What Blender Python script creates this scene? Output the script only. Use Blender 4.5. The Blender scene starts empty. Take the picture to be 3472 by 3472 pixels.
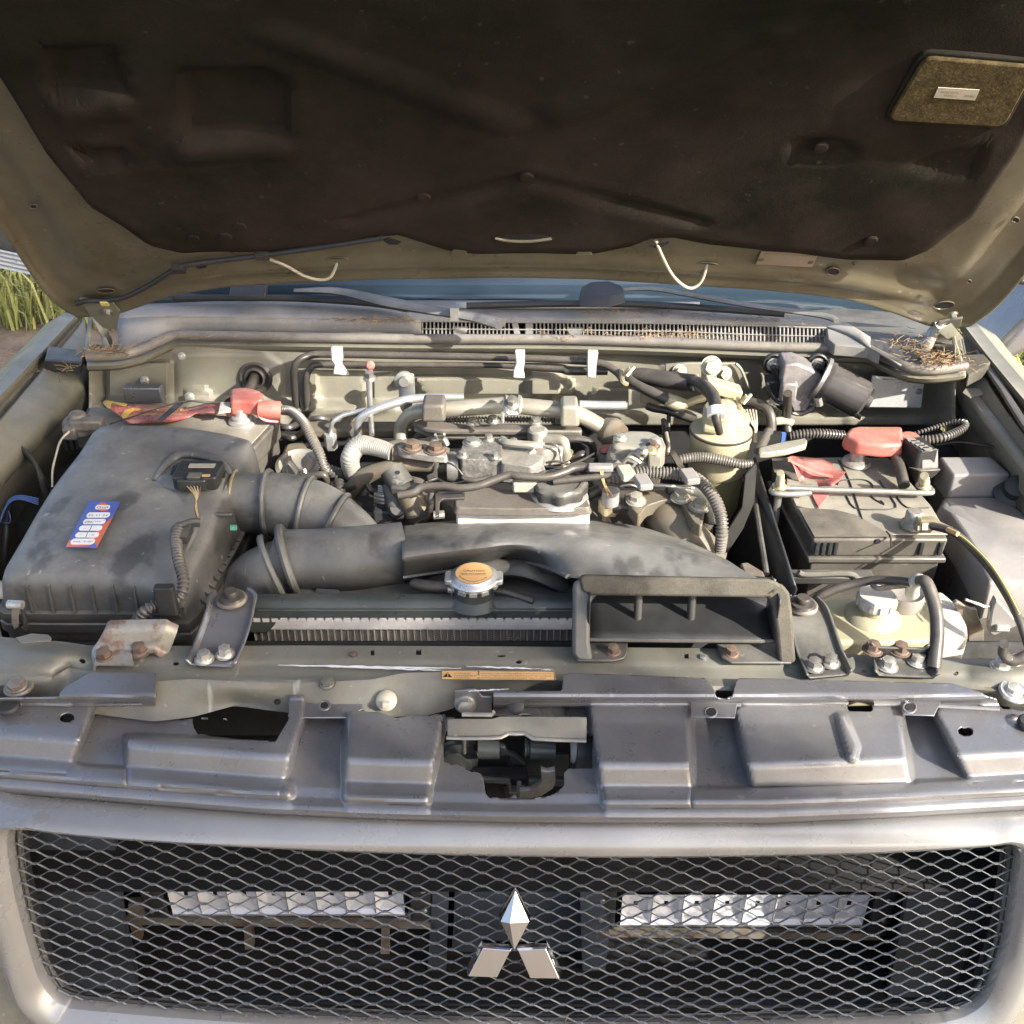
import bpy, bmesh, math, random
from mathutils import Vector, Matrix, Quaternion
from mathutils.geometry import tessellate_polygon
random.seed(7)
R = math.radians
S = bpy.context.scene
COL = S.collection
# ---------------------------------------------------------------- camera, sky, sun, exposure
PITCH = R(32.0); FPX = 3558.0; CZ = 1.82
cam = bpy.data.cameras.new('camera'); cam.sensor_fit = 'HORIZONTAL'; cam.sensor_width = 36.0
cam.lens = 36.0 * FPX / 3472.0; cam.clip_start = 0.02; cam.clip_end = 400
camo = bpy.data.objects.new('camera', cam); COL.objects.link(camo)
camo.location = (0, 0, CZ); camo.rotation_euler = (R(90) - PITCH, 0, 0)
S.camera = camo
SUN_AZ = (0.80, -0.60); SUN_EL = R(30.0)
SD = Vector((SUN_AZ[0] * math.cos(SUN_EL), SUN_AZ[1] * math.cos(SUN_EL), math.sin(SUN_EL))).normalized()
w = bpy.data.worlds.new('World'); S.world = w; w.use_nodes = True
nt = w.node_tree; sky = nt.nodes.new('ShaderNodeTexSky'); sky.sky_type = 'NISHITA'; sky.sun_disc = False
sky.sun_elevation = SUN_EL; sky.sun_rotation = math.atan2(SD.x, SD.y)
sky.air_density = 0.85; sky.dust_density = 4.5; sky.ozone_density = 0.7
bg = nt.nodes['Background']; nt.links.new(sky.outputs[0], bg.inputs[0]); bg.inputs[1].default_value = 0.14
sun = bpy.data.lights.new('sun', 'SUN'); sun.energy = 4.0; sun.angle = R(0.53); sun.color = (1.0, 0.955, 0.88)
suno = bpy.data.objects.new('sun', sun); COL.objects.link(suno)
suno.rotation_euler = (-SD).to_track_quat('-Z', 'Y').to_euler(); suno.location = SD * 12
S.view_settings.view_transform = 'Standard'; S.view_settings.look = 'None'
S.view_settings.exposure = 1.73; S.view_settings.gamma = 1.0
S.cycles.max_bounces = 8; S.cycles.transparent_max_bounces = 8

# ---------------------------------------------------------------- measuring: a place seen in the photo, at its real height or depth
REG = {0: (0, 0, 1.7971), 1: (0, 900, .5176), 2: (900, 900, .5176), 3: (1800, 900, .4658), 4: (2572, 900, .4658),
       5: (0, 1350, .4658), 6: (850, 1350, .4658), 7: (1700, 1350, .4658), 8: (2572, 1350, .4658),
       9: (0, 2150, .4658), 10: (850, 2150, .4658), 11: (1700, 2150, .4658), 12: (2572, 2150, .4658),
       13: (0, 2700, .6211), 14: (1150, 2700, .6211), 15: (2272, 2700, .6211), 16: (0, 0, .8986), 17: (1736, 0, .8986),
       20: (1350, 1350, .4658), 21: (1450, 2330, .3106), 22: (2250, 1200, .20704), 23: (0, 1400, .4655), 24: (3100, 900, .3105),
       25: (3222, 1950, .207), 26: (0, 500, .3883), 27: (1450, 1950, .20704), 30: (340, 1320, .3313), 31: (200, 1680, .11387),
       32: (1480, 2250, .2174), 33: (3100, 200, .13458), 34: (2540, 820, .13458), 35: (2660, 1540, .15528), 36: (2780, 1180, .1967),
       37: (3050, 1420, .21843)}
CP, SP = math.cos(PITCH), math.sin(PITCH)
CO = Vector((0, 0, CZ))
def ray(reg, x, y):
    a, b, s = REG[reg]; u = (a + x * s - 1736) / FPX; v = (1736 - (b + y * s)) / FPX
    return Vector((u, CP + v * SP, -SP + v * CP))
def pz(reg, x, y, z):
    r = ray(reg, x, y); return CO + r * ((z - CZ) / r.z)
def py(reg, x, y, Y):
    r = ray(reg, x, y); return CO + r * (Y / r.y)
def pp(reg, x, y, pt, n):
    r = ray(reg, x, y); n = Vector(n); return CO + r * ((Vector(pt) - CO).dot(n) / r.dot(n))
def lz(reg, s, z=None):            # 'x,y x,y,z ...' -> points at height z
    o = []
    for t in s.split():
        c = [float(v) for v in t.split(',')]
        o.append(pz(reg, c[0], c[1], c[2] if len(c) > 2 else z))
    return o
def ly(reg, s, Y=None):
    o = []
    for t in s.split():
        c = [float(v) for v in t.split(',')]
        o.append(py(reg, c[0], c[1], c[2] if len(c) > 2 else Y))
    return o
X, Yv, Z = Vector((1, 0, 0)), Vector((0, 1, 0)), Vector((0, 0, 1))
def V(*a): return Vector(a)

# ---------------------------------------------------------------- curves
def spline(pts, n=8, closed=False):
    P = [Vector(p) for p in pts]; m = len(P)
    if m < 3 and not closed:
        return [P[0].lerp(P[1], i / n) for i in range(n + 1)]
    out = []; segs = m if closed else m - 1
    for i in range(segs):
        if closed: a, b, c, d = P[(i - 1) % m], P[i], P[(i + 1) % m], P[(i + 2) % m]
        else: a, b, c, d = P[max(i - 1, 0)], P[i], P[i + 1], P[min(i + 2, m - 1)]
        for k in range(n):
            t = k / n
            out.append(0.5 * ((2 * b) + (c - a) * t + (2 * a - 5 * b + 4 * c - d) * t * t + (3 * b - a - 3 * c + d) * t ** 3))
    if not closed: out.append(P[-1].copy())
    return out
def resample(P, step):
    L = [0]
    for i in range(1, len(P)): L.append(L[-1] + (P[i] - P[i - 1]).length)
    n = max(2, int(L[-1] / step)); out = []; j = 0
    for k in range(n + 1):
        t = L[-1] * k / n
        while j < len(L) - 2 and L[j + 1] < t: j += 1
        d = L[j + 1] - L[j]; out.append(P[j].lerp(P[j + 1], (t - L[j]) / d if d > 1e-9 else 0))
    return out
def rrect(w, h, r, n=4):           # rounded rectangle outline, 2D
    r = min(r, w / 2 - 1e-5, h / 2 - 1e-5); o = []
    for cx, cy, a0 in ((w/2-r, h/2-r, 0), (-w/2+r, h/2-r, 90), (-w/2+r, -h/2+r, 180), (w/2-r, -h/2+r, 270)):
        for k in range(n + 1):
            a = R(a0 + 90 * k / n); o.append((cx + r * math.cos(a), cy + r * math.sin(a)))
    return o
def roundpoly(pts, r, n=4):        # round the corners of a 2D/3D polygon
    P = [Vector(p) for p in pts]; m = len(P); o = []
    for i in range(m):
        a, b, c = P[i - 1], P[i], P[(i + 1) % m]
        ri = min(r, (a - b).length * .45, (c - b).length * .45)
        s = b + (a - b).normalized() * ri; e = b + (c - b).normalized() * ri
        for k in range(n + 1):
            t = k / n; o.append(s * (1 - t) ** 2 + b * 2 * t * (1 - t) + e * t * t)
    return o

# ---------------------------------------------------------------- mesh builder
class MB:
    def __init__(s): s.v = []; s.f = []
    def add(s, vs, fs):
        b = len(s.v); s.v += [Vector(v) for v in vs]; s.f += [tuple(i + b for i in f) for f in fs]; return s
    def grid(s, rows, closeu=False):
        n = len(rows[0]); vs = [p for r in rows for p in r]; fs = []
        for i in range(len(rows) - 1):
            for j in range(n if closeu else n - 1):
                k = (j + 1) % n; fs.append((i*n+j, i*n+k, (i+1)*n+k, (i+1)*n+j))
        return s.add(vs, fs)
    def tube(s, pts, r, seg=12, n=6, smooth=True, corr=None, flat=1.0, up=None, cap=True, closed=False):
        # r: number or list per control point; corr=(pitch, depth) for corrugated loom; flat: second radius ratio along `up`
        P = [Vector(p) for p in pts]
        rr = r if isinstance(r, (list, tuple)) else [r] * len(P)
        if smooth and (len(P) > 2 or closed):
            C = spline(P, n, closed); RR = []
            m = len(P)
            for i in range(m if closed else m - 1):
                for k in range(n):
                    t = k / n; t = t * t * (3 - 2 * t); RR.append(rr[i] * (1 - t) + rr[(i + 1) % m] * t)
            if not closed: RR.append(rr[-1])
        else: C = P; RR = list(rr)
        if corr:
            L0 = [0]
            for i in range(1, len(C)): L0.append(L0[-1] + (C[i] - C[i-1]).length)
            C2 = resample(C, corr[0] / 4); T = L0[-1]; R2 = []
            for k in range(len(C2)):
                t = T * k / (len(C2) - 1); j = 0
                while j < len(L0) - 2 and L0[j + 1] < t: j += 1
                d = L0[j+1] - L0[j]; u = (t - L0[j]) / d if d > 1e-9 else 0
                R2.append((RR[j] * (1 - u) + RR[j+1] * u) - (corr[1] if k % 4 in (2, 3) else 0))
            C, RR = C2, R2
        m = len(C); rows = []
        t0 = (C[1] - C[0]).normalized()
        a = (up if up is not None else (Z if abs(t0.z) < .9 else X)); nrm = (a - t0 * a.dot(t0)).normalized()
        for i in range(m):
            if closed: t = (C[(i+1) % m] - C[i-1]).normalized()
            else: t = (C[min(i+1, m-1)] - C[max(i-1, 0)]).normalized()
            if up is not None: nrm = up - t * up.dot(t)
            else: nrm = nrm - t * nrm.dot(t)
            nrm.normalize(); bn = t.cross(nrm)
            rows.append([C[i] + bn * (RR[i] * math.cos(2*math.pi*k/seg)) + nrm * (RR[i] * flat * math.sin(2*math.pi*k/seg)) for k in range(seg)])
        if closed: rows.append(rows[0])
        s.grid(rows, True)
        if cap and not closed:
            b = len(s.v); s.v += [p.copy() for p in rows[0]] + [p.copy() for p in rows[-1]]
            s.f.append(tuple(b + seg - 1 - k for k in range(seg))); s.f.append(tuple(b + seg + k for k in range(seg)))
        return s
    def box(s, c, size, ax=None, r=0.0):
        # c centre, size (x,y,z), ax = 3 axes; r = rounding of the outline seen along the third axis
        c = Vector(c); ax = ax or (X, Yv, Z); ax = [Vector(a).normalized() for a in ax]
        if r:
            o = rrect(size[0], size[1], r)
            return s.prism([c + ax[0]*x + ax[1]*y - ax[2]*size[2]/2 for x, y in o], ax[2]*size[2])
        vs = [c + ax[0]*(sx*size[0]/2) + ax[1]*(sy*size[1]/2) + ax[2]*(sz*size[2]/2) for sz in (-1, 1) for sy in (-1, 1) for sx in (-1, 1)]
        return s.add(vs, [(0,2,3,1),(4,5,7,6),(0,1,5,4),(2,6,7,3),(0,4,6,2),(1,3,7,5)])
    def prism(s, out, ext, taper=None):
        out = [Vector(p) for p in out]; n = len(out); ext = Vector(ext); c = sum(out, Vector()) / n
        top = [(p if taper is None else c + (p - c) * taper) + ext for p in out]
        nn = Vector()
        for i in range(n): nn += (out[i] - c).cross(out[(i + 1) % n] - c)
        if nn.dot(ext) < 0: out = out[::-1]; top = top[::-1]
        fs = [tuple(range(n - 1, -1, -1)), tuple(range(n, 2 * n))] + [(i, (i+1) % n, n + (i+1) % n, n + i) for i in range(n)]
        return s.add(out + top, fs)
    def hexa(s, bot, top):         # 4 bottom + 4 top corners
        return s.add(list(bot) + list(top), [(3,2,1,0),(4,5,6,7),(0,1,5,4),(1,2,6,5),(2,3,7,6),(3,0,4,7)])
    def lathe(s, c, prof, axis=Z, seg=20, ref=None):
        c = Vector(c); axis = Vector(axis).normalized(); ref = ref or (X if abs(axis.x) < .9 else Yv)
        u = (ref - axis * ref.dot(axis)).normalized(); v = axis.cross(u)
        s.grid([[c + axis*h + u*(r*math.cos(2*math.pi*k/seg)) + v*(r*math.sin(2*math.pi*k/seg)) for k in range(seg)] for r, h in prof], True)
        return s
    def disc(s, c, r, axis=Z, h=.004, seg=20):
        return s.lathe(c, [(0, 0), (r, 0), (r, h), (0, h)], axis, seg)
def finish(me, smooth=True, ang=38):
    if smooth:
        for p in me.polygons: p.use_smooth = True
        me.set_sharp_from_angle(angle=R(ang))
def setlab(o, label, cat, group=None, kind=None):
    if label: o['label'] = label
    if cat: o['category'] = cat
    if group: o['group'] = group
    if kind: o['kind'] = kind
    return o
def root_of(o):
    while o.parent: o = o.parent
    return o
ALLPROTO = []
def obj(name, mb, m, parent=None, bevel=0, bseg=2, sub=0, solid=0, soff=0, smooth=True, ang=38, weld=True, kind=None, label=None, warp=None):
    me = bpy.data.meshes.new(name)
    if isinstance(mb, MB): vs, fs = mb.v, mb.f
    else: vs, fs = mb
    if warp: vs = [warp(v) for v in vs]
    if parent is None:
        c = Vector((sum(v.x for v in vs), sum(v.y for v in vs), sum(v.z for v in vs))) / len(vs); c.z = min(v.z for v in vs)
    else: c = root_of(parent).location.copy()
    me.from_pydata([tuple(v - c) for v in vs], [], fs); me.validate()
    bm = bmesh.new(); bm.from_mesh(me)
    if weld: bmesh.ops.remove_doubles(bm, verts=bm.verts, dist=1e-5)
    bmesh.ops.recalc_face_normals(bm, faces=bm.faces); bm.to_mesh(me); bm.free()
    finish(me, smooth, ang)
    if m is not None:
        for k in (m if isinstance(m, (list, tuple)) else [m]): me.materials.append(k)
    o = bpy.data.objects.new(name, me); COL.objects.link(o)
    if parent is None: o.location = c
    else: o.parent = parent
    if solid: k = o.modifiers.new('thickness', 'SOLIDIFY'); k.thickness = solid; k.offset = soff; k.use_even_offset = False
    if bevel: k = o.modifiers.new('edge', 'BEVEL'); k.width = bevel; k.segments = bseg; k.limit_method = 'ANGLE'; k.angle_limit = R(32); k.harden_normals = False; k.use_clamp_overlap = True
    if sub: k = o.modifiers.new('smooth', 'SUBSURF'); k.levels = sub; k.render_levels = sub
    if kind: o['kind'] = kind
    if label: o['label'] = label
    return o
def thing(name, label, cat, loc, group=None):
    o = bpy.data.objects.new(name, None); COL.objects.link(o); o.location = Vector(loc); o.empty_display_size = .02
    return setlab(o, label, cat, group)
def one(name, mb, m, label, cat, group=None, **k):     # a thing that is one mesh
    return setlab(obj(name, mb, m, None, **k), label, cat, group)
def copyx(o, off, parent=None):                          # linked copy of a part moved by off
    c = o.copy(); COL.objects.link(c)
    if parent is not None: c.parent = parent
    c.location = o.location + Vector(off); return c
def cut(o, cutter_mb):                                  # real holes
    me = bpy.data.meshes.new('cut'); me.from_pydata([tuple(v) for v in cutter_mb.v], [], cutter_mb.f)
    bm = bmesh.new(); bm.from_mesh(me); bmesh.ops.remove_doubles(bm, verts=bm.verts, dist=1e-5); bmesh.ops.recalc_face_normals(bm, faces=bm.faces); bm.to_mesh(me); bm.free()
    c = bpy.data.objects.new('cut', me); COL.objects.link(c)
    if o.parent: c.location = root_of(o).location * 0
    k = o.modifiers.new('holes', 'BOOLEAN'); k.operation = 'DIFFERENCE'; k.object = c; k.solver = 'EXACT'
    bpy.context.view_layer.update()
    ev = o.evaluated_get(bpy.context.evaluated_depsgraph_get())
    nm = bpy.data.meshes.new_from_object(ev); nm.name = o.name
    for k in list(o.modifiers): o.modifiers.remove(k)
    o.data = nm; bpy.data.objects.remove(c)
    return o
def text(name, s, m, parent, org, xd, yd, size, width=None, ext=.0003, bold=0, align='LEFT'):
    cu = bpy.data.curves.new(name, 'FONT'); cu.body = s; cu.size = 1; cu.align_x = align; cu.align_y = 'BOTTOM_BASELINE'
    cu.offset = bold; cu.resolution_u = 2
    o = bpy.data.objects.new(name, cu); COL.objects.link(o); bpy.context.view_layer.update()
    me = bpy.data.meshes.new_from_object(o.evaluated_get(bpy.context.evaluated_depsgraph_get())); me.name = name
    bpy.data.objects.remove(o); bpy.data.curves.remove(cu)
    xs = [v.co.x for v in me.vertices]; W0 = (max(xs) - min(xs)) or 1; x0 = min(xs)
    xd = Vector(xd).normalized(); yd = Vector(yd); yd = yd.normalized(); nd = xd.cross(yd).normalized()
    kx = (width / W0) if width else size; c = root_of(parent).location; org = Vector(org)
    for v in me.vertices:
        v.co = org - c + xd * ((v.co.x - (x0 if width else 0)) * kx) + yd * (v.co.y * size) + nd * ext
    me.materials.append(m); o = bpy.data.objects.new(name, me); COL.objects.link(o); o.parent = parent
    return o

# ---------------------------------------------------------------- materials
def mat(name, col, rough=.5, metal=0., var=.25, vs=14., dust=0., dcol=(.36, .33, .26), ds=9., grain=.15, gs=260., bump=.12, up=.6,
        rust=0., spec=.5, trans=0., ior=1.45, coat=0., spots=0., sss=0., streak=None, rvar=.12, scr=0., dmin=0., wipe=0., zfade=None):
    m = bpy.data.materials.new(name); m.use_nodes = True; t = m.node_tree; N = t.nodes; L = t.links
    b = N['Principled BSDF']; geo = N.new('ShaderNodeNewGeometry')
    def noise(sc, det=4, ro=.6, off=0, scl=None):
        n = N.new('ShaderNodeTexNoise'); n.inputs['Scale'].default_value = sc; n.inputs['Detail'].default_value = det; n.inputs['Roughness'].default_value = ro
        mp = N.new('ShaderNodeMapping'); mp.inputs['Location'].default_value = (off, off * .7, off * 1.3)
        if scl: mp.inputs['Scale'].default_value = scl
        L.new(geo.outputs['Position'], mp.inputs[0]); L.new(mp.outputs[0], n.inputs['Vector']); return n.outputs['Fac']
    def ramp(f, a, b_):
        r = N.new('ShaderNodeMapRange'); r.inputs['From Min'].default_value = a; r.inputs['From Max'].default_value = b_; r.clamp = True
        L.new(f, r.inputs['Value']); return r.outputs[0]
    def mth(op, a, c):
        n = N.new('ShaderNodeMath'); n.operation = op; n.use_clamp = True
        for i, q in enumerate((a, c)):
            if isinstance(q, (int, float)): n.inputs[i].default_value = q
            else: L.new(q, n.inputs[i])
        return n.outputs[0]
    def mix(f, a, c, mode='MIX'):
        n = N.new('ShaderNodeMix'); n.data_type = 'RGBA'; n.blend_type = mode
        for i, q in ((0, f), (6, a), (7, c)):
            if isinstance(q, (int, float)): n.inputs[i].default_value = q
            elif isinstance(q, tuple): n.inputs[i].default_value = (*q, 1)
            else: L.new(q, n.inputs[i])
        return n.outputs[2]
    c = mix(ramp(noise(vs, 5, .65), .3, .7), tuple(x * (1 - var) for x in col), tuple(min(1, x * (1 + var)) for x in col))
    gr = noise(gs, 3, .6, 3)
    if grain: c = mix(mth('MULTIPLY', ramp(gr, .35, .65), grain), c, tuple(x * .35 for x in col))
    if streak: c = mix(mth('MULTIPLY', ramp(noise(streak[0], 3, .6, 5, streak[1]), .5, .7), streak[2]), c, streak[3])
    if dust:
        sx = N.new('ShaderNodeSeparateXYZ'); L.new(geo.outputs['Normal'], sx.inputs[0])
        u = ramp(sx.outputs[2], -.2, .9); u2 = mth('MULTIPLY', u, up); u3 = mth('ADD', u2, 1 - up)
        dn = ramp(noise(ds, 6, .7, 11), .32, .72)
        if dmin: dn = mth('ADD', mth('MULTIPLY', dn, 1 - dmin), dmin)
        d = mth('MULTIPLY', dn, u3); d = mth('MULTIPLY', d, dust)
        if wipe:        # rubbed and smeared places where the dust is gone
            wn = ramp(noise(ds * 1.7, 4, .55, 51, (1, .55, 1)), .56, .64); d = mth('MULTIPLY', d, mth('SUBTRACT', 1, mth('MULTIPLY', wn, wipe)))
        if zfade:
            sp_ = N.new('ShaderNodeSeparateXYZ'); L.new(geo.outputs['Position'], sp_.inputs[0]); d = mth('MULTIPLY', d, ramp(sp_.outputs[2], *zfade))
        c = mix(d, c, dcol)
    if rust:
        c = mix(mth('MULTIPLY', ramp(noise(32, 6, .7, 21), .48, .62), rust), c, (.16, .062, .028))
    if spots:
        c = mix(mth('MULTIPLY', ramp(noise(75, 2, .5, 31), .70, .76), spots), c, (.45, .43, .38))
    if scr:
        c = mix(mth('MULTIPLY', ramp(noise(60, 2, .5, 41, (1, .12, .12)), .72, .76), scr), c, (.5, .5, .47))
    L.new(c, b.inputs['Base Color'])
    rg = N.new('ShaderNodeMapRange'); rg.inputs['From Min'].default_value = .3; rg.inputs['From Max'].default_value = .7
    rg.inputs['To Min'].default_value = max(.02, rough - rvar); rg.inputs['To Max'].default_value = min(1, rough + rvar)
    L.new(noise(vs * 2.3, 4, .7, 7), rg.inputs['Value']); L.new(rg.outputs[0], b.inputs['Roughness'])
    b.inputs['Metallic'].default_value = metal; b.inputs['Specular IOR Level'].default_value = spec
    b.inputs['Transmission Weight'].default_value = trans; b.inputs['IOR'].default_value = ior; b.inputs['Coat Weight'].default_value = coat
    if sss: b.inputs['Subsurface Weight'].default_value = sss; b.inputs['Subsurface Radius'].default_value = (.02, .018, .01); b.inputs['Subsurface Scale'].default_value = .5
    if bump:
        bp = N.new('ShaderNodeBump'); bp.inputs['Strength'].default_value = bump; bp.inputs['Distance'].default_value = .0015
        a = N.new('ShaderNodeMath'); a.operation = 'MULTIPLY_ADD'; L.new(gr, a.inputs[0]); a.inputs[1].default_value = .5; L.new(noise(vs * 3, 4, .6, 9), a.inputs[2])
        L.new(a.outputs[0], bp.inputs['Height']); L.new(bp.outputs[0], b.inputs['Normal'])
    return m
K = (.160, .156, .124)
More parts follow.
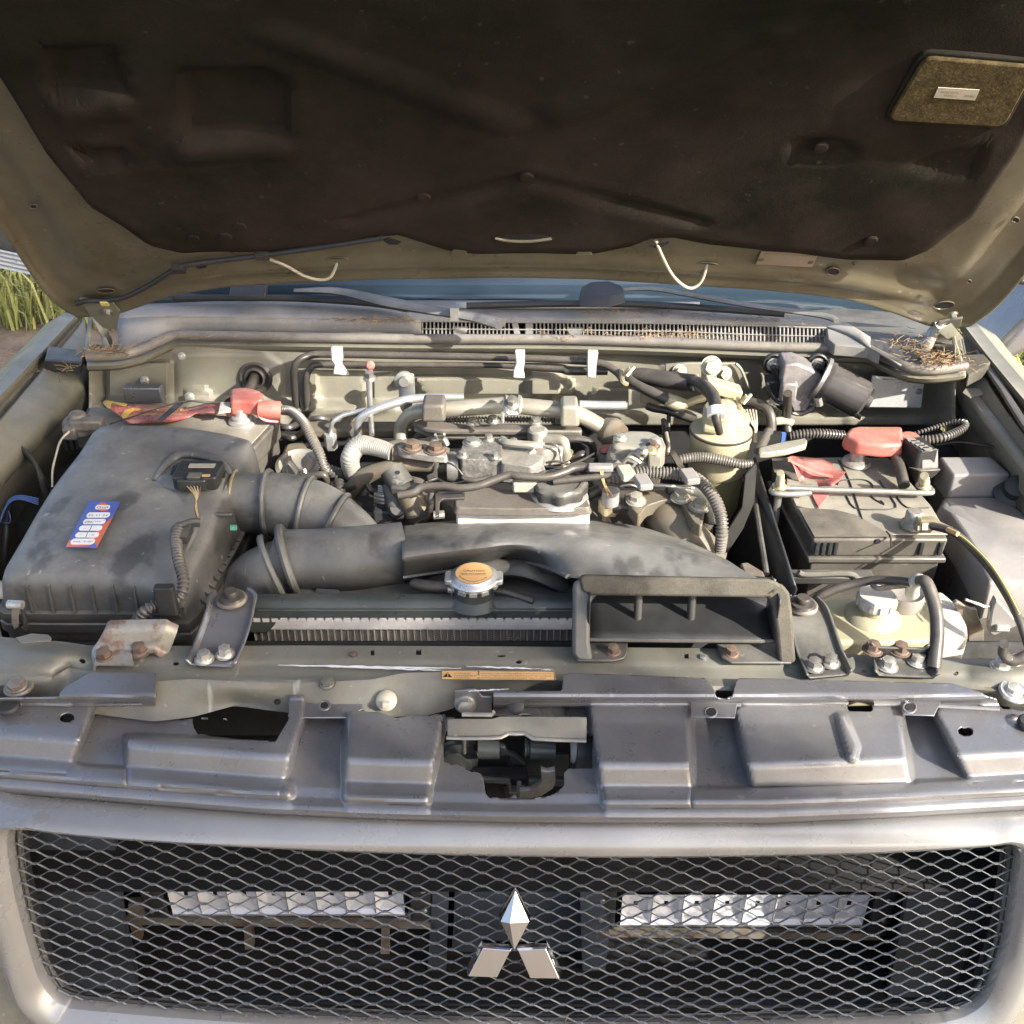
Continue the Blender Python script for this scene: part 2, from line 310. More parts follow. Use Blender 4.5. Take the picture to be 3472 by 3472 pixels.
M = dict(
 khaki=mat('khaki_paint', K, .42, var=.14, vs=7, dust=.55, dcol=(.33, .30, .23), ds=12, grain=.12, bump=.06, spots=.25, rvar=.1),
 khaki_hood=mat('khaki_hood_paint', (.092, .080, .050), .34, var=.12, vs=6, dust=.3, dcol=(.25, .22, .16), up=0, ds=10, bump=.05, spots=.2),
 khaki_wall=mat('khaki_firewall_paint', (.205, .193, .150), .45, var=.2, vs=8, dust=.45, dcol=(.27, .25, .19), up=0, ds=10, bump=.07, spots=.2, streak=(20, (1, 1, .15), .35, (.17, .14, .10))),
 member=mat('crossmember_paint', (.150, .148, .122), .42, var=.2, vs=9, dust=.55, dcol=(.225, .21, .165), ds=11, bump=.06, spots=.35, rust=.10, scr=.35),
 panel=mat('dark_grey_panel_paint', (.225, .225, .240), .33, metal=.6, var=.2, vs=9, dust=.6, dcol=(.25, .235, .20), ds=9, grain=.15, bump=.06, spots=.35, rvar=.10, coat=.25, up=.3),
 silver=mat('silver_beige_paint', (.27, .268, .262), .28, metal=.45, var=.06, vs=5, dust=.18, dcol=(.5, .46, .38), ds=8, grain=.05, bump=.03, coat=.5, rvar=.05, spots=.2),
 black=mat('dusty_black_plastic', (.022, .022, .022), .45, var=.3, vs=10, dust=.8, dcol=(.20, .19, .16), ds=9, bump=.15, spots=.25, scr=.25, up=.93, dmin=.15),
 blackc=mat('clean_black_plastic', (.022, .023, .024), .42, var=.25, dust=.18, dcol=(.16, .15, .13), bump=.08, rvar=.1),
 grey=mat('grey_black_plastic', (.040, .040, .039), .42, var=.35, vs=15, dust=.95, dcol=(.235, .23, .21), ds=10, bump=.25, spots=.4, scr=.35, up=.93, dmin=.35, wipe=.6),
 bat=mat('battery_plastic', (.058, .054, .050), .38, var=.2, dust=.6, dcol=(.32, .285, .22), ds=10, bump=.06, spots=.1),
 battop=mat('battery_top_dust', (.29, .27, .215), .5, var=.32, vs=16, dust=.5, dcol=(.20, .18, .15), bump=.07, spots=.3, up=0),
 fuse=mat('fuse_box_plastic', (.20, .19, .185), .45, var=.12, vs=8, dust=.6, dcol=(.36, .33, .29), bump=.07, spots=.25),
 rub=mat('hose_rubber', (.024, .022, .021), .38, var=.2, vs=20, dust=.55, dcol=(.20, .17, .14), ds=16, up=.85, bump=.08, spots=.1),
 rubd=mat('dusty_rubber', (.036, .032, .029), .36, var=.25, vs=22, dust=.6, dcol=(.19, .165, .13), ds=14, bump=.1, up=.8, dmin=.1),
 loom=mat('corrugated_loom', (.065, .062, .06), .36, var=.2, vs=20, dust=.55, dcol=(.26, .235, .2), bump=.04),
 loomd=mat('dusty_corrugated_loom', (.095, .086, .076), .38, var=.2, vs=20, dust=.55, dcol=(.25, .225, .185), bump=.04, up=.3),
 seal=mat('weatherstrip_rubber', (.13, .12, .105), .5, var=.25, vs=24, dust=.7, dcol=(.27, .24, .2), bump=.12, ds=24),
 alu=mat('weathered_aluminium', (.42, .40, .355), .45, metal=.45, var=.4, vs=24, dust=.6, dcol=(.26, .22, .17), bump=.35, grain=.45, gs=180, rvar=.14),
 alub=mat('bright_aluminium', (.66, .65, .62), .34, metal=.7, var=.12, vs=18, dust=.2, bump=.08, rvar=.1),
 pipe=mat('dusty_metal_pipe', (.36, .335, .27), .36, metal=.4, var=.28, vs=12, dust=.4, dcol=(.46, .42, .33), bump=.06, rvar=.1, up=.2),
 foil=mat('foil_sleeve', (.50, .48, .42), .4, metal=.5, var=.12, vs=12, dust=.3, dcol=(.42, .38, .3), bump=.12),
 turbo=mat('dusty_brown_pipe', (.105, .092, .066), .5, var=.2, vs=9, dust=.55, dcol=(.26, .23, .17), bump=.08, rust=.25),
 rust=mat('rusty_steel', (.115, .070, .048), .7, metal=.2, var=.4, vs=60, dust=.3, bump=.4),
 rusty=mat('grimy_steel', (.20, .185, .155), .55, metal=.4, var=.3, vs=24, rust=.5, dust=.5, bump=.2),
 steel=mat('dull_steel', (.36, .35, .32), .42, metal=.7, var=.25, vs=30, dust=.35, bump=.15, rust=.12),
 zinc=mat('zinc_bolt', (.60, .58, .52), .38, metal=.7, var=.25, vs=70, dust=.3, bump=.15),
 gold=mat('passivated_zinc', (.52, .45, .28), .38, metal=.6, var=.25, vs=60, dust=.3, bump=.15),
 chrome=mat('emblem_chrome', (.50, .51, .53), .12, metal=1, var=.04, grain=0, bump=.02, dust=.10, dcol=(.4, .38, .33), rvar=.04),
 mesh=mat('mesh_black_enamel', (.24, .25, .265), .32, metal=.5, var=.2, dust=.28, dcol=(.3, .3, .28), bump=.05, up=.4),
 void=mat('shade_black', (.012, .012, .012), .8, var=.4, dust=.15, dcol=(.05, .045, .035), bump=.1),  # near-black colour painted in for the shade of deep gaps and holes
 pad=mat('felt_pad', (.0122, .0138, .0092), .95, var=.40, vs=4.5, grain=.5, gs=420, bump=.6, zfade=(1.92, 1.42), spec=.05, dust=.9, dcol=(.046, .032, .029), ds=4.2, up=0, spots=.05),  # brown patches thin upward, painting in the dimmer light up the hood
 feltp=mat('tan_felt_patch', (.075, .058, .028), .95, var=.45, vs=70, grain=.6, gs=300, bump=.5, spec=.1),
 foam=mat('grimy_foam_seal', (.070, .066, .056), .95, var=.35, vs=40, grain=.5, gs=500, bump=.5, dust=.6, dcol=(.17, .15, .11), spec=.15),
 redp=mat('red_plastic', (.37, .085, .065), .42, var=.2, dust=.65, dcol=(.46, .30, .24), bump=.08, spots=.4, ds=22),
 redf=mat('red_film', (.36, .075, .070), .30, var=.2, dust=.6, ds=24, dcol=(.46, .32, .27), bump=.04),
 yel=mat('yellow_print', (.72, .47, .12), .4, var=.1, bump=0, dust=.2),
 white=mat('white_plastic', (.46, .445, .40), .5, var=.15, dust=.5, ds=26, dcol=(.30, .27, .21), bump=.04, grain=.04),
 milk=mat('milky_plastic', (.34, .315, .205), .42, var=.12, vs=14, dust=.35, dcol=(.50, .44, .27), bump=.06, sss=.15, grain=.05),
 cream=mat('cream_plastic', (.42, .38, .29), .5, var=.1, dust=.2, bump=.04, grain=.06),
 filt=mat('fuel_filter_paint', (.40, .355, .225), .42, var=.14, vs=12, dust=.4, dcol=(.46, .41, .29), bump=.08, up=.3),
 olive=mat('olive_filter_bowl', (.19, .17, .075), .35, var=.15, dust=.3, bump=.05),
 blackp=mat('black_gloss_paint', (.045, .043, .042), .18, var=.2, dust=.22, dcol=(.3, .27, .24), bump=.1),
 cast=mat('pitted_grey_casting', (.22, .205, .20), .55, metal=.3, var=.25, vs=60, dust=.5, dcol=(.34, .3, .27), bump=.45, gs=340),
 glassd=mat('windscreen_glass', (.022, .036, .052), .05, var=.05, grain=0, bump=0, dust=.0, spec=.5, coat=.3, rvar=.02),  # dark blue base imitates the sky reflected in the screen
 orange=mat('orange_sticker', (.72, .42, .17), .5, var=.08, dust=.2, bump=.02),
 ink=mat('black_print', (.03, .028, .025), .6, var=.1, grain=0, bump=0),
 inkb=mat('brown_print', (.16, .10, .04), .6, var=.1, grain=0, bump=0),
 paper=mat('white_paper', (.80, .78, .76), .5, var=.04, grain=.03, bump=.02),
 papero=mat('dirty_label', (.36, .33, .26), .5, var=.1, grain=.1, bump=.02),
 plate=mat('dull_alloy_plate', (.33, .27, .20), .4, metal=.3, var=.12, vs=20, bump=.04),
 plateg=mat('grey_alloy_plate', (.55, .54, .52), .35, metal=.3, var=.06, bump=.02, dust=.1),
 blue=mat('sticker_blue', (.06, .10, .38), .4, var=.06, grain=.03, bump=0, dust=.2, dcol=(.4, .4, .5)),
 orr=mat('sticker_red', (.62, .13, .05), .4, var=.06, grain=.03, bump=0, dust=.2, dcol=(.6, .4, .35)),
 wblue=mat('blue_wire', (.06, .13, .38), .4, var=.1, bump=0, dust=.25),
 wtan=mat('tan_wire', (.50, .32, .13), .45, var=.2, bump=0, dust=.25),
 wyel=mat('yellow_wire', (.60, .52, .15), .45, var=.1, bump=0, dust=.25),
 grm=mat('green_tag', (.12, .38, .30), .4, var=.1, bump=0),
 needle=mat('dry_pine_needles', (.25, .17, .095), .7, var=.45, vs=40, bump=0),
 lens=mat('lamp_reflector', (.62, .62, .64), .2, metal=.25, var=.06, grain=0, bump=.02, dust=.1, rvar=.05),
 strip=mat('dull_crimp_strip', (.74, .72, .68), .42, metal=.15, var=.18, vs=12, dust=.3, dcol=(.35, .27, .22), bump=.08, rust=.12),
 wallk=mat('shaded_inner_wall', (.055, .052, .04), .6, var=.35, vs=8, dust=.5, dcol=(.11, .10, .075), up=0, bump=.1),  # khaki darkened to paint in the shade below the wing rail
 cowl=mat('cowl_plastic', (.20, .195, .185), .5, var=.25, vs=14, dust=.6, dcol=(.34, .31, .26), bump=.12, spots=.3),
 tube=mat('radiator_tube', (.40, .38, .33), .5, metal=.1, var=.25, vs=30, dust=.4, bump=.1),
 fin=mat('radiator_fin', (.52, .46, .38), .6, metal=.1, var=.35, vs=10, dust=.5, dcol=(.28, .20, .16), ds=7, bump=.1),
 radb=mat('radiator_tank_plastic', (.040, .047, .046), .35, var=.2, vs=8, dust=.4, dcol=(.15, .15, .13), bump=.06, spots=.1),
 cover=mat('grimy_alloy_cover', (.17, .155, .13), .5, metal=.3, var=.3, vs=16, dust=.85, dcol=(.17, .135, .11), ds=7, bump=.2, grain=.3, up=1.),
)
# ================================================================ ground and surroundings
def ip(xs, ys, x):
    if x <= xs[0]: return ys[0]
    for i in range(1, len(xs)):
        if x <= xs[i]: return ys[i-1] + (ys[i] - ys[i-1]) * (x - xs[i-1]) / (xs[i] - xs[i-1])
    return ys[-1]
def L0(s):                      # 'x,y x,y' -> two lists
    a = [[float(v) for v in t.split(',')] for t in s.split()]; return [q[0] for q in a], [q[1] for q in a]
gm = mat('forest_floor', (.125, .092, .070), .95, var=.45, vs=3, dust=.8, dcol=(.27, .215, .15), ds=7, grain=.5, gs=60, bump=.8, up=0)
g = MB(); n = 60; ext = 40
g.grid([[V(-ext + 2*ext*i/n, -ext + 2*ext*j/n, 0) for i in range(n + 1)] for j in range(n + 1)])
setlab(obj('ground', g, gm), None, None, kind='structure')
# grass: blades on both sides of the car, one mass
gb = mat('grass_blades', (.17, .22, .055), .6, var=.5, vs=2, grain=0, bump=0, dust=.8, dcol=(.42, .36, .16), ds=5, up=0)
def grass(n, xr, yr, hmin, hmax, seed, skip=None):
    rnd = random.Random(seed); b = MB(); vs = []; fs = []
    for _ in range(n):
        x, y = rnd.uniform(*xr), rnd.uniform(*yr)
        if skip and skip(x, y): continue
        h = rnd.uniform(hmin, hmax); a = rnd.uniform(0, 6.28); l = rnd.uniform(.2, 1.0) * h; wd = rnd.uniform(.003, .008)
        dx, dy = math.cos(a), math.sin(a); px_, py_ = -dy * wd, dx * wd; k = len(vs)
        vs += [V(x - px_, y - py_, 0), V(x + px_, y + py_, 0), V(x + dx*l*.25 - px_*.8, y + dy*l*.25 - py_*.8, h*.6), V(x + dx*l*.25 + px_*.8, y + dy*l*.25 + py_*.8, h*.6),
               V(x + dx*l, y + dy*l, h * rnd.uniform(.75, 1))]
        fs += [(k, k+1, k+3, k+2), (k+2, k+3, k+4)]
    b.v = vs; b.f = fs; return b
gl = grass(56000, (-7.5, -1.35), (4.45, 11.0), .08, .38, 3)
g2 = grass(46000, (1.3, 6.0), (3.1, 9), .10, .55, 5)
gl.add(g2.v, g2.f)
setlab(obj('grass', gl, gb, smooth=False, weld=False), None, None, kind='stuff')
lit = MB(); rnd = random.Random(9)
for _ in range(9000):
    side = rnd.random() < .6
    x, y = (rnd.uniform(-4.2, -.95), rnd.uniform(.8, 4.2)) if side else (rnd.uniform(1.0, 3), rnd.uniform(.6, 3.5))
    a = rnd.uniform(0, 3.14); l = rnd.uniform(.02, .06); d = V(math.cos(a)*l, math.sin(a)*l, rnd.uniform(-.004, .006)); s_ = V(-d.y, d.x, 0).normalized() * .0016
    p = V(x, y, rnd.uniform(.005, .014)); k = len(lit.v); lit.v += [p - s_, p + s_, p + d + s_, p + d - s_, p + V(0, 0, .003)]; lit.f += [(k, k+1, k+2, k+3)]
setlab(obj('leaf_litter', lit, mat('dry_litter', (.30, .19, .10), .8, var=.5, vs=30, bump=0), smooth=False, weld=False), None, None, kind='stuff')

# ================================================================ hood (bonnet) raised on its hinges
HA = R(50); HO = V(0, 1.62, 1.2); HN = V(0, -math.sin(HA), -math.cos(HA))
def hp(reg, x, y, off=0.): return pp(reg, x, y, HO, HN) + HN * off
hood = thing('hood', 'raised engine hood seen from underneath, khaki inner frame with black felt pad', 'hood', (0, 1.66, 1.17))
HX, HYb = L0('-420,-250 -160,180 -60,330 0,423 32,470 57,510 86,550 114,575 147,594 222,588 259,575 331,550 432,535 556,528 722,521 966,518 1113,521 1243,529 1431,541 1535,551 1613,563 1690,587 1748,609 1790,616 1828,612 1872,583 1911,542 1932,514 2010,420 2110,280 2380,-250')
PX, PYb = L0('-300,-300 0,110 50,190 95,270 150,335 175,370 240,408 285,442 345,458 420,455 480,455 590,450 650,440 700,427 755,420 790,432 850,450 900,456 1110,456 1190,443 1225,428 1270,426 1340,440 1440,453 1500,457 1600,470 1700,471 1750,450 1775,430 1830,390 1880,310 1910,268 1932,225 2250,-300')
hb = list(zip(HX, HYb))
def dpoly(x, y, P):
    best = 1e9
    for i in range(len(P) - 1):
        ax, ay = P[i]; bx, by = P[i+1]; vx, vy = bx - ax, by - ay; q = vx*vx + vy*vy
        t = 0 if q == 0 else max(0, min(1, ((x-ax)*vx + (y-ay)*vy) / q)); best = min(best, math.hypot(x-ax-vx*t, y-ay-vy*t))
    return best
def sm(a, b, t):
    t = max(0, min(1, (t - a) / (b - a))); return t * t * (3 - 2 * t)
def inside(x, y, P):
    c = False; j = len(P) - 1
    for i in range(len(P)):
        if (P[i][1] > y) != (P[j][1] > y) and x < (P[j][0]-P[i][0]) * (y-P[i][1]) / (P[j][1]-P[i][1]) + P[i][0]: c = not c
        j = i
    return c
def sd(x, y, P):               # signed px distance, positive inside
    d = dpoly(x, y, P + [P[0]]); return d if inside(x, y, P) else -d
def pl_(s): return [tuple(float(v) for v in t.split(',')) for t in s.split()]
rows = []
xs = [-260 + i * 17 for i in range(144)]
for j in range(75):
    row = []
    for x in xs:
        yb = ip(HX, HYb, x); u = j / 74; y = yb + (-330 - yb) * (u ** 1.5); d = dpoly(x, y, hb) if yb - y < 200 else 200
        side = sm(420, 0, x) + sm(1560, 1932, x)
        off = .004 * sm(9, 3, d) - .010 * sm(10, 26, d) * sm(0, .5, side) + .013 * sm(60, 105, d) * (.35 + .65 * min(1, side)) \
              + .010 * sm(14, 30, d) * (1 - min(1, side)) - .008 * sm(36, 52, d) * (1 - min(1, side))
        off -= .010 * sm(9, 0, abs(sd(x, y, pl_('213,487 232,440 245,440 252,448 238,500 218,503')))) * .5
        row.append(hp(0, x, y, off))
    rows.append(row)
obj('inner_panel', MB().grid(rows), M['khaki_hood'], hood, solid=.0015, soff=1)
rr = [[p - HN * (.022 + .02 * (1 - ((i - 72) / 72) ** 2)) for i, p in enumerate(r)] for r in rows[::6]]
obj('outer_skin', MB().grid(rr), M['khaki_hood'], hood, solid=.001)
# felt pad with its stamped channels
recs = [(pl_('95,68 215,60 243,148 100,152'), -.012, 12), (pl_('345,110 500,105 525,120 545,150 545,232 360,236 350,190'), -.012, 16),
        (pl_('150,262 235,256 243,272 236,284 170,292'), -.010, 9), (pl_('1500,245 1560,238 1600,246 1612,262 1580,275 1500,275'), -.010, 14),
        (pl_('1720,285 1800,262 1850,255 1835,300 1760,300'), -.008, 12), (pl_('640,392 980,302 1000,302 1330,392 1320,402 995,318 660,402'), -.006, 9),
        (pl_('480,30 520,20 990,200 950,215'), .006, 22), (pl_('1030,180 1430,20 1480,25 1060,200'), .006, 22), (pl_('340,245 470,232 540,240 545,262 340,272'), .006, 14),
        (pl_('100,158 240,152 245,185 120,200'), .005, 16), (pl_('690,392 980,300 1010,300 1300,395 1120,452 860,452'), .003, 26)]
rows = []
for j in range(110):
    row = []
    for i in range(168):
        x = -200 + i * 14; yb = ip(PX, PYb, x); u = j / 109; y = yb - .5 + (-330 - yb) * u ** 1.15; off = .017 - .004 * sm(14, 0, yb - y)
        if -10 < x < 1940 and y > -20:
            for P, a, s_ in recs:
                q = sd(x, y, P)
                if q > -s_: off += a * sm(-s_, s_ * .4, q)
            off += .0012 * math.sin(x * .021 + y * .013) * math.sin(y * .031 - x * .009)
        row.append(hp(0, x, y, off))
    rows.append(row)
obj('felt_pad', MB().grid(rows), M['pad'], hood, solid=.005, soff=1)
def onh(name, reg, pts, off, ext, m, **k):
    return obj(name, MB().prism([hp(reg, x, y, off) for x, y in pts], HN * ext), m, hood, **k)
fp = onh('felt_patch', 17, roundpoly([V(a, b, 0).to_2d() for a, b in ((1545, 130), (1965, 168), (1845, 402), (1402, 376))], 42), .0255, .005, M['feltp'], bevel=.003)
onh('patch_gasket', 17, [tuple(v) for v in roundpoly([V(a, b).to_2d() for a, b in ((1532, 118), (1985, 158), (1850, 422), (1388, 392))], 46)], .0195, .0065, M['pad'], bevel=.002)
lb = onh('paper_label', 17, [(1595, 243), (1750, 253), (1733, 293), (1578, 282)], .0307, .0008, M['papero'])
def txh(reg, s, a, b, up, m, hfrac, off, name='lettering'):
    A, B, U = hp(reg, *a, off), hp(reg, *b, off), hp(reg, *up, off)
    return text(name, s, m, hood, A, B - A, (U - A) - (B - A).normalized() * (U - A).dot((B - A).normalized()), (U - A).length * hfrac, width=(B - A).length)
def fixn(o):                    # text normals may point either way; keep it just proud of the sheet
    return o
txh(17, 'ENGINE MATTE', (1600, 262), (1668, 267), (1604, 249), M['inkb'], .8, .0319)
txh(17, '409AS-1', (1612, 275), (1660, 278), (1616, 262), M['inkb'], .7, .0319)
txh(17, '00/82', (1690, 277), (1728, 280), (1693, 264), M['inkb'], .8, .0319)
pt = onh('alloy_plate', 34, [(300, 140), (1730, 215), (1580, 540), (160, 465)], .006, .001, M['plate'], label='alloy maker plate with two rivets')
obj('rivet', MB().lathe(hp(34, 300, 348, .007), [(0, .0012), (.0035, .0008), (.0045, 0)], HN), M['rust'], hood)
obj('rivet', MB().lathe(hp(34, 1540, 412, .007), [(0, .0012), (.0035, .0008), (.0045, 0)], HN), M['rust'], hood)
txh(34, 'MITSUBISHI MOTORS CORPORATION', (372, 196), (1660, 252), (388, 160), M['inkb'], .85, .0073)
def hhole(x, y, rx, ry, a=0, off=.002):
    P = [(x + rx*math.cos(t*.3142)*math.cos(a) - ry*math.sin(t*.3142)*math.sin(a), y + rx*math.cos(t*.3142)*math.sin(a) + ry*math.sin(t*.3142)*math.cos(a)) for t in range(20)]
    onh('drain_hole', 0, P, off, .0016, M['void'])
    obj('hole_rim', MB().tube([hp(0, a_, b_, off + .0016) for a_, b_ in P], .0009, 6, smooth=False, closed=True), M['khaki_hood'], hood)
for a in ((381, 494, 11, 6, 0, .006), (638, 485, 25, 8, 0, .006), (1333, 495, 26, 8, .02, .006), (1571, 504, 12, 7, 0, .006), (64, 384, 7, 4, 0, .003), (1915, 409, 7, 5, 0, .003), (1828, 527, 4, 3, 0, .002), (1610, 490, 3, 2, 0, .006),
          (200, 547, 17, 4, 0, .0), (1780, 570, 20, 7, -.1, .004)): hhole(*a)
P = [(988 + 58*math.cos(t*.2618), 422 + 8.5*math.sin(t*.2618)) for t in range(24)]
onh('pad_slot', 0, P, .0235, .0012, M['void'])
obj('pad_slot_strap', MB().tube([hp(0, x, y, .026) for x, y in ((934, 419), (960, 424), (1000, 425), (1040, 420))], .0022, 8), M['khaki_hood'], hood)
for x in (867, 1102): onh('edge_tab', 0, [(x-16, 454), (x-11, 443), (x+11, 443), (x+15, 454)], .02, .004, M['khaki_hood'], bevel=.001)
for x, y in ((993, 306), (428, 420), (455, 400), (368, 424), (1640, 428), (800, 345), (1545, 250)):
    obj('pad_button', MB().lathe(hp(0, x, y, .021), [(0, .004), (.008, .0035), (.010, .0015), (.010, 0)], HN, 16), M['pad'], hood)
ho = obj('washer_hose', MB().tube([hp(0, x, y, o) for x, y, o in ((146, 560, .012), (165, 553, .014), (200, 552, .014), (240, 543, .016), (290, 515, .018), (340, 485, .018), (380, 475, .019), (490, 460, .02), (580, 445, .022), (660, 432, .023), (722, 421, .024))], .0042, 10), M['blackc'], hood)
for x, y, an in ((340, 484, 0), (497, 458, 0)):
    obj('hose_clip', MB().box(hp(0, x, y, .021), (.020, .012, .010), (X, Yv*math.cos(HA) - Z*math.sin(HA), HN), r=.002), M['blackc'], ho)
obj('tape_tag', MB().box(hp(0, 200, 553, .019), (.012, .009, .003), (X, Yv*math.cos(HA) - Z*math.sin(HA), HN)), M['wyel'], ho)
obj('nozzle_hose', MB().tube([hp(0, x, y, o) for x, y, o in ((508, 468, .018), (540, 476, .022), (575, 491, .026), (605, 499, .026), (626, 497, .022), (638, 484, .006))], .0024, 10), M['papero'], hood)
obj('nozzle_hose', MB().tube([hp(0, x, y, o) for x, y, o in ((1236, 430, .02), (1245, 447, .026), (1262, 478, .030), (1280, 500, .030), (1302, 511, .030), (1322, 506, .022), (1334, 491, .006))], .0025, 10), M['papero'], hood)
obj('pad_gap', MB().prism([hp(0, x, y, .0225) for x, y in ((722, 425), (735, 421), (757, 429), (752, 434), (735, 434))], HN*.0015), M['void'], hood)
obj('pad_gap', MB().prism([hp(0, x, y, .0225) for x, y in ((1222, 436), (1262, 427), (1258, 433), (1240, 442))], HN*.0015), M['void'], hood)
# hinges
def hinge(sx, label, A, B, bolts, foot):
    t = thing('hinge', label, 'hinge', foot, 'hood hinges')
    obj('hinge_arm', MB().prism(A, V(sx * .004, 0, .003)), M['khaki'], t, bevel=.001)
    obj('hinge_leaf', MB().prism(B, HN * .004), M['khaki'], t, bevel=.001)
    for p in bolts: hexbolt('bolt', p, HN, .0065, t, M['steel'])
    return t
def hexbolt(name, p, n, r, parent, m, h=None, flange=1.28, washer=True):
    r *= .88; h = h * .9 if h else None
    n = Vector(n).normalized(); h = h or r * 1.0; u = (X if abs(n.x) < .8 else Yv); u = (u - n * u.dot(n)).normalized(); v = n.cross(u); p = Vector(p)
    a0 = random.uniform(0, 1); mb = MB()
    mb.lathe(p, [(0, 0), (r*flange, 0), (r*flange, r*.16), (r*1.12, r*.34), (0, r*.34)], n, 20)
    if washer: mb.lathe(p - n*r*.1, [(0, 0), (r*flange*1.2, 0), (r*flange*1.2, r*.13), (0, r*.13)], n, 22)
    mb.prism([p + n*r*.3 + u*r*math.cos(a0 + k*1.0472) + v*r*math.sin(a0 + k*1.0472) for k in range(6)], n*h)
    mb.lathe(p + n*(r*.3 + h), [(0, r*.02), (r*.72, r*.02), (r*.82, -.0002)], n, 18)
    return obj(name, mb, m, parent)
# ================================================================ windscreen, cowl, wipers
GP = V(0, 1.80, 1.133); GN = V(0, -math.sin(R(36)), math.cos(R(36)))
ws = thing('windscreen', 'windscreen strip behind the raised hood, reflected sky coloured into dark blue glass', 'windscreen', (0, 1.8, 1.13))
gy = L0('150,600 260,588 420,582 700,578 966,576 1300,576 1500,590 1650,612 1790,650')
rows = []
for j in range(9):
    row = []
    for i in range(60):
        x = 120 + i * 29; yb = ip(*gy, x) + 10; p = pp(0, x, yb, GP, GN) + V(0, 1, .72) * (.085 * j); row.append(p + V(0, .10 * ((x - 966) / 900) ** 2, 0))
    rows.append(row)
obj('glass', MB().grid(rows), M['glassd'], ws, solid=.005)
cow = thing('cowl', 'dusty plastic cowl panel with slotted air grille under the windscreen', 'cowl', (0, 1.70, 1.10))
CB = L0('222,602 300,598 500,601 700,603 966,606 1250,608 1450,613 1560,617 1600,632 1640,655 1700,690')      # front top edge of the cowl
CT = L0('222,590 300,588 500,580 700,582 966,582 1250,586 1450,603 1560,612 1600,625 1640,650 1700,690')      # foot of the glass
CF = L0('222,668 262,658 300,640 331,628 560,632 800,636 1057,637 1261,641 1431,650 1560,652 1613,655 1660,670 1700,689')
rows = []
xs = [222 + i * 20 for i in range(72)]
for nm, m_, fn in (('top_ledge', M['cowl'], lambda x, j: pz(0, x, ip(*CB, x) + (ip(*CT, x) - 14 - ip(*CB, x)) * j / 5, 1.146 + .004 * math.sin(j * 3.14 / 5))),):
    obj(nm, MB().grid([[fn(x, j) for x in xs] for j in range(6)]), m_, cow, solid=.003)
def cwf(x, t): return pz(0, x, ip(*CB, x) + (ip(*CF, x) - ip(*CB, x)) * t, 1.146 - .028 * t)
for a, b in ((222, 795), (1558, 1700)):
    n_ = max(4, int((b - a) / 20)); obj('front_panel', MB().grid([[cwf(a + (b - a) * i / n_, j / 3) for i in range(n_ + 1)] for j in range(4)]), M['cowl'], cow, solid=.003)
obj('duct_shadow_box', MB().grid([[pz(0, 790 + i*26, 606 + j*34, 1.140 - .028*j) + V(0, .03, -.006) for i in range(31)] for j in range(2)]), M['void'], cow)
sl = MB()
for i in range(103):
    x = 797 + i * 7.42
    if 962 < x < 1003: continue
    a, b = cwf(x, .06), cwf(x, .97); sl.hexa([a + V(-.0011, 0, 0), a + V(.0011, 0, 0), b + V(.0011, 0, 0), b + V(-.0011, 0, 0)], [q + V(s_, .016, 0) for q, s_ in ((a, -.0011), (a, .0011), (b, .0011), (b, -.0011))])
o = obj('grille_slats', sl, M['cowl'], cow, smooth=False); o['kind'] = 'stuff'
for t_, r_ in ((.04, .0018), (.5, .0012), (.97, .0018)):
    obj('grille_rail', MB().tube([cwf(795 + i * 25.5, t_) + V(0, -.001, 0) for i in range(31)], r_, 6, smooth=False), M['cowl'], cow)
obj('grille_joint', MB().prism([cwf(x, t) + V(0, -.001, .001) for x, t in ((964, .0), (975, .02), (982, 1.0), (971, 1.0))], V(0, .012, .004)), M['cowl'], cow, bevel=.001)
obj('grille_joint', MB().prism([cwf(x, t) + V(0, -.001, .001) for x, t in ((992, .02), (1003, .0), (1003, 1.0), (990, 1.0))], V(0, .012, .004)), M['cowl'], cow, bevel=.001)
for x in (868, 1085): obj('grille_blank', MB().prism([cwf(x + dx, t) + V(0, -.0016, 0) for dx, t in ((-14, .45), (14, .45), (12, .98), (-10, .98))], V(0, .006, .002)), M['cowl'], cow)
obj('scuttle_sheet', MB().prism(lz(0, '1340,578 1500,574 1770,596 1822,690 1770,697 1700,689 1650,660 1600,640 1560,615 1400,604', 1.118), V(0, 0, -.004)), M['black'], cow)
obj('side_cowl', MB().prism(lz(0, '1558,606 1592,616 1618,634 1662,668 1640,656 1612,653 1575,650 1562,640', 1.145), V(0, 0, -.02)), M['cowl'], cow, bevel=.002)
obj('sunlit_ledge', MB().grid([[pz(0, 860 + i*20, (581 - j*2.6) + .0*i, 1.1545 + j*.0012) for i in range(24)] for j in range(5)]), M['white'], cow, solid=.003)  # white colour stands in for sunlight on this strip of cowl
def blade(nm, label, arm, bl, hub, pivot):
    t = thing('windscreen_wiper', label, 'wiper', pivot)
    obj('wiper_arm', MB().tube(arm[0], arm[1], 8, flat=.45, up=Z), M['grey'], t)
    obj('rubber_blade', MB().tube(bl, .007, 8, flat=.9, up=Z), M['blackc'], t)
    obj('blade_carrier', MB().prism(hub, V(0, .02, .012)), M['blackc'], t, bevel=.002)
    return t
blade('w', 'left wiper with long grey arm resting along the windscreen foot', ([pz(0, *q, 1.185) for q in ((555, 548), (640, 550), (740, 572), (855, 592), (900, 600), (945, 612))], [.006, .012, .016, .013, .014, .016]),
      [pz(0, x, y, 1.165) for x, y in ((330, 562), (440, 562), (560, 563), (700, 572), (770, 583))], [pz(0, x, y, 1.19) for x, y in ((432, 560), (436, 546), (455, 540), (495, 543), (505, 552), (500, 562))], pz(0, 945, 612, 1.15))
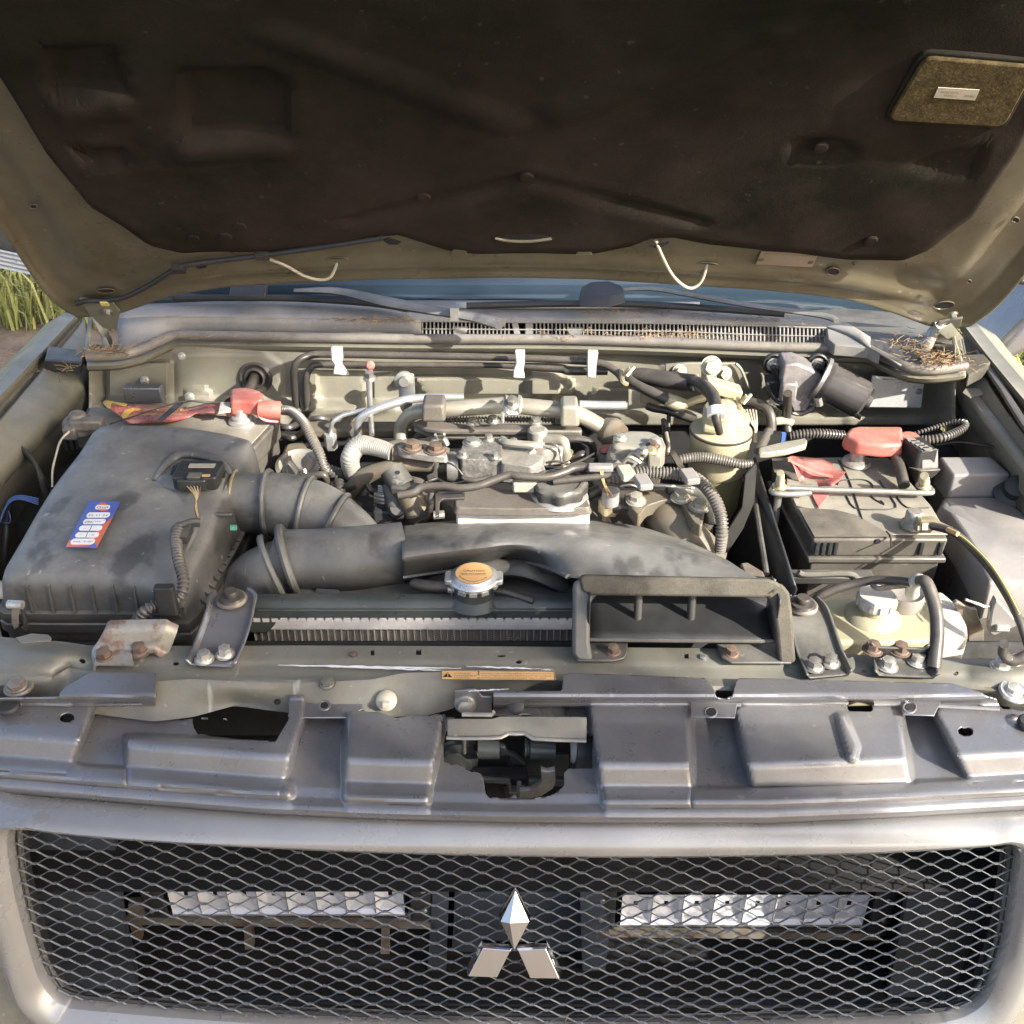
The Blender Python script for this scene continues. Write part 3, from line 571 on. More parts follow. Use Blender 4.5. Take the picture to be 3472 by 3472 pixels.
blade('w', 'right wiper with black hub cover left and arm reaching to the right corner', ([pz(0, *q, 1.185) for q in ((1100, 560), (1160, 548), (1230, 545), (1300, 556), (1420, 577), (1545, 594), (1580, 606))], [.005, .005, .007, .008, .008, .009, .008]),
      [pz(0, x, y, 1.165) for x, y in ((880, 577), (1050, 573), (1200, 574), (1340, 582), (1480, 592))], [pz(0, x, y, 1.19) for x, y in ((1093, 580), (1098, 562), (1115, 552), (1150, 550), (1175, 560), (1180, 572), (1150, 580))], pz(0, 1580, 606, 1.15))
obj('arm_elbow', MB().box(pz(0, 858, 590, 1.19), (.014, .02, .02)), M['steel'], bpy.data.objects['windscreen_wiper'])
# ================================================================ weather seal, firewall
SP_ = [(164, 673), (216, 671), (259, 662), (302, 643), (331, 633), (403, 633), (501, 635), (640, 637), (789, 639), (1057, 640), (1261, 646), (1431, 653), (1502, 655), (1613, 658), (1639, 660), (1664, 672), (1703, 690), (1729, 696), (1768, 697), (1822, 690)]
obj_seal = one('weatherstrip', MB().tube([pz(0, x, y, 1.128) for x, y in SP_], .0082, 12, n=8), M['seal'], 'long rubber weatherstrip along the top edge of the firewall', 'weatherstrip')
lip = thing('firewall', 'khaki firewall at the back of the engine bay with folded top flange', 'firewall', (0, 1.66, .7))
Rr = []
for q in spline([V(x, y, 0) for x, y in SP_], 8):
    x, y = q.x, q.y; Rr.append([pz(0, x, y + 3, 1.113), pz(0, x, y + 8, 1.116), pz(0, x, y + 11, 1.114), pz(0, x, y + 13, 1.1155), pz(0, x, y + 18, 1.115), pz(0, x, y + 22, 1.108), pz(0, x, y + 22, 1.108) + V(0, .004, -.006)])
obj('top_flange', MB().grid(Rr), M['khaki_wall'], lip, solid=.0016)
FW = 1.672
feats = [(pl_('205,690 318,684 320,860 205,860'), .022, 5), (pl_('335,668 500,668 530,690 534,850 335,850'), .006, 8), (pl_('560,700 597,700 602,770 556,785'), .010, 6), (pl_('575,700 690,700 688,772 580,790'), .012, 6),
         (pl_('705,712 740,705 770,720 770,745 740,770 700,780'), .013, 7), (pl_('782,714 1070,716 1080,728 1070,744 800,744'), .022, 8), (pl_('1000,700 1050,708 1060,740 1040,752 1000,742'), .018, 8),
         (pl_('1125,735 1195,735 1192,765 1095,765'), .010, 5), (pl_('1255,690 1400,688 1440,700 1470,768 1262,765'), .006, 6), (pl_('350,735 385,730 398,745 398,780 350,780'), .008, 5),
         (pl_('1600,690 1800,700 1800,830 1600,830'), .006, 12), (pl_('0,760 2000,790 2000,900 0,900'), .030, 22)]
rows = []
for j in range(39):
    row = []
    for i in range(204):
        x = 168 + i * 8.05; y = 650 + j * 4.0; Y = FW
        for P, a, s_ in feats:
            if min(q[0] for q in P) - 30 < x < max(q[0] for q in P) + 30:
                q = sd(x, y, P)
                if q > -s_: Y -= a * sm(-s_, s_ * .3, q)
        Y -= .16 * sm(1720, 1850, x) + .05 * sm(210, 150, x)
        row.append(py(0, x, y, Y))
    rows.append(row)
obj('wall_sheet', MB().grid(rows), M['khaki_wall'], lip, solid=.0015)
for (x, y, r) in ((358, 750, .007), (343, 672, .005), (273, 718, .006), (763, 720, .007), (728, 0, 0), (1185, 0, 0)):
    if r: hexbolt('bolt', py(0, x, y, FW - .026), V(0, -1, .2), r, lip, M['zinc'])
obj('grommet', MB().lathe(py(0, 482, 712, FW - .006), [(.030, 0), (.030, .004), (.025, .007), (.019, .004), (.0185, .008), (.015, .010), (.012, .006), (.012, 0)], V(0, -1, .15), 28), M['rubd'], lip)
obj('grommet_hole', MB().lathe(py(0, 482, 712, FW - .007), [(0, .002), (.0125, .002)], V(0, -1, .15), 20), M['void'], lip)
one('speedometer_cable', MB().tube([py(0, 480, 712, 1.66), py(0, 474, 728, 1.62), py(0, 466, 745, 1.58), py(0, 462, 775, 1.55)], .0085, 12), M['rub'], 'short black hose dropping out of the round firewall grommet', 'hose')
obj('cable_bracket', MB().box(py(0, 272, 745, FW-.036), (.032, .012, .026)), M['black'], lip, bevel=.002)
pl = obj('chassis_plate', MB().prism([py(36, x, y, 1.60) for x, y in ((895, 470), (1800, 545), (1735, 1020), (850, 1010))], V(0, -.001, 0)), M['plateg'], lip)
def txp(parent, reg, Y, s, a, b, up, m, hf, name='lettering', d=.0012, **k):
    A, B, U = py(reg, *a, Y), py(reg, *b, Y), py(reg, *up, Y); xd = (B - A)
    o = text(name, s, m, parent, A + V(0, -d, 0), xd, (U - A), (U - A).length * hf, width=xd.length, **k); return o
txp(lip, 36, 1.60, 'MITSUBISHI MOTORS CORPORATION', (960, 540), (1740, 558), (966, 505), M['ink'], .8)
for x, y in ((895, 745), (1710, 750)): obj('rivet', MB().lathe(py(36, x, y, 1.599), [(0, .003), (.004, .0025), (.0055, 0)], V(0, -1, 0)), M['steel'], lip)
# sloping toe board and floor, near-black to paint the shade under the engine
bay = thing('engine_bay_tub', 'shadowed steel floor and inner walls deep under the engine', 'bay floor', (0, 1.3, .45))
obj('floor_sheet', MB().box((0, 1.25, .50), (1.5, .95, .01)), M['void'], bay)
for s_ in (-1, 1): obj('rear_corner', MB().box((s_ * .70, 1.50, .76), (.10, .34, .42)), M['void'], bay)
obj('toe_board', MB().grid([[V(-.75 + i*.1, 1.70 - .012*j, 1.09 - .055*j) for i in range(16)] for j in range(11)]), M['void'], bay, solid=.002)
# ================================================================ wings (fenders) and inner rails
def wing(sx, label, edge, mid, rail_out, rail_in, wz, foam):
    t = thing('wing', label, 'car wing', (sx * .78, 1.2, .6), 'front wings')
    obj('outer_skin', MB().grid([[p + V(sx * o, 0, -h) for p in edge] for o, h in ((-.004, .012), (-.002, .0), (.003, .001), (.02, -.002), (.06, .02), (.10, .10), (.12, .35))]), M['khaki'], t, solid=.0015)
    obj('gutter', MB().grid([[a.lerp(b, u) - V(0, 0, dz) for a, b in zip(edge, mid)] for u, dz in ((0, .012), (.15, .03), (.8, .035), (1, .012))]), M['khaki'], t, solid=.0015)
    obj('rail', MB().grid([mid, [p.lerp(q, .1) + V(0, 0, .003) for p, q in zip(mid, rail_in)], [p.lerp(q, .9) + V(0, 0, .002) for p, q in zip(mid, rail_in)], rail_in, [p + V(-sx*.006, 0, -.02) for p in rail_in]]), M['khaki'], t, solid=.0015)
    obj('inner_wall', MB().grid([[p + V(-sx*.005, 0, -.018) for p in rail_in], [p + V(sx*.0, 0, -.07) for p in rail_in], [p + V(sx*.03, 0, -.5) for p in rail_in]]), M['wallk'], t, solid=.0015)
    return t
def lerpl(s, z): return spline(lz(0, s, z), 4)
LW = wing(-1, 'left wing and inner rail in shade beside the air filter box', lerpl('144,592 70,671 0,745 -120,870', 1.10), lerpl('160,600 104,668 40,745 -70,870', 1.085), None, lerpl('168,690 118,760 20,860 -60,960', 1.06), 0, None)
RW = wing(1, 'right wing with sunlit rail running beside the fuse boxes', lerpl('1820,612 1860,664 1932,751 2040,880', 1.11), lerpl('1812,640 1846,690 1900,775 2000,905', 1.09), None, lerpl('1806,712 1822,752 1880,830 1960,930', 1.06), 0, None)
obj('seam_sealer', MB().tube(lz(0, '1846,665 1868,700 1895,740 1932,800 1990,880', 1.10), .0075, 8, flat=.6, up=Z), M['rubd'], RW)
obj('lit_stiffener', MB().grid([lz(0, '1818,739 1850,790 1915,870 1960,930', 1.075), lz(0, '1824,733 1858,783 1928,868 1972,926', 1.079), lz(0, '1836,734 1872,780 1945,866 1990,926', 1.078), lz(0, '1840,738 1880,790 1955,880 2000,936', 1.070)]), M['khaki_wall'], RW, solid=.001)
obj('slotted_tab', MB().prism(lz(0, '1816,742 1822,734 1856,734 1854,746 1830,752', 1.078), V(0, 0, .0015)), M['khaki_wall'], RW)
one('foam_block', MB().prism(lz(0, '1802,692 1850,690 1864,706 1852,716 1822,732 1806,716', 1.092), V(0, 0, .022)), M['foam'], 'grey crumbly foam block at the right end of the firewall flange', 'foam block', bevel=.003)
one('foam_block', MB().hexa(lz(0, '84,678 84,700 154,706 160,676', 1.082), lz(0, '92,652 84,678 156,684 160,660', 1.105)), M['black'], 'black foam block at the left end of the firewall flange', 'foam block', bevel=.003)
one('cable_bundle_strap', MB().tube(lz(0, '0,822,1.05 30,840,1.05 62,870,1.045 80,905,1.03 92,950,.99'), .011, 8, flat=.35, up=X), M['black'], 'flat dark strap arching off the left wing behind the filter box', 'strap')
one('wing_grommet', MB().lathe(pz(0, 0, 880, 1.02), [(.006, .008), (.012, .010), (.02, .008), (.022, 0), (.006, 0)], V(.6, -.6, .5)), M['rub'], 'black rubber grommet at the left picture edge below the strap', 'grommet')
for xs_, nm in (((-1.02), 'left'), (1.02, 'right')): pass
# door mirrors seen past the hood edges
def mirror(reg, P, Y, label, m2):
    t = thing('door_mirror', label, 'mirror', py(0, P[0][0], P[0][1], Y), 'door mirrors')
    obj('mirror_housing', MB().prism([py(0, x, y, Y) for x, y in P], V(0, .16, .0), taper=.8), M['grey'], t, bevel=.02, bseg=3)
    return t
mt = mirror(0, [(-60, 400), (0, 395), (30, 440), (58, 505), (20, 500), (-60, 470)], 2.15, 'left door mirror with ribbed silver underside beyond the hood edge', None)
obj('ribbed_lens', MB().grid([[py(0, -40 + i * 12 + j * 1.5, 462 + j * 4.2 + i * 2.6, 2.135 - .003 * (j % 2)) for i in range(8)] for j in range(10)]), M['alub'], mt, smooth=False)
mirror(0, [(1915, 540), (1925, 515), (1990, 490), (2040, 500), (2040, 545)], 2.15, 'right door mirror, pale in sun at the picture edge', None)
one('dark_gate_rail', MB().prism([py(0, x, y, 2.6) for x, y in ((1868, 672), (1900, 640), (1932, 608), (2000, 560), (2000, 640), (1932, 668), (1893, 690))], V(0, .5, 0)), M['panel'], 'dark blue-grey bodywork standing in the grass beyond the right wing', 'parked car part', bevel=.02)
# ================================================================ radiator support crossmember
cm = thing('crossmember', 'khaki radiator support crossmember with bolts, holes and scratches across the front', 'crossmember', (0, .96, .96))
BK = L0('-200,1198 0,1203 120,1212 166,1219 363,1220 577,1219 966,1221 1300,1224 1500,1228 1640,1238 1800,1243 1932,1244 2100,1246')
FE = L0('-200,1290 0,1292 90,1285 130,1262 200,1275 290,1288 360,1283 450,1288 560,1290 620,1288 700,1284 760,1272 820,1270 860,1268 1000,1274 1040,1282 1100,1290 1350,1300 1560,1305 1700,1306 1830,1300 1900,1305 2100,1310')
BT = L0('-200,1330 0,1330 130,1340 290,1361 363,1353 441,1332 501,1339 538,1342 600,1352 686,1357 740,1352 797,1352 849,1338 870,1325 1100,1318 1400,1318 1830,1318 1900,1330 2100,1330')
rows = [[] for _ in range(26)]
xs = [-120 + i * 9 for i in range(240)]
for x in xs:
    b, f, t = ip(*BK, x), ip(*FE, x), ip(*BT, x)
    def zt(y): return 1.0 + .006 * sm(1330, 1500, x) * 0 - .003 * sm(b + 25, b + 40, y) + .004 * sm(b + 60, b + 70, y)
    dome = .014 * max(0, 1 - ((x - 60) / 120) ** 2) * sm(b + 10, b + 40, 1250) if x < 190 else 0
    dome2 = .010 * max(0, 1 - ((x - 1905) / 80) ** 2) if x > 1830 else 0
    rows[0].append(pz(0, x, b, 1.0) + V(0, 0, -.022)); rows[1].append(pz(0, x, b, 1.0) + V(0, 0, -.003)); rows[2].append(pz(0, x, b + 2, 1.0))
    for k in range(14):
        y = b + 4 + (f - b - 8) * k / 13; rows[3 + k].append(pz(0, x, y, zt(y) + (dome + dome2) * math.sin(3.14 * k / 13)))
    y0 = pz(0, x, f, .999); y1 = pz(0, x, t, .962)
    for k in range(9):
        u = k / 8; rows[17 + k].append(pz(0, x, f + (t - f) * u, .999 - .037 * u - .004 * math.sin(u * 3.14) * 0 + .004 * math.sin(u * 6.28) * sm(300, 500, x) * sm(560, 450, x)))
o = obj('top_panel', MB().grid(rows), M['member'], cm, solid=.0022, soff=1)
co_ = root_of(o).location
def cutpx(o, holes, z):
    mb = MB(); c = root_of(o).location
    for P in holes:
        lo = [pz(0, x, y, z) - c * 0 for x, y in P]; mb.prism([p + V(0, 0, .016) for p in lo], V(0, 0, -.032))
    mb.v = [v - c for v in mb.v] if False else mb.v
    return cut_world(o, mb)
def cut_world(o, mb):
    c = root_of(o).location; me = bpy.data.meshes.new('cutter'); me.from_pydata([tuple(v - c) for v in mb.v], [], mb.f)
    bm = bmesh.new(); bm.from_mesh(me); bmesh.ops.recalc_face_normals(bm, faces=bm.faces); bm.to_mesh(me); bm.free()
    q = bpy.data.objects.new('cutter', me); COL.objects.link(q); q.parent = o.parent
    k = o.modifiers.new('holes', 'BOOLEAN'); k.operation = 'DIFFERENCE'; k.object = q; k.solver = 'EXACT'
    bpy.context.view_layer.update(); ev = o.evaluated_get(bpy.context.evaluated_depsgraph_get())
    nm = bpy.data.meshes.new_from_object(ev); nm.name = o.name; o.modifiers.clear(); o.data = nm
    nm.set_sharp_from_angle(angle=R(38)); bpy.data.objects.remove(q); return o
def ell(x, y, a, b, n=18, r=0): return [(x + a*math.cos(2*math.pi*k/n)*math.cos(r) - b*math.sin(2*math.pi*k/n)*math.sin(r), y + a*math.cos(2*math.pi*k/n)*math.sin(r) + b*math.sin(2*math.pi*k/n)*math.cos(r)) for k in range(n)]
def rq(x, y, a, b): return [(x-a, y-b), (x+a, y-b), (x+a, y+b), (x-a, y+b)]
cutpx(o, [rq(790, 1233, 5, 5), ell(945, 1240, 9, 2.6, 12), ell(157, 1252, 6, 3), ell(332, 1252, 6, 3), ell(979, 1250, 6, 3), rq(703, 1234, 3.5, 5), rq(1295, 1240, 4, 5), ell(82, 1208, 9, 3.5), ell(1630, 1268, 5, 3), ell(1803, 1272, 5, 3), ell(975, 1312, 4, 3)], 1.0)
for x, y, a in ((524, 1325, 6.5), (1060, 1318, .1)):
    if a > 1: obj('round_hole', MB().prism([pz(0, p, q, .984) + V(0, -.0015, .0015) for p, q in ell(x, y, a, a * .8)], V(0, 0, .001)), M['void'], cm)
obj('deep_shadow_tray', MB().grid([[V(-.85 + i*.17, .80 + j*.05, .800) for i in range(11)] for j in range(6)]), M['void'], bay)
for (x, y, r, m_) in ((667, 1237, .0055, 'rust'), (1327, 1243, .0055, 'steel'), (617, 1290, .0075, 'member'), (1338, 1302, .0055, 'zinc'), (878, 1325, .0075, 'steel'), (32, 1296, .011, 'rusty'), (1912, 1303, .010, 'zinc'), (8, 1372, .0, '')):
    if r: hexbolt('bolt', pz(0, x, y, 1.001 if y < 1320 else .985), V(0, -.15, 1), r, cm, M[m_], h=r*.5)
obj('adjuster_ring', MB().lathe(pz(0, 36, 1299, .999), [(.011, .003), (.0145, .004), (.0165, .002), (.0165, 0), (.011, 0)], Z, 24), M['rusty'], cm)
obj('adjuster_ring', MB().lathe(pz(0, 1912, 1306, 1.0), [(.011, .003), (.0150, .004), (.0170, .002), (.0170, 0), (.011, 0)], V(0, -.2, 1), 24), M['zinc'], cm)
# white plastic rivet and scratches in the paint
obj('plastic_plug', MB().lathe(pz(0, 729, 1322, .985), [(0, .007), (.007, .0045), (.0115, .002), (.013, 0), (0, 0)], V(0, -.6, .8), 24).box(pz(0, 729, 1332, .986) + V(0, -.001, .003), (.009, .006, .007)), M['cream'], cm, bevel=.001)
sc = MB()
rnd = random.Random(4)
for x0, y0, x1, y1, w_ in ((525, 1255, 870, 1261, 2.0), (640, 1259, 880, 1266, 1.0), (880, 1257, 1040, 1263, 1.6), (1000, 1262, 1045, 1264, 1.2), (883, 1304, 960, 1300, 1.4), (1040, 1267, 1046, 1280, 1.2)):
    n_ = 24; up_ = []; dn = []
    for k in range(n_ + 1):
        t = k / n_; x = x0 + (x1 - x0) * t; y = y0 + (y1 - y0) * t + rnd.uniform(-.5, .5); ww = w_ * (.35 + .65 * math.sin(3.14 * t)) * rnd.uniform(.4, 1)
        up_.append(pz(0, x, y - ww*1.3, 1.0048)); dn.append(pz(0, x, y + ww*1.3, 1.0048))
    sc.grid([up_, dn])
obj('bare_metal_scratch', sc, M['paper'], cm, smooth=False)
# warning sticker
stk = obj('warning_sticker', MB().prism([pz(0, x, y, 1.0072) for x, y in ((834, 1265), (1047, 1267), (1048, 1283), (832, 1281))], V(0, 0, .0006)), M['orange'], cm, label='narrow orange warning sticker with black triangle')
def tz(parent, z, s, a, b, up, m, hf, reg=0, name='lettering', ext=.0003, **k):
    A, B, U = pz(reg, *a, z), pz(reg, *b, z), pz(reg, *up, z); xd = B - A
    return text(name, s, m, parent, A + V(0, 0, ext), xd, U - A, (U - A).length * hf, width=xd.length, **k)
ZS = 1.0080
obj('sticker_border', MB().grid([[pz(32, x, y, ZS + .0002) for x, y in ((75, 105), (1840, 120), (1850, 262), (70, 250), (75, 105))], [pz(32, x, y, ZS + .0002) for x, y in ((88, 112), (1828, 128), (1836, 252), (84, 243), (88, 112))]]), M['inkb'], stk, smooth=False)
obj('warning_triangle', MB().prism([pz(32, x, y, ZS) for x, y in ((175, 136), (246, 214), (98, 210))], V(0, 0, .0003)), M['ink'], stk)
obj('exclamation_mark', MB().prism([pz(32, x, y, ZS + .0003) for x, y in ((168, 150), (184, 150), (179, 186), (173, 186))], V(0, 0, .0003)).prism([pz(32, x, y, ZS + .0003) for x, y in ((169, 192), (183, 192), (183, 204), (169, 204))], V(0, 0, .0003)), M['orange'], stk)
for s_, y0, x1 in (('WARNING', 168, 530), ('AVERTISSEMENT', 205, 625), ('ACHTUNG', 238, 530)): tz(stk, ZS, s_, (262, y0), (x1, y0 + 3), (262, y0 - 32), M['inkb'], .95, 32)
for s_, y0, x0, x1 in (('KEEP HANDS CLEAR OF FAN AND DRIVE BELTS. FAN CAN START ANY TIME', 168, 690, 1790), ('TENIR LES MAINS A L ECART DU VENTILATEUR ET DES COURROIES', 205, 690, 1790), ('VENTILATOR KANN JEDERZEIT ANLAUFEN', 238, 690, 1700)):
    tz(stk, ZS, s_, (x0, y0), (x1, y0 + 6), (x0, y0 - 30), M['inkb'], .85, 32)
for y0 in (130, 152, 174, 228): obj('bullet', MB().disc(pz(32, 656, y0, ZS), .0011, Z, .0002, 8), M['inkb'], stk)
# ================================================================ dark grey upper grille panel with pads and channels
EX = L0('-260,1462 -80,1480 0,1492 250,1513 501,1533 720,1543 966,1549 1200,1550 1447,1550 1690,1540 1932,1526 2020,1518 2200,1492')
up = thing('nose_cover', 'dark grey painted top panel with raised pads between crossmember and grille', 'panel', (0, .87, .93))
PT = L0('-200,1318 0,1316 110,1314 125,1298 170,1272 292,1272 293,1300 294,1360 545,1352 548,1306 684,1306 688,1346 720,1348 740,1354 800,1353 838,1348 838,1355 930,1355 931,1306 1060,1306 1063,1276 1075,1272 1330,1282 1345,1300 1352,1315 1368,1318 1382,1312 1388,1290 1395,1282 1500,1284 1795,1292 1880,1318 1890,1340 2100,1346')
pads = [(pl_('-300,1315 181,1320 170,1355 127,1462 -300,1440'), .014), (pl_('240,1392 500,1398 545,1312 576,1312 572,1355 527,1505 240,1478'), .014),
        (pl_('655,1345 836,1340 836,1352 828,1400 806,1518 650,1512'), .016), (pl_('1110,1330 1150,1323 1302,1327 1304,1480 1303,1526 1140,1522'), .016),
        (pl_('1384,1338 1420,1322 1694,1328 1700,1355 1718,1478 1418,1482'), .016), (pl_('1782,1318 2300,1310 2300,1470 1830,1478 1762,1345'), .016),
        (pl_('1062,1268 1326,1276 1345,1312 1300,1328 1065,1318'), .010), (pl_('1390,1280 1800,1292 1880,1325 1750,1325 1395,1316'), .010)]
lowch = [(pl_('185,1298 265,1298 266,1332 180,1332'), -.006)]
def basez(r):                       # r = px above the front edge (1932 scale)
    ks = ((0, .932), (8, .944), (18, .947), (26, .9475), (34, .956), (42, .9565), (62, .9555), (68, .957), (103, .9770), (109, .979), (210, .984), (300, .989))
    for i in range(1, len(ks)):
        if r <= ks[i][0]: t = (r - ks[i-1][0]) / (ks[i][0] - ks[i-1][0]); return ks[i-1][1] + (ks[i][1] - ks[i-1][1]) * t
    return ks[-1][1]
def chz(r):
    ks = ((0, .932), (8, .944), (30, .945), (50, .949), (300, .968))
    for i in range(1, len(ks)):
        if r <= ks[i][0]: t = (r - ks[i-1][0]) / (ks[i][0] - ks[i-1][0]); return ks[i-1][1] + (ks[i][1] - ks[i-1][1]) * t
    return ks[-1][1]
openings = [pl_('363,1357 425,1358 430,1350 500,1344 547,1340 545,1360 520,1402 452,1398 395,1392 372,1385 365,1372'), ell(127, 1356, 14, 9, 18, -.15), ell(1821, 1382, 15, 9, 18, .12),
          pl_('1594,1320 1644,1320 1646,1345 1600,1344'), pl_('837,1388 837,1440 872,1446 880,1455 906,1460 912,1470 916,1498 925,1506 1005,1506 1035,1502 1052,1495 1064,1484 1064,1460 1072,1452 1120,1452 1122,1388 1000,1350 860,1352')]
openings.append([(a, b) for a, b in zip(*PT)] + [(2200, 1200), (-300, 1200)])
NX, NY = 760, 104
gx = [[0] * NX for _ in range(NY)]; gz = [[0] * NX for _ in range(NY)]
for j in range(NY):
    for i in range(NX):
        x = -180 + i * 3.04; e = ip(*EX, x); y = e + (1266 - e) * (j / (NY - 1)) ** .95; r = e - y
        w_ = 0
        for P, a in pads:
            if min(q[0] for q in P) - 9 < x < max(q[0] for q in P) + 9 and min(q[1] for q in P) - 9 < y < max(q[1] for q in P) + 9:
                w_ = max(w_, sm(-5, 3.5, sd(x, y, P)))
        ledge = sm(560, 540, x) + sm(650, 656, x) * sm(812, 806, x) + sm(1136, 1142, x)     # long front ridge, not before the latch
        z = chz(r) * (1 - w_) + basez(r) * w_
        if r < 60: z = max(z, basez(r) * min(1, ledge) + chz(r) * (1 - min(1, ledge))) if w_ < .5 else z
        if 1565 < x < 1630: z += .007 * sm(-3, 2, sd(x, y, pl_('1578,1350 1592,1350 1618,1410 1612,1434 1602,1434')))
        if y < 1330: z = max(z, .988) + (1.0085 - max(z, .988)) * sm(1326, 1312, y) if x > 880 or x < 300 else z + .004 * sm(1325, 1310, y)
        gx[j][i] = [x, y]; gz[j][i] = z
for _ in range(2):              # round off the pressed edges
    g2_ = [r[:] for r in gz]
    for j in range(1, NY - 1):
        for i in range(1, NX - 1): gz[j][i] = .4 * g2_[j][i] + .15 * (g2_[j-1][i] + g2_[j+1][i] + g2_[j][i-1] + g2_[j][i+1])
ins = [[None] * NX for _ in range(NY)]
for P in openings:
    mnx, mxx, mny, mxy = min(q[0] for q in P), max(q[0] for q in P), min(q[1] for q in P), max(q[1] for q in P)
    for j in range(NY):
        for i in range(NX):
            x, y = gx[j][i]
            if mnx <= x <= mxx and mny <= y <= mxy and inside(x, y, P): ins[j][i] = P
mbp = MB(); mv = {}
def nearest(x, y, P):
    best = None
    for k in range(len(P)):
        ax, ay = P[k-1]; bx, by = P[k]; vx, vy = bx-ax, by-ay; q = vx*vx+vy*vy or 1; t = max(0, min(1, ((x-ax)*vx+(y-ay)*vy)/q)); cx, cy = ax+vx*t, ay+vy*t; d = math.hypot(x-cx, y-cy)
        if best is None or d < best[0]: best = (d, cx, cy)
    return best[1], best[2]
for j in range(NY - 1):
    for i in range(NX - 1):
        c4 = ((j, i), (j, i+1), (j+1, i+1), (j+1, i)); n_in = sum(1 for a, b in c4 if ins[a][b])
        if n_in == 4: continue
        if n_in:
            for a, b in c4:
                if ins[a][b] and (a, b) not in mv: mv[(a, b)] = nearest(*gx[a][b], ins[a][b])
        mbp.f.append(tuple(a * NX + b for a, b in c4))
for j in range(NY):
    for i in range(NX):
        x, y = mv.get((j, i), gx[j][i]); mbp.v.append(pz(0, x, y, gz[j][i]))
o = obj('pressed_sheet', mbp, M['panel'], up, solid=.0022, soff=1)
for P in ('186,1297 266,1297 268,1330 180,1332', '1303,1323 1392,1327 1386,1356 1304,1354', '1700,1309 1782,1312 1762,1352 1704,1350'):
    obj('tab_plate', MB().prism([pz(0, x, y, .9905) for x, y in pl_(P)], V(0, 0, .0015)), M['panel'], up, bevel=.0007)
for x, y, r in ((233, 1310, 9), (1341, 1343, 10), (1716, 1334, 9), (612, 1331, 8)):
    obj('bolt_hole', MB().prism([pz(0, a, b, .9923) for a, b in ell(x, y, r * .9, r * .72, 20)], V(0, 0, .0004)), M['void'], up)
for x, y, r in ((233, 1310, 11), (612, 1331, 10), (1341, 1344, 11), (1716, 1335, 12)):
    obj('hole_collar', MB().tube([pz(0, a, b, .992) for a, b in ell(x, y, r, r * .85, 20)], .0013, 8, smooth=False, closed=True), M['panel'], up)
obj('screw_head', MB().lathe(pz(0, 973, 1333, .985), [(0, .003), (.006, .003), (.0095, .0015), (.0095, 0), (0, 0)], V(0, -.7, .7), 20), M['blackc'], up)
obj('tab_plate', MB().prism([pz(0, x, y, .976) for x, y in ((548, 1306), (684, 1306), (684, 1340), (655, 1356), (573, 1356), (548, 1342))], V(0, 0, .002)), M['panel'], up, bevel=.001)
obj('rubber_buffer', MB().lathe(pz(0, 18, 1336, .990), [(0, .006), (.010, .0055), (.0122, .0035), (.0122, 0), (0, 0)], V(0, -.1, 1), 24), M['blackc'], up)
obj('rubber_buffer', MB().lathe(pz(0, 1940, 1366, .987), [(0, .006), (.010, .0055), (.0122, .0035), (.0122, 0), (0, 0)], V(0, -.1, 1), 24), M['blackc'], up)
obj('folded_lip', MB().tube([pz(0, x, y, .981) for x, y in ((-40, 1338), (60, 1338), (120, 1322), (181, 1322))], .0022, 6, smooth=False), M['panel'], up)
for P in (((183, 1300), (190, 1296), (262, 1296), (268, 1300)), ((932, 1308), (1060, 1310), (1300, 1320), (1350, 1328), (1398, 1330)), ((1400, 1320), (1600, 1326)), ((1648, 1328), (1698, 1328)), ((1712, 1310), (1800, 1313)), ((1770, 1332), (1885, 1338))):
    obj('folded_lip', MB().tube([pz(0, x, y, .990) for x, y in P], .0026, 8, smooth=False), M['panel'], up)
obj('clip_bridge', MB().tube([pz(0, x, y, .993) for x, y in ((1597, 1318), (1602, 1310), (1620, 1308), (1638, 1312), (1644, 1322))], .003, 8), M['panel'], up)
rnd = random.Random(5)
# ================================================================ hood latch in the centre notch
la = thing('hood_latch', 'grimy steel hood latch in the centre notch with white nylon bush and two springs', 'latch', pz(0, 970, 1440, .93))
# cover plate above the latch
obj('cover_plate', MB().grid([[pz(21, x, y0 + (y1 - y0) * t, z0 + (z1 - z0) * t) for x, y0, y1 in ((215, 345, 560), (380, 345, 552), (700, 345, 552), (790, 320, 548), (880, 320, 505), (1060, 320, 505), (1160, 320, 565), (1400, 325, 575), (1640, 325, 585), (1735, 330, 590))] for t, z0, z1 in ((0, .986, .972), (.5, .986, .972), (.9, .986, .972), (1, .986, .968))]), M['member'], la, solid=.003, bevel=.001)
obj('cover_edge', MB().tube([pz(21, x, y, .9735) for x, y in ((205, 555), (400, 560), (700, 558), (800, 550), (880, 508), (970, 512), (1060, 508), (1150, 565), (1400, 578), (1730, 588))], .0022, 8, smooth=False), M['steel'], la)
obj('cover_lug', MB().tube([pz(21, x, y, .99) for x, y in ((375, 298), (700, 302), (718, 270))], .0028, 8, smooth=False), M['steel'], la)
obj('latch_plate', MB().prism(ly(21, '390,720 520,722 545,735 780,740 860,745 900,880 905,990 700,990 580,990 560,930 420,905 390,840', .93), V(0, .006, 0)), M['radb'], la, bevel=.002)
obj('latch_plate', MB().prism(ly(21, '1040,745 1150,738 1390,745 1545,740 1545,860 1510,990 1400,990 1060,1010 1030,900', .93), V(0, .006, 0)), M['radb'], la, bevel=.002)
obj('striker_claw', MB().prism(ly(21, '780,645 850,660 880,720 960,750 1080,850 1040,865 960,860 900,870 880,760 780,740', .912), V(0, .008, 0)), M['radb'], la, bevel=.002)
obj('spring_sleeve', MB().tube(ly(21, '550,672 785,672', .905), .0125, 12), M['radb'], la)
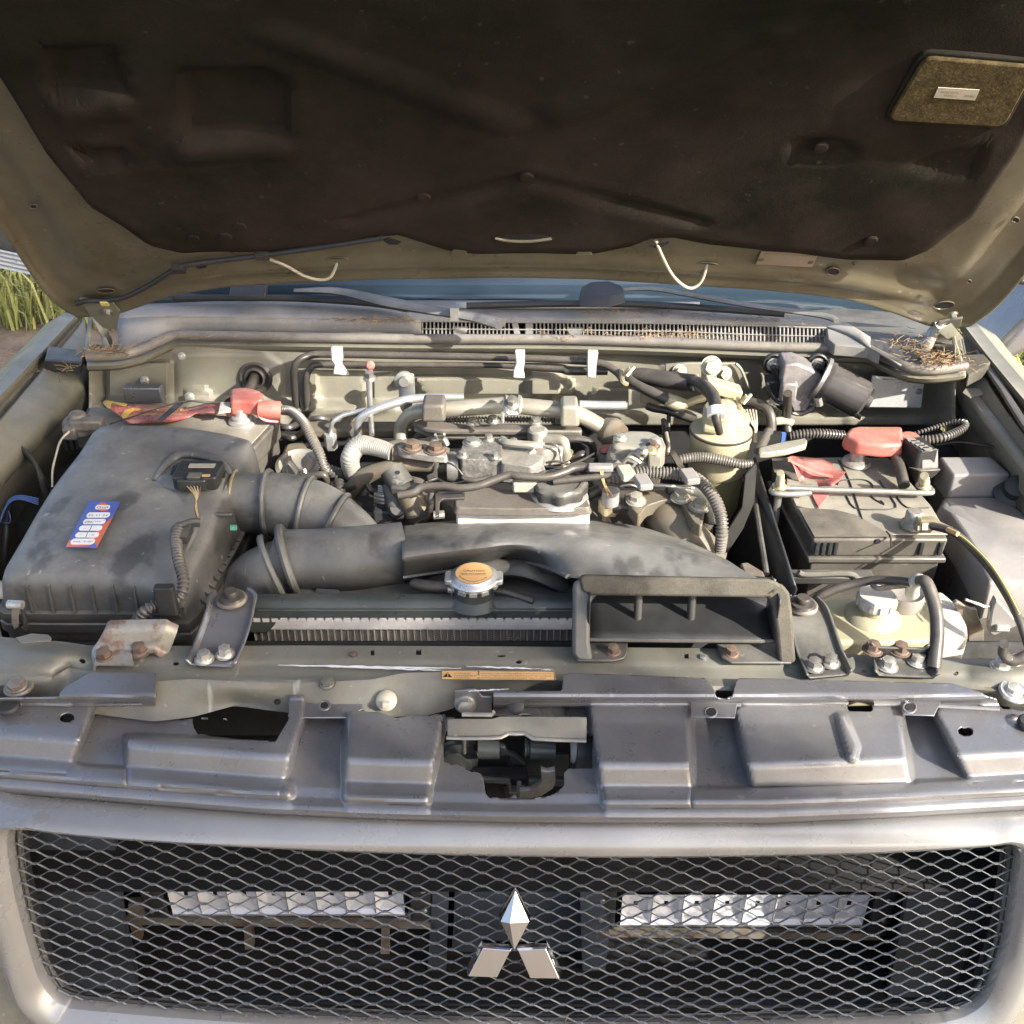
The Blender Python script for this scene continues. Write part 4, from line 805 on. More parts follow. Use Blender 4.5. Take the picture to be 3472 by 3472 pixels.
obj('spring_sleeve', MB().tube(ly(21, '1130,680 1390,690', .905), .0125, 12), M['radb'], la)
obj('spring_coil', MB().tube(ly(21, '1060,670 1135,672', .905), .012, 12, corr=(.006, .003)), M['radb'], la)
obj('nylon_bush', MB().lathe(py(21, 1560, 700, .905), [(0, 0), (.012, 0), (.017, .006), (.012, .012), (0, .012)], X, 18), M['white'], la)
obj('cable_sleeve', MB().tube(ly(21, '1600,710 1830,740', .905), .026, 16), M['radb'], la)
obj('cable_ring', MB().tube(ly(21, '400,570 400,720', .90), .0025, 8), M['steel'], la)
obj('left_arm', MB().tube(ly(21, '180,760 240,690 330,670 430,660 470,590', .915), .006, 8), M['radb'], la)
obj('left_boss', MB().lathe(py(21, 300, 800, .92), [(0, .02), (.020, .018), (.028, 0)], V(0, -1, .2), 20), M['radb'], la)
obj('release_lever', MB().prism([py(21, x, y, .873) for x, y in ((1235, 910), (1300, 930), (1390, 912), (1400, 1040), (1370, 1110), (1250, 1190), (1150, 1215), (995, 1215), (1000, 1140), (1120, 1130), (1200, 1080), (1240, 1040))], V(0, .006, .002)), M['steel'], la, bevel=.001)
obj('lower_box', MB().box(py(21, 740, 1110, .90), (.078, .02, .06)), M['void'], la, bevel=.004)
obj('lower_rail', MB().tube(ly(21, '590,1010 880,1025 905,1180', .885), .0045, 8, smooth=False), M['radb'], la)
obj('return_spring', MB().tube(ly(21, '945,1060 960,1180', .892), .013, 12, corr=(.009, .004)), M['steel'], la)
obj('pivot_rod', MB().tube(ly(21, '1100,1020 1480,1030', .90), .0065, 10), M['radb'], la)
obj('return_spring', MB().tube(ly(21, '1000,1040 990,1200', .882), .003, 8), M['steel'], la)
obj('side_bracket', MB().prism(ly(21, '290,40 520,25 560,60 590,100 700,108 700,300 380,300 300,240', .92), V(0, .003, 0)), M['panel'], la, bevel=.001)
hexbolt('bolt', py(21, 412, 180, .918), V(0, -1, .3), .0095, la, M['steel'])
# ================================================================ silver grille surround
st = []  # inner x,y | crest x,y | outer x,y   (1932 px)
T = [(29,1571, -4,1560, -60,1482), (50,1560, 50,1541, 60,1499), (120,1566, 120,1550, 120,1504), (240,1577, 240,1561, 240,1512), (415,1588, 415,1572, 415,1527), (668,1600, 668,1584, 668,1541), (966,1608, 966,1592, 966,1549),
     (1264,1610, 1264,1594, 1264,1550), (1598,1604, 1598,1588, 1598,1544), (1740,1598, 1740,1581, 1740,1537), (1852,1590, 1852,1574, 1852,1531), (1895,1588, 1900,1568, 1920,1527), (1911,1606, 1940,1590, 2000,1520),
     (1905,1660, 1935,1665, 2008,1640), (1897,1720, 1925,1735, 1990,1740), (1886,1779, 1915,1795, 1965,1820), (1870,1825, 1898,1845, 1935,1880), (1852,1869, 1872,1890, 1905,1935), (1820,1894, 1840,1922, 1870,1985), (1783,1907, 1790,1938, 1800,2010),
     (1713,1914, 1713,1945, 1713,2025), (1308,1927, 1308,1958, 1308,2040), (974,1926, 974,1957, 974,2040), (640,1917, 640,1948, 640,2035), (415,1907, 415,1938, 415,2025), (166,1886, 150,1918, 120,2010), (135,1878, 115,1912, 90,1985),
     (114,1869, 90,1895, 60,1930), (96,1845, 62,1868, 30,1880), (80,1813, 50,1830, 5,1825), (59,1744, 32,1755, -22,1750), (38,1658, 8,1662, -48,1650)]
MP0, MP1 = V(0, .785, .885), V(0, .730, .667); MN = V(0, -(MP0.z - MP1.z), (MP0.y - MP1.y)).normalized()
def mp(reg, x, y, off=0.): return pp(reg, x, y, MP0, MN) + MN * off
# bow of the nose: the centre stands a little further forward than the corners
def prof(a):
    ix, iy, cx, cy, ox, oy = a
    topw = sm(1720, 1560, (iy + cy) / 2)
    inn = mp(0, ix, iy, -.012); lip_ = mp(0, ix + (cx-ix)*.12, iy + (cy-iy)*.12, .012 )
    cr = mp(0, cx, cy, .022); c2 = mp(0, (cx*.72+ox*.28), (cy*.72+oy*.28), .0245)
    c3 = mp(0, (cx*.35+ox*.65), (cy*.35+oy*.65), .018 - .006 * topw); outr = mp(0, ox, oy, .002)
    if topw > .6:
        e = pz(0, ox, oy, .929 - .0); z1 = cr.z
        c2 = cr.lerp(e, .30) + V(0, -.0035, .002); c3 = cr.lerp(e, .68) + V(0, -.003, .004); outr = e
    back = outr + V(0, .03, -.004) if topw > .6 else outr + V(0, .05, 0)
    return [inn + V(0, .004, -.005), inn, lip_, cr, c2, c3, outr, back]
pr = [prof(a) for a in T]; m = len(pr); rows = []
for k in range(len(pr[0])):
    rows.append(spline([q[k] for q in pr], 6, closed=True)); rows[-1].append(rows[-1][0].copy())
gs = thing('grille_surround', 'silver beige painted grille surround framing the mesh', 'grille frame', (0, .76, .62))
obj('frame_shell', MB().grid(rows), M['silver'], gs, sub=1, ang=50)
obj('inner_gasket', MB().grid([rows[1], [p + MN * -.006 + V(0, .0, 0) for p in rows[1]], [p.lerp(V(0, .76, .77), .012) + MN * -.004 for p in rows[1]]]), M['blackc'], gs)
# outer body either side below the surround
for s_, P in ((-1, '-300,1500 -48,1640 5,1825 60,1940 90,2000 -300,2000'), (1, '2300,1500 2004,1600 1965,1830 1905,1945 1860,2000 2300,2000')):
    obj('nose_side', MB().prism([mp(0, x, y, -.004) for x, y in pl_(P)], V(0, .03, 0)), M['khaki'], gs, bevel=.003)
# ================================================================ expanded-metal mesh
op = [(a[0], a[1]) for a in T]
opw = [mp(0, x, y) for x, y in op]
U3 = V(0, MP0.y - MP1.y, MP0.z - MP1.z).normalized()
op2 = [(p.x, (p - MP1).dot(U3)) for p in opw]; ctr = (0, .11)
op2b = [(ctr[0] + (a - ctr[0]) * 1.006, ctr[1] + (b - ctr[1]) * 1.01) for a, b in op2]
CW, CH, ND = .0368, .0172, .0048
gm_ = thing('grille_mesh', 'black expanded metal mesh filling the grille opening', 'mesh', (0, .757, .66))
mb = MB(); rnd = random.Random(2)
def clipseg(a, b):
    res = []; n_ = 3; prev = None; cur = []
    for k in range(n_ + 1):
        t = k / n_; q = (a[0] + (b[0]-a[0])*t, a[1] + (b[1]-a[1])*t)
        if inside(q[0], q[1], op2b): cur.append(q)
        elif cur: break
    return cur
nr = 15; off0 = -.004
def bowf(x): return -.004 * (1 - (x / .55) ** 2)
for r_ in range(-1, nr * 2 + 2):
    yb = off0 + r_ * CH / 2 * 1.0
    for c_ in range(-18, 19):
        xc = c_ * CW + (CW / 2 if r_ % 2 else 0) + .004
        A = (xc - ND/2, yb); B = (xc + ND/2, yb); Cc = (xc + CW/2 - ND/2, yb + CH/2); D = (xc - CW/2 + ND/2, yb + CH/2)
        for a, b, rr_ in ((A, B, .00105), (B, Cc, .00062), (A, D, .00062)):
            q = clipseg(a, b)
            if len(q) >= 2:
                P = [MP1 + U3 * v + V(u, 0, 0) + V(0, bowf(u), 0) for u, v in (q[0], q[-1])]
                mb.tube(P, rr_, 4, smooth=False, flat=2.4, up=MN, cap=False)
obj('wire_lattice', mb, M['mesh'], gm_, smooth=False, weld=False)
obj('mesh_border', MB().tube([MP1 + U3 * v + V(u, 0, 0) + MN * -.004 for u, v in op2b], .003, 6, smooth=False, closed=True), M['blackc'], gm_)
# ================================================================ three-diamond emblem
em = thing('emblem', 'chrome three-diamond emblem in the centre of the grille mesh', 'emblem', mp(0, 970, 1770, .01))
def gem(P, name, ridge=None, k=.16):
    q = [mp(14, x, y, .006) for x, y in P]; c = sum(q, Vector()) / 4
    def tl(p): return MN * ((c - p).dot(U3) * k)
    b = MB(); inn = [c.lerp(p, .88) + MN * .010 + tl(p) for p in q]; rim = [c.lerp(p, .94) + MN * .0075 + tl(p) for p in q]
    b.add([p - MN * .005 for p in q] + q + rim + inn, [(i, (i+1) % 4, 4 + (i+1) % 4, 4 + i) for i in range(4)] + [(4+i, 4+(i+1) % 4, 8+(i+1) % 4, 8+i) for i in range(4)] + [(8+i, 8+(i+1) % 4, 12+(i+1) % 4, 12+i) for i in range(4)] + [(3, 2, 1, 0)] + ([(12, 13, 14, 15)] if ridge is None else []))
    if ridge:           # raised crease running from top to bottom, left of the middle
        m_ = (inn[0] + inn[2]) / 2; m_ = m_.lerp(inn[3], ridge) + MN * .0035; b.add(inn + [m_], [(0, 1, 4), (1, 2, 4), (2, 3, 4), (3, 0, 4)])
    obj(name, b, M['chrome'], em, smooth=False, bevel=.0004, bseg=1)
gem([(962, 474), (1046, 634), (955, 780), (872, 632)], 'diamond', .35, .20)
gem([(782, 778), (950, 790), (868, 932), (695, 926)], 'diamond')
gem([(962, 790), (1132, 782), (1212, 938), (1036, 936)], 'diamond')
# ================================================================ behind the mesh
def lightbar(reg_pts, Y, label, n_):
    (x0, y0), (x1, y1), hy0, hy1 = reg_pts
    t = thing('light_bar', label, 'light bar', py(0, (x0+x1)/2, y1, Y), 'light bars behind the mesh')
    A, B = py(0, x0, y0, Y), py(0, x1, y1, Y); w_ = B.x - A.x; h_ = A.z - B.z; cx = (A.x + B.x) / 2; cz = (A.z + B.z) / 2
    obj('housing', MB().box((cx, Y + .034, cz), (w_ + .055, .03, h_ + .042)), M['blackc'], t, bevel=.004)
    for dz in (-1, 1): obj('bezel', MB().box((cx, Y + .008, cz + dz * (h_/2 + .009)), (w_ + .03, .014, .013)), M['blackc'], t, bevel=.002)
    for dz in (0, 1, 2, 3): obj('cooling_fin', MB().box((cx, Y + .014, cz + h_/2 + .022 + dz * .006), (w_ + .03, .03, .0022)), M['blackc'], t)
    for dx in (-1, 1):
        obj('end_cap', MB().box((cx + dx * (w_/2 + .022), Y + .010, cz), (.030, .026, h_ + .05)), M['blackc'], t, bevel=.003)
        for dz in (-1, 1): obj('end_screw', MB().lathe(V(cx + dx * (w_/2 + .026), Y - .004, cz + dz * .02), [(0, .003), (.003, .002), (.004, 0)], V(0, -1, 0), 12), M['steel'], t)
    for k in range(n_):
        xx = A.x + w_ * (k + .5) / n_; hw = w_ / n_ / 2
        b = MB(); ring = []
        for f, d in ((1.0, 0), (.80, .005), (.50, .009), (.14, .011)):
            ring.append([V(xx + hw*.98*f*c_, Y - .003 + d, cz + h_/2*.98*f*s_) for c_, s_ in ((1, 1), (0, 1.0), (-1, 1), (-1, 0), (-1, -1), (0, -1.0), (1, -1), (1, 0))])
        b.grid(ring, True); obj('reflector', b, M['lens'], t, smooth=False)
        obj('led', MB().box((xx, Y + .0165, cz), (.004, .002, .004)), M['wyel'], t)
    obj('bottom_lip', MB().box((cx, Y - .002, cz - h_/2 - .001), (w_, .003, .0016)), M['alub'], t)
    return t
lightbar(((313, 1668), (765, 1722), 0, 0), .905, 'left light bar behind the mesh, its reflectors catching the sky', 8)
lightbar(((1174, 1684), (1626, 1742), 0, 0), .905, 'right light bar behind the mesh, its reflectors catching the sky', 8)
bh = thing('bumper_support', 'dim steel rails and slate panels seen through the grille mesh', 'bumper support', (0, .9, .55))
def slab(name, pts, Y, m_, dy=.01, **k): return obj(name, MB().prism(ly(0, pts, Y), V(0, dy, 0)), m_, bh, **k)
slate = mat('slate_plastic', (.038, .047, .060), .45, var=.2, vs=5, dust=.15, dcol=(.07, .07, .065), bump=.05)
slab('side_baffle', '30,1560 215,1575 232,1735 255,1830 262,1940 110,1900 60,1760', .86, slate)
slab('side_baffle', '1735,1590 1915,1590 1890,1800 1840,1900 1660,1960 1690,1800', .86, slate)
slab('centre_support', '862,1600 1088,1602 1100,1760 1120,1930 840,1930 855,1760', .93, slate)
slab('centre_rib', '822,1600 850,1600 838,1930 800,1930', .90, slate); slab('centre_rib', '1092,1600 1118,1602 1150,1760 1130,1930 1102,1930', .90, slate)
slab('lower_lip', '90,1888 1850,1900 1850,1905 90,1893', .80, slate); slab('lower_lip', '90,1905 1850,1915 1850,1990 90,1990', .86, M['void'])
slab('upper_bar', '220,1600 880,1628 880,1650 220,1630', .94, M['blackc']); slab('upper_bar', '1100,1625 1720,1620 1720,1650 1100,1655', .94, M['blackc'])
slab('mounting_rail', '238,1733 820,1741 822,1753 240,1745', .90, M['rusty']); slab('mounting_rail', '1125,1756 1660,1762 1660,1774 1125,1768', .90, M['rusty'])
slab('rail_bracket', '242,1705 300,1700 310,1738 242,1738', .905, M['rusty']); slab('rail_bracket', '770,1722 830,1715 830,1748 770,1748', .905, M['rusty'])
slab('rail_bracket', '720,1742 733,1742 735,1800 718,1800', .91, M['rusty']); slab('rail_bracket', '460,1742 476,1742 478,1790 462,1792', .91, M['rusty'])
slab('rusty_strut', '245,1745 262,1745 285,1850 270,1850', .95, M['rust']); slab('rusty_strut', '330,1750 360,1750 400,1880 372,1880', 1.0, M['rust']); slab('rusty_strut', '400,1750 436,1750 470,1890 436,1890', .98, M['rusty'])
for i in range(14): slab('condenser_rail', f'{300+i},{1770+i*12} 860,{1778+i*12} 860,{1781+i*12} {300+i},{1773+i*12}', 1.03, M['rusty'] if i % 5 == 0 else M['blackc'], .004)
for i in range(10): slab('condenser_rail', f'1130,{1790+i*13} 1640,{1786+i*14} 1640,{1789+i*14} 1130,{1793+i*13}', 1.03, M['blackc'], .004)
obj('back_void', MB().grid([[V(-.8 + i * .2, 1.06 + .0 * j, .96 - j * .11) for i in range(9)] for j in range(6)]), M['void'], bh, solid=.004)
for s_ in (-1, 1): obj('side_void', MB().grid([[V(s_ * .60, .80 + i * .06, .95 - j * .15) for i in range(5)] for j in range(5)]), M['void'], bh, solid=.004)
obj('curved_pipe', MB().tube(ly(0, '1480,1760,.95 1500,1800,.95 1478,1850,.95 1440,1900,.95'), .006, 8), M['blackc'], bh)
# ================================================================ helpers for things measured in the bay
FWD = V(0, CP, -SP)
def RM(reg, r, p): return r * REG[reg][2] / FPX * (Vector(p) - CO).dot(FWD)
def T(reg, s, r, z=None, seg=12, **k):      # tube through 'x,y,z' stations, radius in that crop's px (number or list)
    P = lz(reg, s, z); rr = r if isinstance(r, list) else [r] * len(P)
    return MB().tube(P, [RM(reg, q, p) for q, p in zip(rr, P)], seg, **k)
def shz(name, reg, s, z, h, m, parent, bevel=.0015, taper=None, **k):     # slab with top face at height z, thickness h downwards
    return obj(name, MB().prism(lz(reg, s, z), V(0, 0, -h), taper=taper), m, parent, bevel=bevel, **k)
def zip_hose(name, label, mb, m, cat='hose', group=None, **k): return one(name, mb, m, label, cat, group, **k)
# ================================================================ radiator
ra = thing('radiator', 'black topped radiator with orange pressure cap behind the crossmember', 'radiator', pz(0, 780, 1190, .93))
x0, x1 = pz(0, 473, 1170, .98).x, pz(0, 1465, 1170, .98).x
tp = [(1.100, .985), (1.108, 1.000), (1.102, 1.006), (1.090, 1.007), (1.083, 1.003), (1.079, .994), (1.080, .982), (1.095, .978)]
tk = MB(); tk.grid([[V(x, y, z) for y, z in tp] for x in [x0 + (x1 - x0) * i / 30 for i in range(31)]], True)
obj('top_tank', tk, M['radb'], ra)
obj('tank_ridge', MB().tube([V(x0 + .01, 1.079, .9965), V(x1, 1.079, .9965)], .0022, 8, smooth=False), M['radb'], ra)
obj('tank_end', MB().hexa([V(x0 - .02, 1.075, .96), V(x0 + .02, 1.075, .96), V(x0 + .02, 1.12, .96), V(x0 - .02, 1.12, .96)], [V(x0, 1.08, .985), V(x0 + .06, 1.082, 1.004), V(x0 + .06, 1.11, 1.004), V(x0, 1.11, .985)]), M['radb'], ra, bevel=.004)
obj('header_strip', MB().box(((x0+x1)/2, 1.0815, .9725), (x1 - x0 + .01, .006, .0155)), M['strip'], ra, bevel=.001)
tabm = None
for i in range(62):
    x = x0 + .004 + i * .01165
    if x > x1: break
    if tabm is None: tabm = obj('crimp_tab', MB().box((x + .0045, 1.0795, .981), (.0085, .004, .005)), M['strip'], ra); x00 = x
    else: copyx(tabm, (x - x00, 0, 0), ra)
tubm = None; fins = MB()
for i in range(84):
    x = x0 + .002 + i * .0087
    if x > x1: break
    if tubm is None: tubm = obj('core_tube', MB().box((x, 1.0835, .93), (.0014, .006, .075)), M['tube'], ra); x00 = x
    else: copyx(tubm, (x - x00, 0, 0), ra)
    for k in range(24):
        za = .964 - k * .0030; a = x + .0009; b = x + .0078
        fins.add([V(a, 1.0845, za), V(b, 1.0845, za - .0015), V(b, 1.092, za - .0015), V(a, 1.092, za)], [(0, 1, 2, 3)])
        fins.add([V(b, 1.0845, za - .0015), V(a, 1.0845, za - .003), V(a, 1.092, za - .003), V(b, 1.092, za - .0015)], [(0, 1, 2, 3)])
o = obj('cooling_fins', fins, M['fin'], ra, smooth=False, weld=False, solid=.0003, kind='stuff')
obj('core_backing', MB().box(((x0+x1)/2, 1.096, .90), (x1 - x0, .004, .14)), M['void'], ra)
text('lettering', 'MA', M['papero'], ra, V(pz(0, 958, 1210, .94).x, 1.0825, .944), X, Z, .012)
cc = pz(0, 894, 1085, 1.036)
obj('filler_neck', MB().lathe(V(cc.x, cc.y, .998), [(.036, 0), (.031, .006), (.0265, .010), (.026, .034), (0, .034)], Z, 32), M['radb'], ra)
rc = obj('pressure_cap', MB().lathe(cc, [(.029, -.010), (.031, -.007), (.0325, -.0035), (.030, -.0008), (.0265, .0006), (.0245, .003), (0, .003)], Z, 40), M['alub'], ra)
for s_ in (-1, 1): obj('cap_ear', MB().box(cc + V(s_ * .030, 0, -.0045), (.015, .024, .007), r=.005), M['alub'], rc, bevel=.0012)
for a in (-.5, 0, .5, 1.2, -1.2): obj('cap_tooth', MB().box(cc + V(.0305 * math.sin(a), -.0305 * math.cos(a), -.010), (.010, .003, .005), (V(math.cos(a), math.sin(a), 0), V(-math.sin(a), math.cos(a), 0), Z)), M['alub'], rc)
co = obj('cap_label', MB().lathe(cc, [(.0235, .0034), (0, .0036)], Z, 36), M['orange'], rc)
for i, s_ in enumerate(('CAUTION', 'NEVER OPEN WHEN HOT')): text('lettering', s_, M['inkb'], rc, cc + V(-.014 + i * -.002, .002 - i * .007, .0038), X, Yv, .0055, width=.028 + .004 * i)
obj('lettering', MB().tube([cc + V(.019 * math.cos(R(a)), .019 * math.sin(R(a)), .0037) for a in range(200, 340, 10)], .0005, 4, smooth=False), M['inkb'], rc)
obj('overflow_nipple', MB().tube([cc + V(-.020, 0, -.022), cc + V(-.034, 0, -.022)], .006, 10).tube([cc + V(-.028, 0, -.022), cc + V(-.030, 0, -.022)], .0085, 12), M['steel'], ra)
zip_hose('overflow_hose', 'fat black hose stub left of the orange radiator cap', T(6, '1460,1372,1.012 1350,1372,1.012 1250,1362,1.012 1195,1355,1.010 1172,1372,1.006', [44, 44, 44, 42, 30]), M['rub'])
zip_hose('overflow_hose', 'thin black hose running right from the radiator cap to the scoop', T(6, '1740,1400,1.012 1830,1408,1.012 1940,1440,1.008 2060,1480,1.006', 26), M['rub'])
fs_ = thing('fan_shroud', 'black fan shroud edge in shadow behind the radiator cap', 'fan shroud', pz(0, 950, 1090, 1.0))
obj('shroud_ring', MB().tube(lz(7, '-560,1330,.98 -300,1290,1.0 0,1235,1.01 200,1250,1.01 420,1350,.99 500,1420,.97'), .018, 12, flat=.6, up=Z), M['black'], fs_)
obj('shroud_wall', MB().box((pz(0, 930, 1100, .97).x, 1.165, .93), (.52, .01, .13)), M['blackc'], fs_)
obj('shroud_sheet', MB().box((pz(0, 930, 1100, .97).x, 1.138, .985), (.52, .055, .006)), M['black'], fs_)
# ================================================================ brackets on the crossmember
def strap(name, label, rows_, bolts, bm_, m_, rails=True, ztop=0):
    t = thing(name, label, 'bracket', pz(0, rows_[-1][0], rows_[-1][1], 1.0), 'bolted brackets on the crossmember')
    Lp = [pz(0, a, b, z) for a, b, c, d, z in rows_]; Rp = [pz(0, c, d, z) for a, b, c, d, z in rows_]
    g = []
    for l, r in zip(spline(Lp, 5), spline(Rp, 5)):
        w_ = (r - l); n_ = 8; g.append([l + V(0, 0, .007)] + [l + w_ * .04 + V(0, 0, .004)] + [l + w_ * (.08 + .84 * k / n_) for k in range(n_ + 1)] + [r - w_ * .04 + V(0, 0, .004), r + V(0, 0, .007)])
    obj('plate', MB().grid(g), m_, t, solid=.003, soff=1)
    for i, (x, y, z, r) in enumerate(bolts): hexbolt('bolt', pz(0, x, y, z), Z, r, t, bm_[i] if isinstance(bm_, list) else bm_)
    return t
def mount(t, x, y, z):
    obj('mount_washer', MB().lathe(pz(0, x, y + 8, z), [(0, .003), (.0175, .003), (.019, .001), (.019, -.002), (0, -.002)], Z, 30), M['rusty'], t)
    obj('rubber_mount', MB().lathe(pz(0, x, y + 6, z + .004), [(0, .011), (.0078, .011), (.009, .009), (.009, .004), (.0145, .003), (.016, 0), (0, 0)], Z, 28), M['rub'], t)
b1 = strap('radiator_bracket', 'left radiator bracket, dark pressed steel with rubber mount and two zinc bolts', [(407, 1120, 468, 1116, 1.030), (396, 1134, 482, 1128, 1.030), (393, 1152, 480, 1146, 1.027), (384, 1180, 474, 1176, 1.019), (372, 1212, 464, 1210, 1.011), (365, 1230, 456, 1230, 1.009), (352, 1253, 444, 1257, 1.008)],
           [(386, 1243, 1.011, .0088), (425, 1234, 1.011, .0088)], M['zinc'], M['panel']); mount(b1, 437, 1122, 1.034)
b2 = strap('radiator_bracket', 'right radiator bracket, dusty dark steel beside the white capped bottle', [(1492, 1130, 1538, 1132, 1.030), (1486, 1146, 1556, 1150, 1.030), (1489, 1168, 1566, 1172, 1.026), (1494, 1200, 1577, 1205, 1.017), (1503, 1235, 1588, 1236, 1.010), (1512, 1255, 1596, 1253, 1.008), (1522, 1280, 1604, 1272, 1.007)],
           [(1536, 1258, 1.011, .0090), (1566, 1250, 1.011, .0090)], M['steel'], M['black']); mount(b2, 1514, 1134, 1.034)
b3 = strap('bottle_bracket', 'low steel bracket with four hex bolts in front of the bottle', [(1640, 1222, 1752, 1226, 1.030), (1646, 1234, 1752, 1236, 1.018), (1648, 1246, 1758, 1250, 1.009), (1650, 1274, 1768, 1278, 1.008)], [(1675, 1257, 1.010, .0092), (1731, 1248, 1.010, .0092)], M['zinc'], M['black'])
for x, y in ((1646, 1226), (1698, 1228)): hexbolt('rusty_nut', pz(0, x, y, 1.022), Z, .0092, b3, M['rust'])
# silver loom bracket
b4 = thing('loom_bracket', 'bare rust-spotted silver bracket with a U notch holding the loom', 'bracket', pz(0, 235, 1250, 1.0), 'bolted brackets on the crossmember')
g = []
for a, b, c, d, z in ((206, 1172, 318, 1170, 1.040), (200, 1186, 314, 1184, 1.036), (188, 1208, 306, 1206, 1.022), (176, 1226, 298, 1224, 1.011), (178, 1240, 290, 1242, 1.009), (180, 1256, 284, 1258, 1.008)):
    l, r = pz(0, a, b, z), pz(0, c, d, z); g.append([l + V(-.002, 0, -.010), l + V(0, 0, -.002)] + [l.lerp(r, .04 + .92 * k / 10) for k in range(11)] + [r + V(0, 0, -.003), r + V(.008, .004, -.012)])
rws = [spline([q[k] for q in g], 4) for k in range(len(g[0]))]
o = obj('plate', MB().grid(rws), mat('bare_rusty_sheet', (.33, .31, .27), .45, metal=.4, var=.22, vs=18, rust=.75, dust=.3, bump=.15), b4, solid=.0022, soff=1)
mbc = MB(); mbc.prism([pz(0, x, y, 1.075) for x, y in [(228, 1150), (232, 1172), (240, 1183), (258, 1188), (276, 1184), (285, 1172), (290, 1150)]], V(0, 0, -.1)); cut_world(o, mbc)
for x, y, r in ((198, 1240, .0095), (264, 1229, .0095)): hexbolt('rusty_bolt', pz(0, x, y, 1.010), V(-.05, -.1, 1), r, b4, M['rust'])
# lug with a slot at the far left, and the right hand bolt with its clip
obj('slotted_lug', MB().prism([pz(0, x, y, 1.004) for x, y in ((30, 1206), (50, 1201), (60, 1198), (92, 1200), (98, 1206), (96, 1213), (40, 1216))], V(0, 0, .003)), M['member'], cm, bevel=.001)
b5 = thing('clip_bracket', 'bright hex bolt and steel clip at the right end of the crossmember', 'bracket', pz(0, 1888, 1256, 1.0), 'bolted brackets on the crossmember')
obj('plate', MB().prism(lz(0, '1866,1262 1886,1274 1900,1272 1932,1254 1960,1240 1950,1228 1910,1236 1880,1248', 1.006), V(0, 0, .003)), M['steel'], b5, bevel=.001)
hexbolt('bolt', pz(0, 1888, 1258, 1.009), Z, .0092, b5, M['zinc'])
zip_hose('drain_elbow', 'black rubber elbow by the bright bolt at the right end', T(25, '880,1130,1.06 860,1260,1.04 930,1360,1.028 1040,1400,1.025 1250,1330,1.03 1400,1290,1.03', [80, 82, 88, 95, 105, 110]), M['rubd'])
# ================================================================ air filter box
ab = thing('air_filter_box', 'big dusty black air filter box with service sticker on its lid', 'air filter box', pz(0, 200, 1160, .95))
def wp(x, y, z): return pz(0, x, y, z)
top = [(188, 801, 1.085), (262, 799, 1.087), (350, 803, 1.085), (455, 822, 1.080), (469, 840, 1.078), (440, 905, 1.072), (415, 960, 1.066), (380, 1030, 1.058), (334, 1108, 1.050), (250, 1090, 1.052), (160, 1086, 1.054), (60, 1086, 1.054), (6, 1082, 1.053), (40, 1015, 1.060), (95, 922, 1.070), (150, 850, 1.079)]
tv = [wp(*q) for q in top]; c0 = sum(tv, Vector()) / len(tv)
rim = [v + ((v - c0) * V(1, 1, 0)).normalized() * .007 for v in tv]
low = [V(v.x + (v.x - c0.x) * .035, v.y + (v.y - c0.y) * .008, 1.0) for v in rim]
tvb = spline(tv, 3, True); rimb = spline(rim, 3, True); lowb = spline(low, 3, True)
def ringz(A, f, dz): return [c0 + (a - c0) * f + V(0, 0, (a.z - (c0 + (a - c0) * f).z) * 0 + dz) for a in A]
lidrows = [[V(c0.x, c0.y, 1.070)] * len(tvb)] + [[V(c0.x + (a.x-c0.x)*f, c0.y + (a.y-c0.y)*f, 1.070 + (a.z - 1.070)*f + dz) for a in tvb] for f, dz in ((.3, .002), (.6, .002), (.85, .001), (.96, -.0005))] + \
          [[a + V(0, 0, -.004) for a in tvb], [a.lerp(b, .6) + V(0, 0, -.010) for a, b in zip(tvb, rimb)], [V(b.x, b.y, b.z - .022) for b in rimb], lowb]
lid = obj('lid', MB().grid(lidrows, True), M['grey'], ab)
obj('lid_rim', MB().grid([[V(c0.x + (a.x-c0.x)*f, c0.y + (a.y-c0.y)*f, z) for a in lowb] for f, z in ((.97, 1.006), (1.035, 1.004), (1.04, .996), (1.035, .990), (1.045, .988), (1.045, .976), (1.02, .974), (1.015, .90))], True), M['black'], ab)
for k in range(8):                                     # vertical stiffening ribs on the lid front
    a = wp(58 + k * 40, 1092, 1.045); 
    if k * 40 + 58 > 310: a = wp(312, 1096, 1.045)
    x = a.x; y_ = min(v.y for v in lowb)
    # front face position at this x
    fr = [v for v in lowb if v.y < c0.y]; fr.sort(key=lambda v: abs(v.x - x)); yy = fr[0].y; ft = [v for v in rimb if v.y < c0.y]; ft.sort(key=lambda v: abs(v.x - x)); yt = ft[0].y
    obj('rib', MB().hexa([V(x-.0016, yy-.0055, 1.002), V(x+.0016, yy-.0055, 1.002), V(x+.0014, yy+.01, 1.002), V(x-.0014, yy+.01, 1.002)], [V(x-.0012, yt-.0020, 1.043), V(x+.0012, yt-.0020, 1.043), V(x+.0012, yt+.01, 1.043), V(x-.0012, yt+.01, 1.043)]), M['grey'], lid)
for k in range(9):                                     # small ribs down the right flank
    t = k / 8; p = wp(382 + 60 * t, 1140 - 118 * t, 1.004); obj('rib', MB().box(p, (.011, .0018, .012), (V(.8, -.3, -.4), V(.3, .95, 0), V(.4, 0, .9))), M['black'], lid)
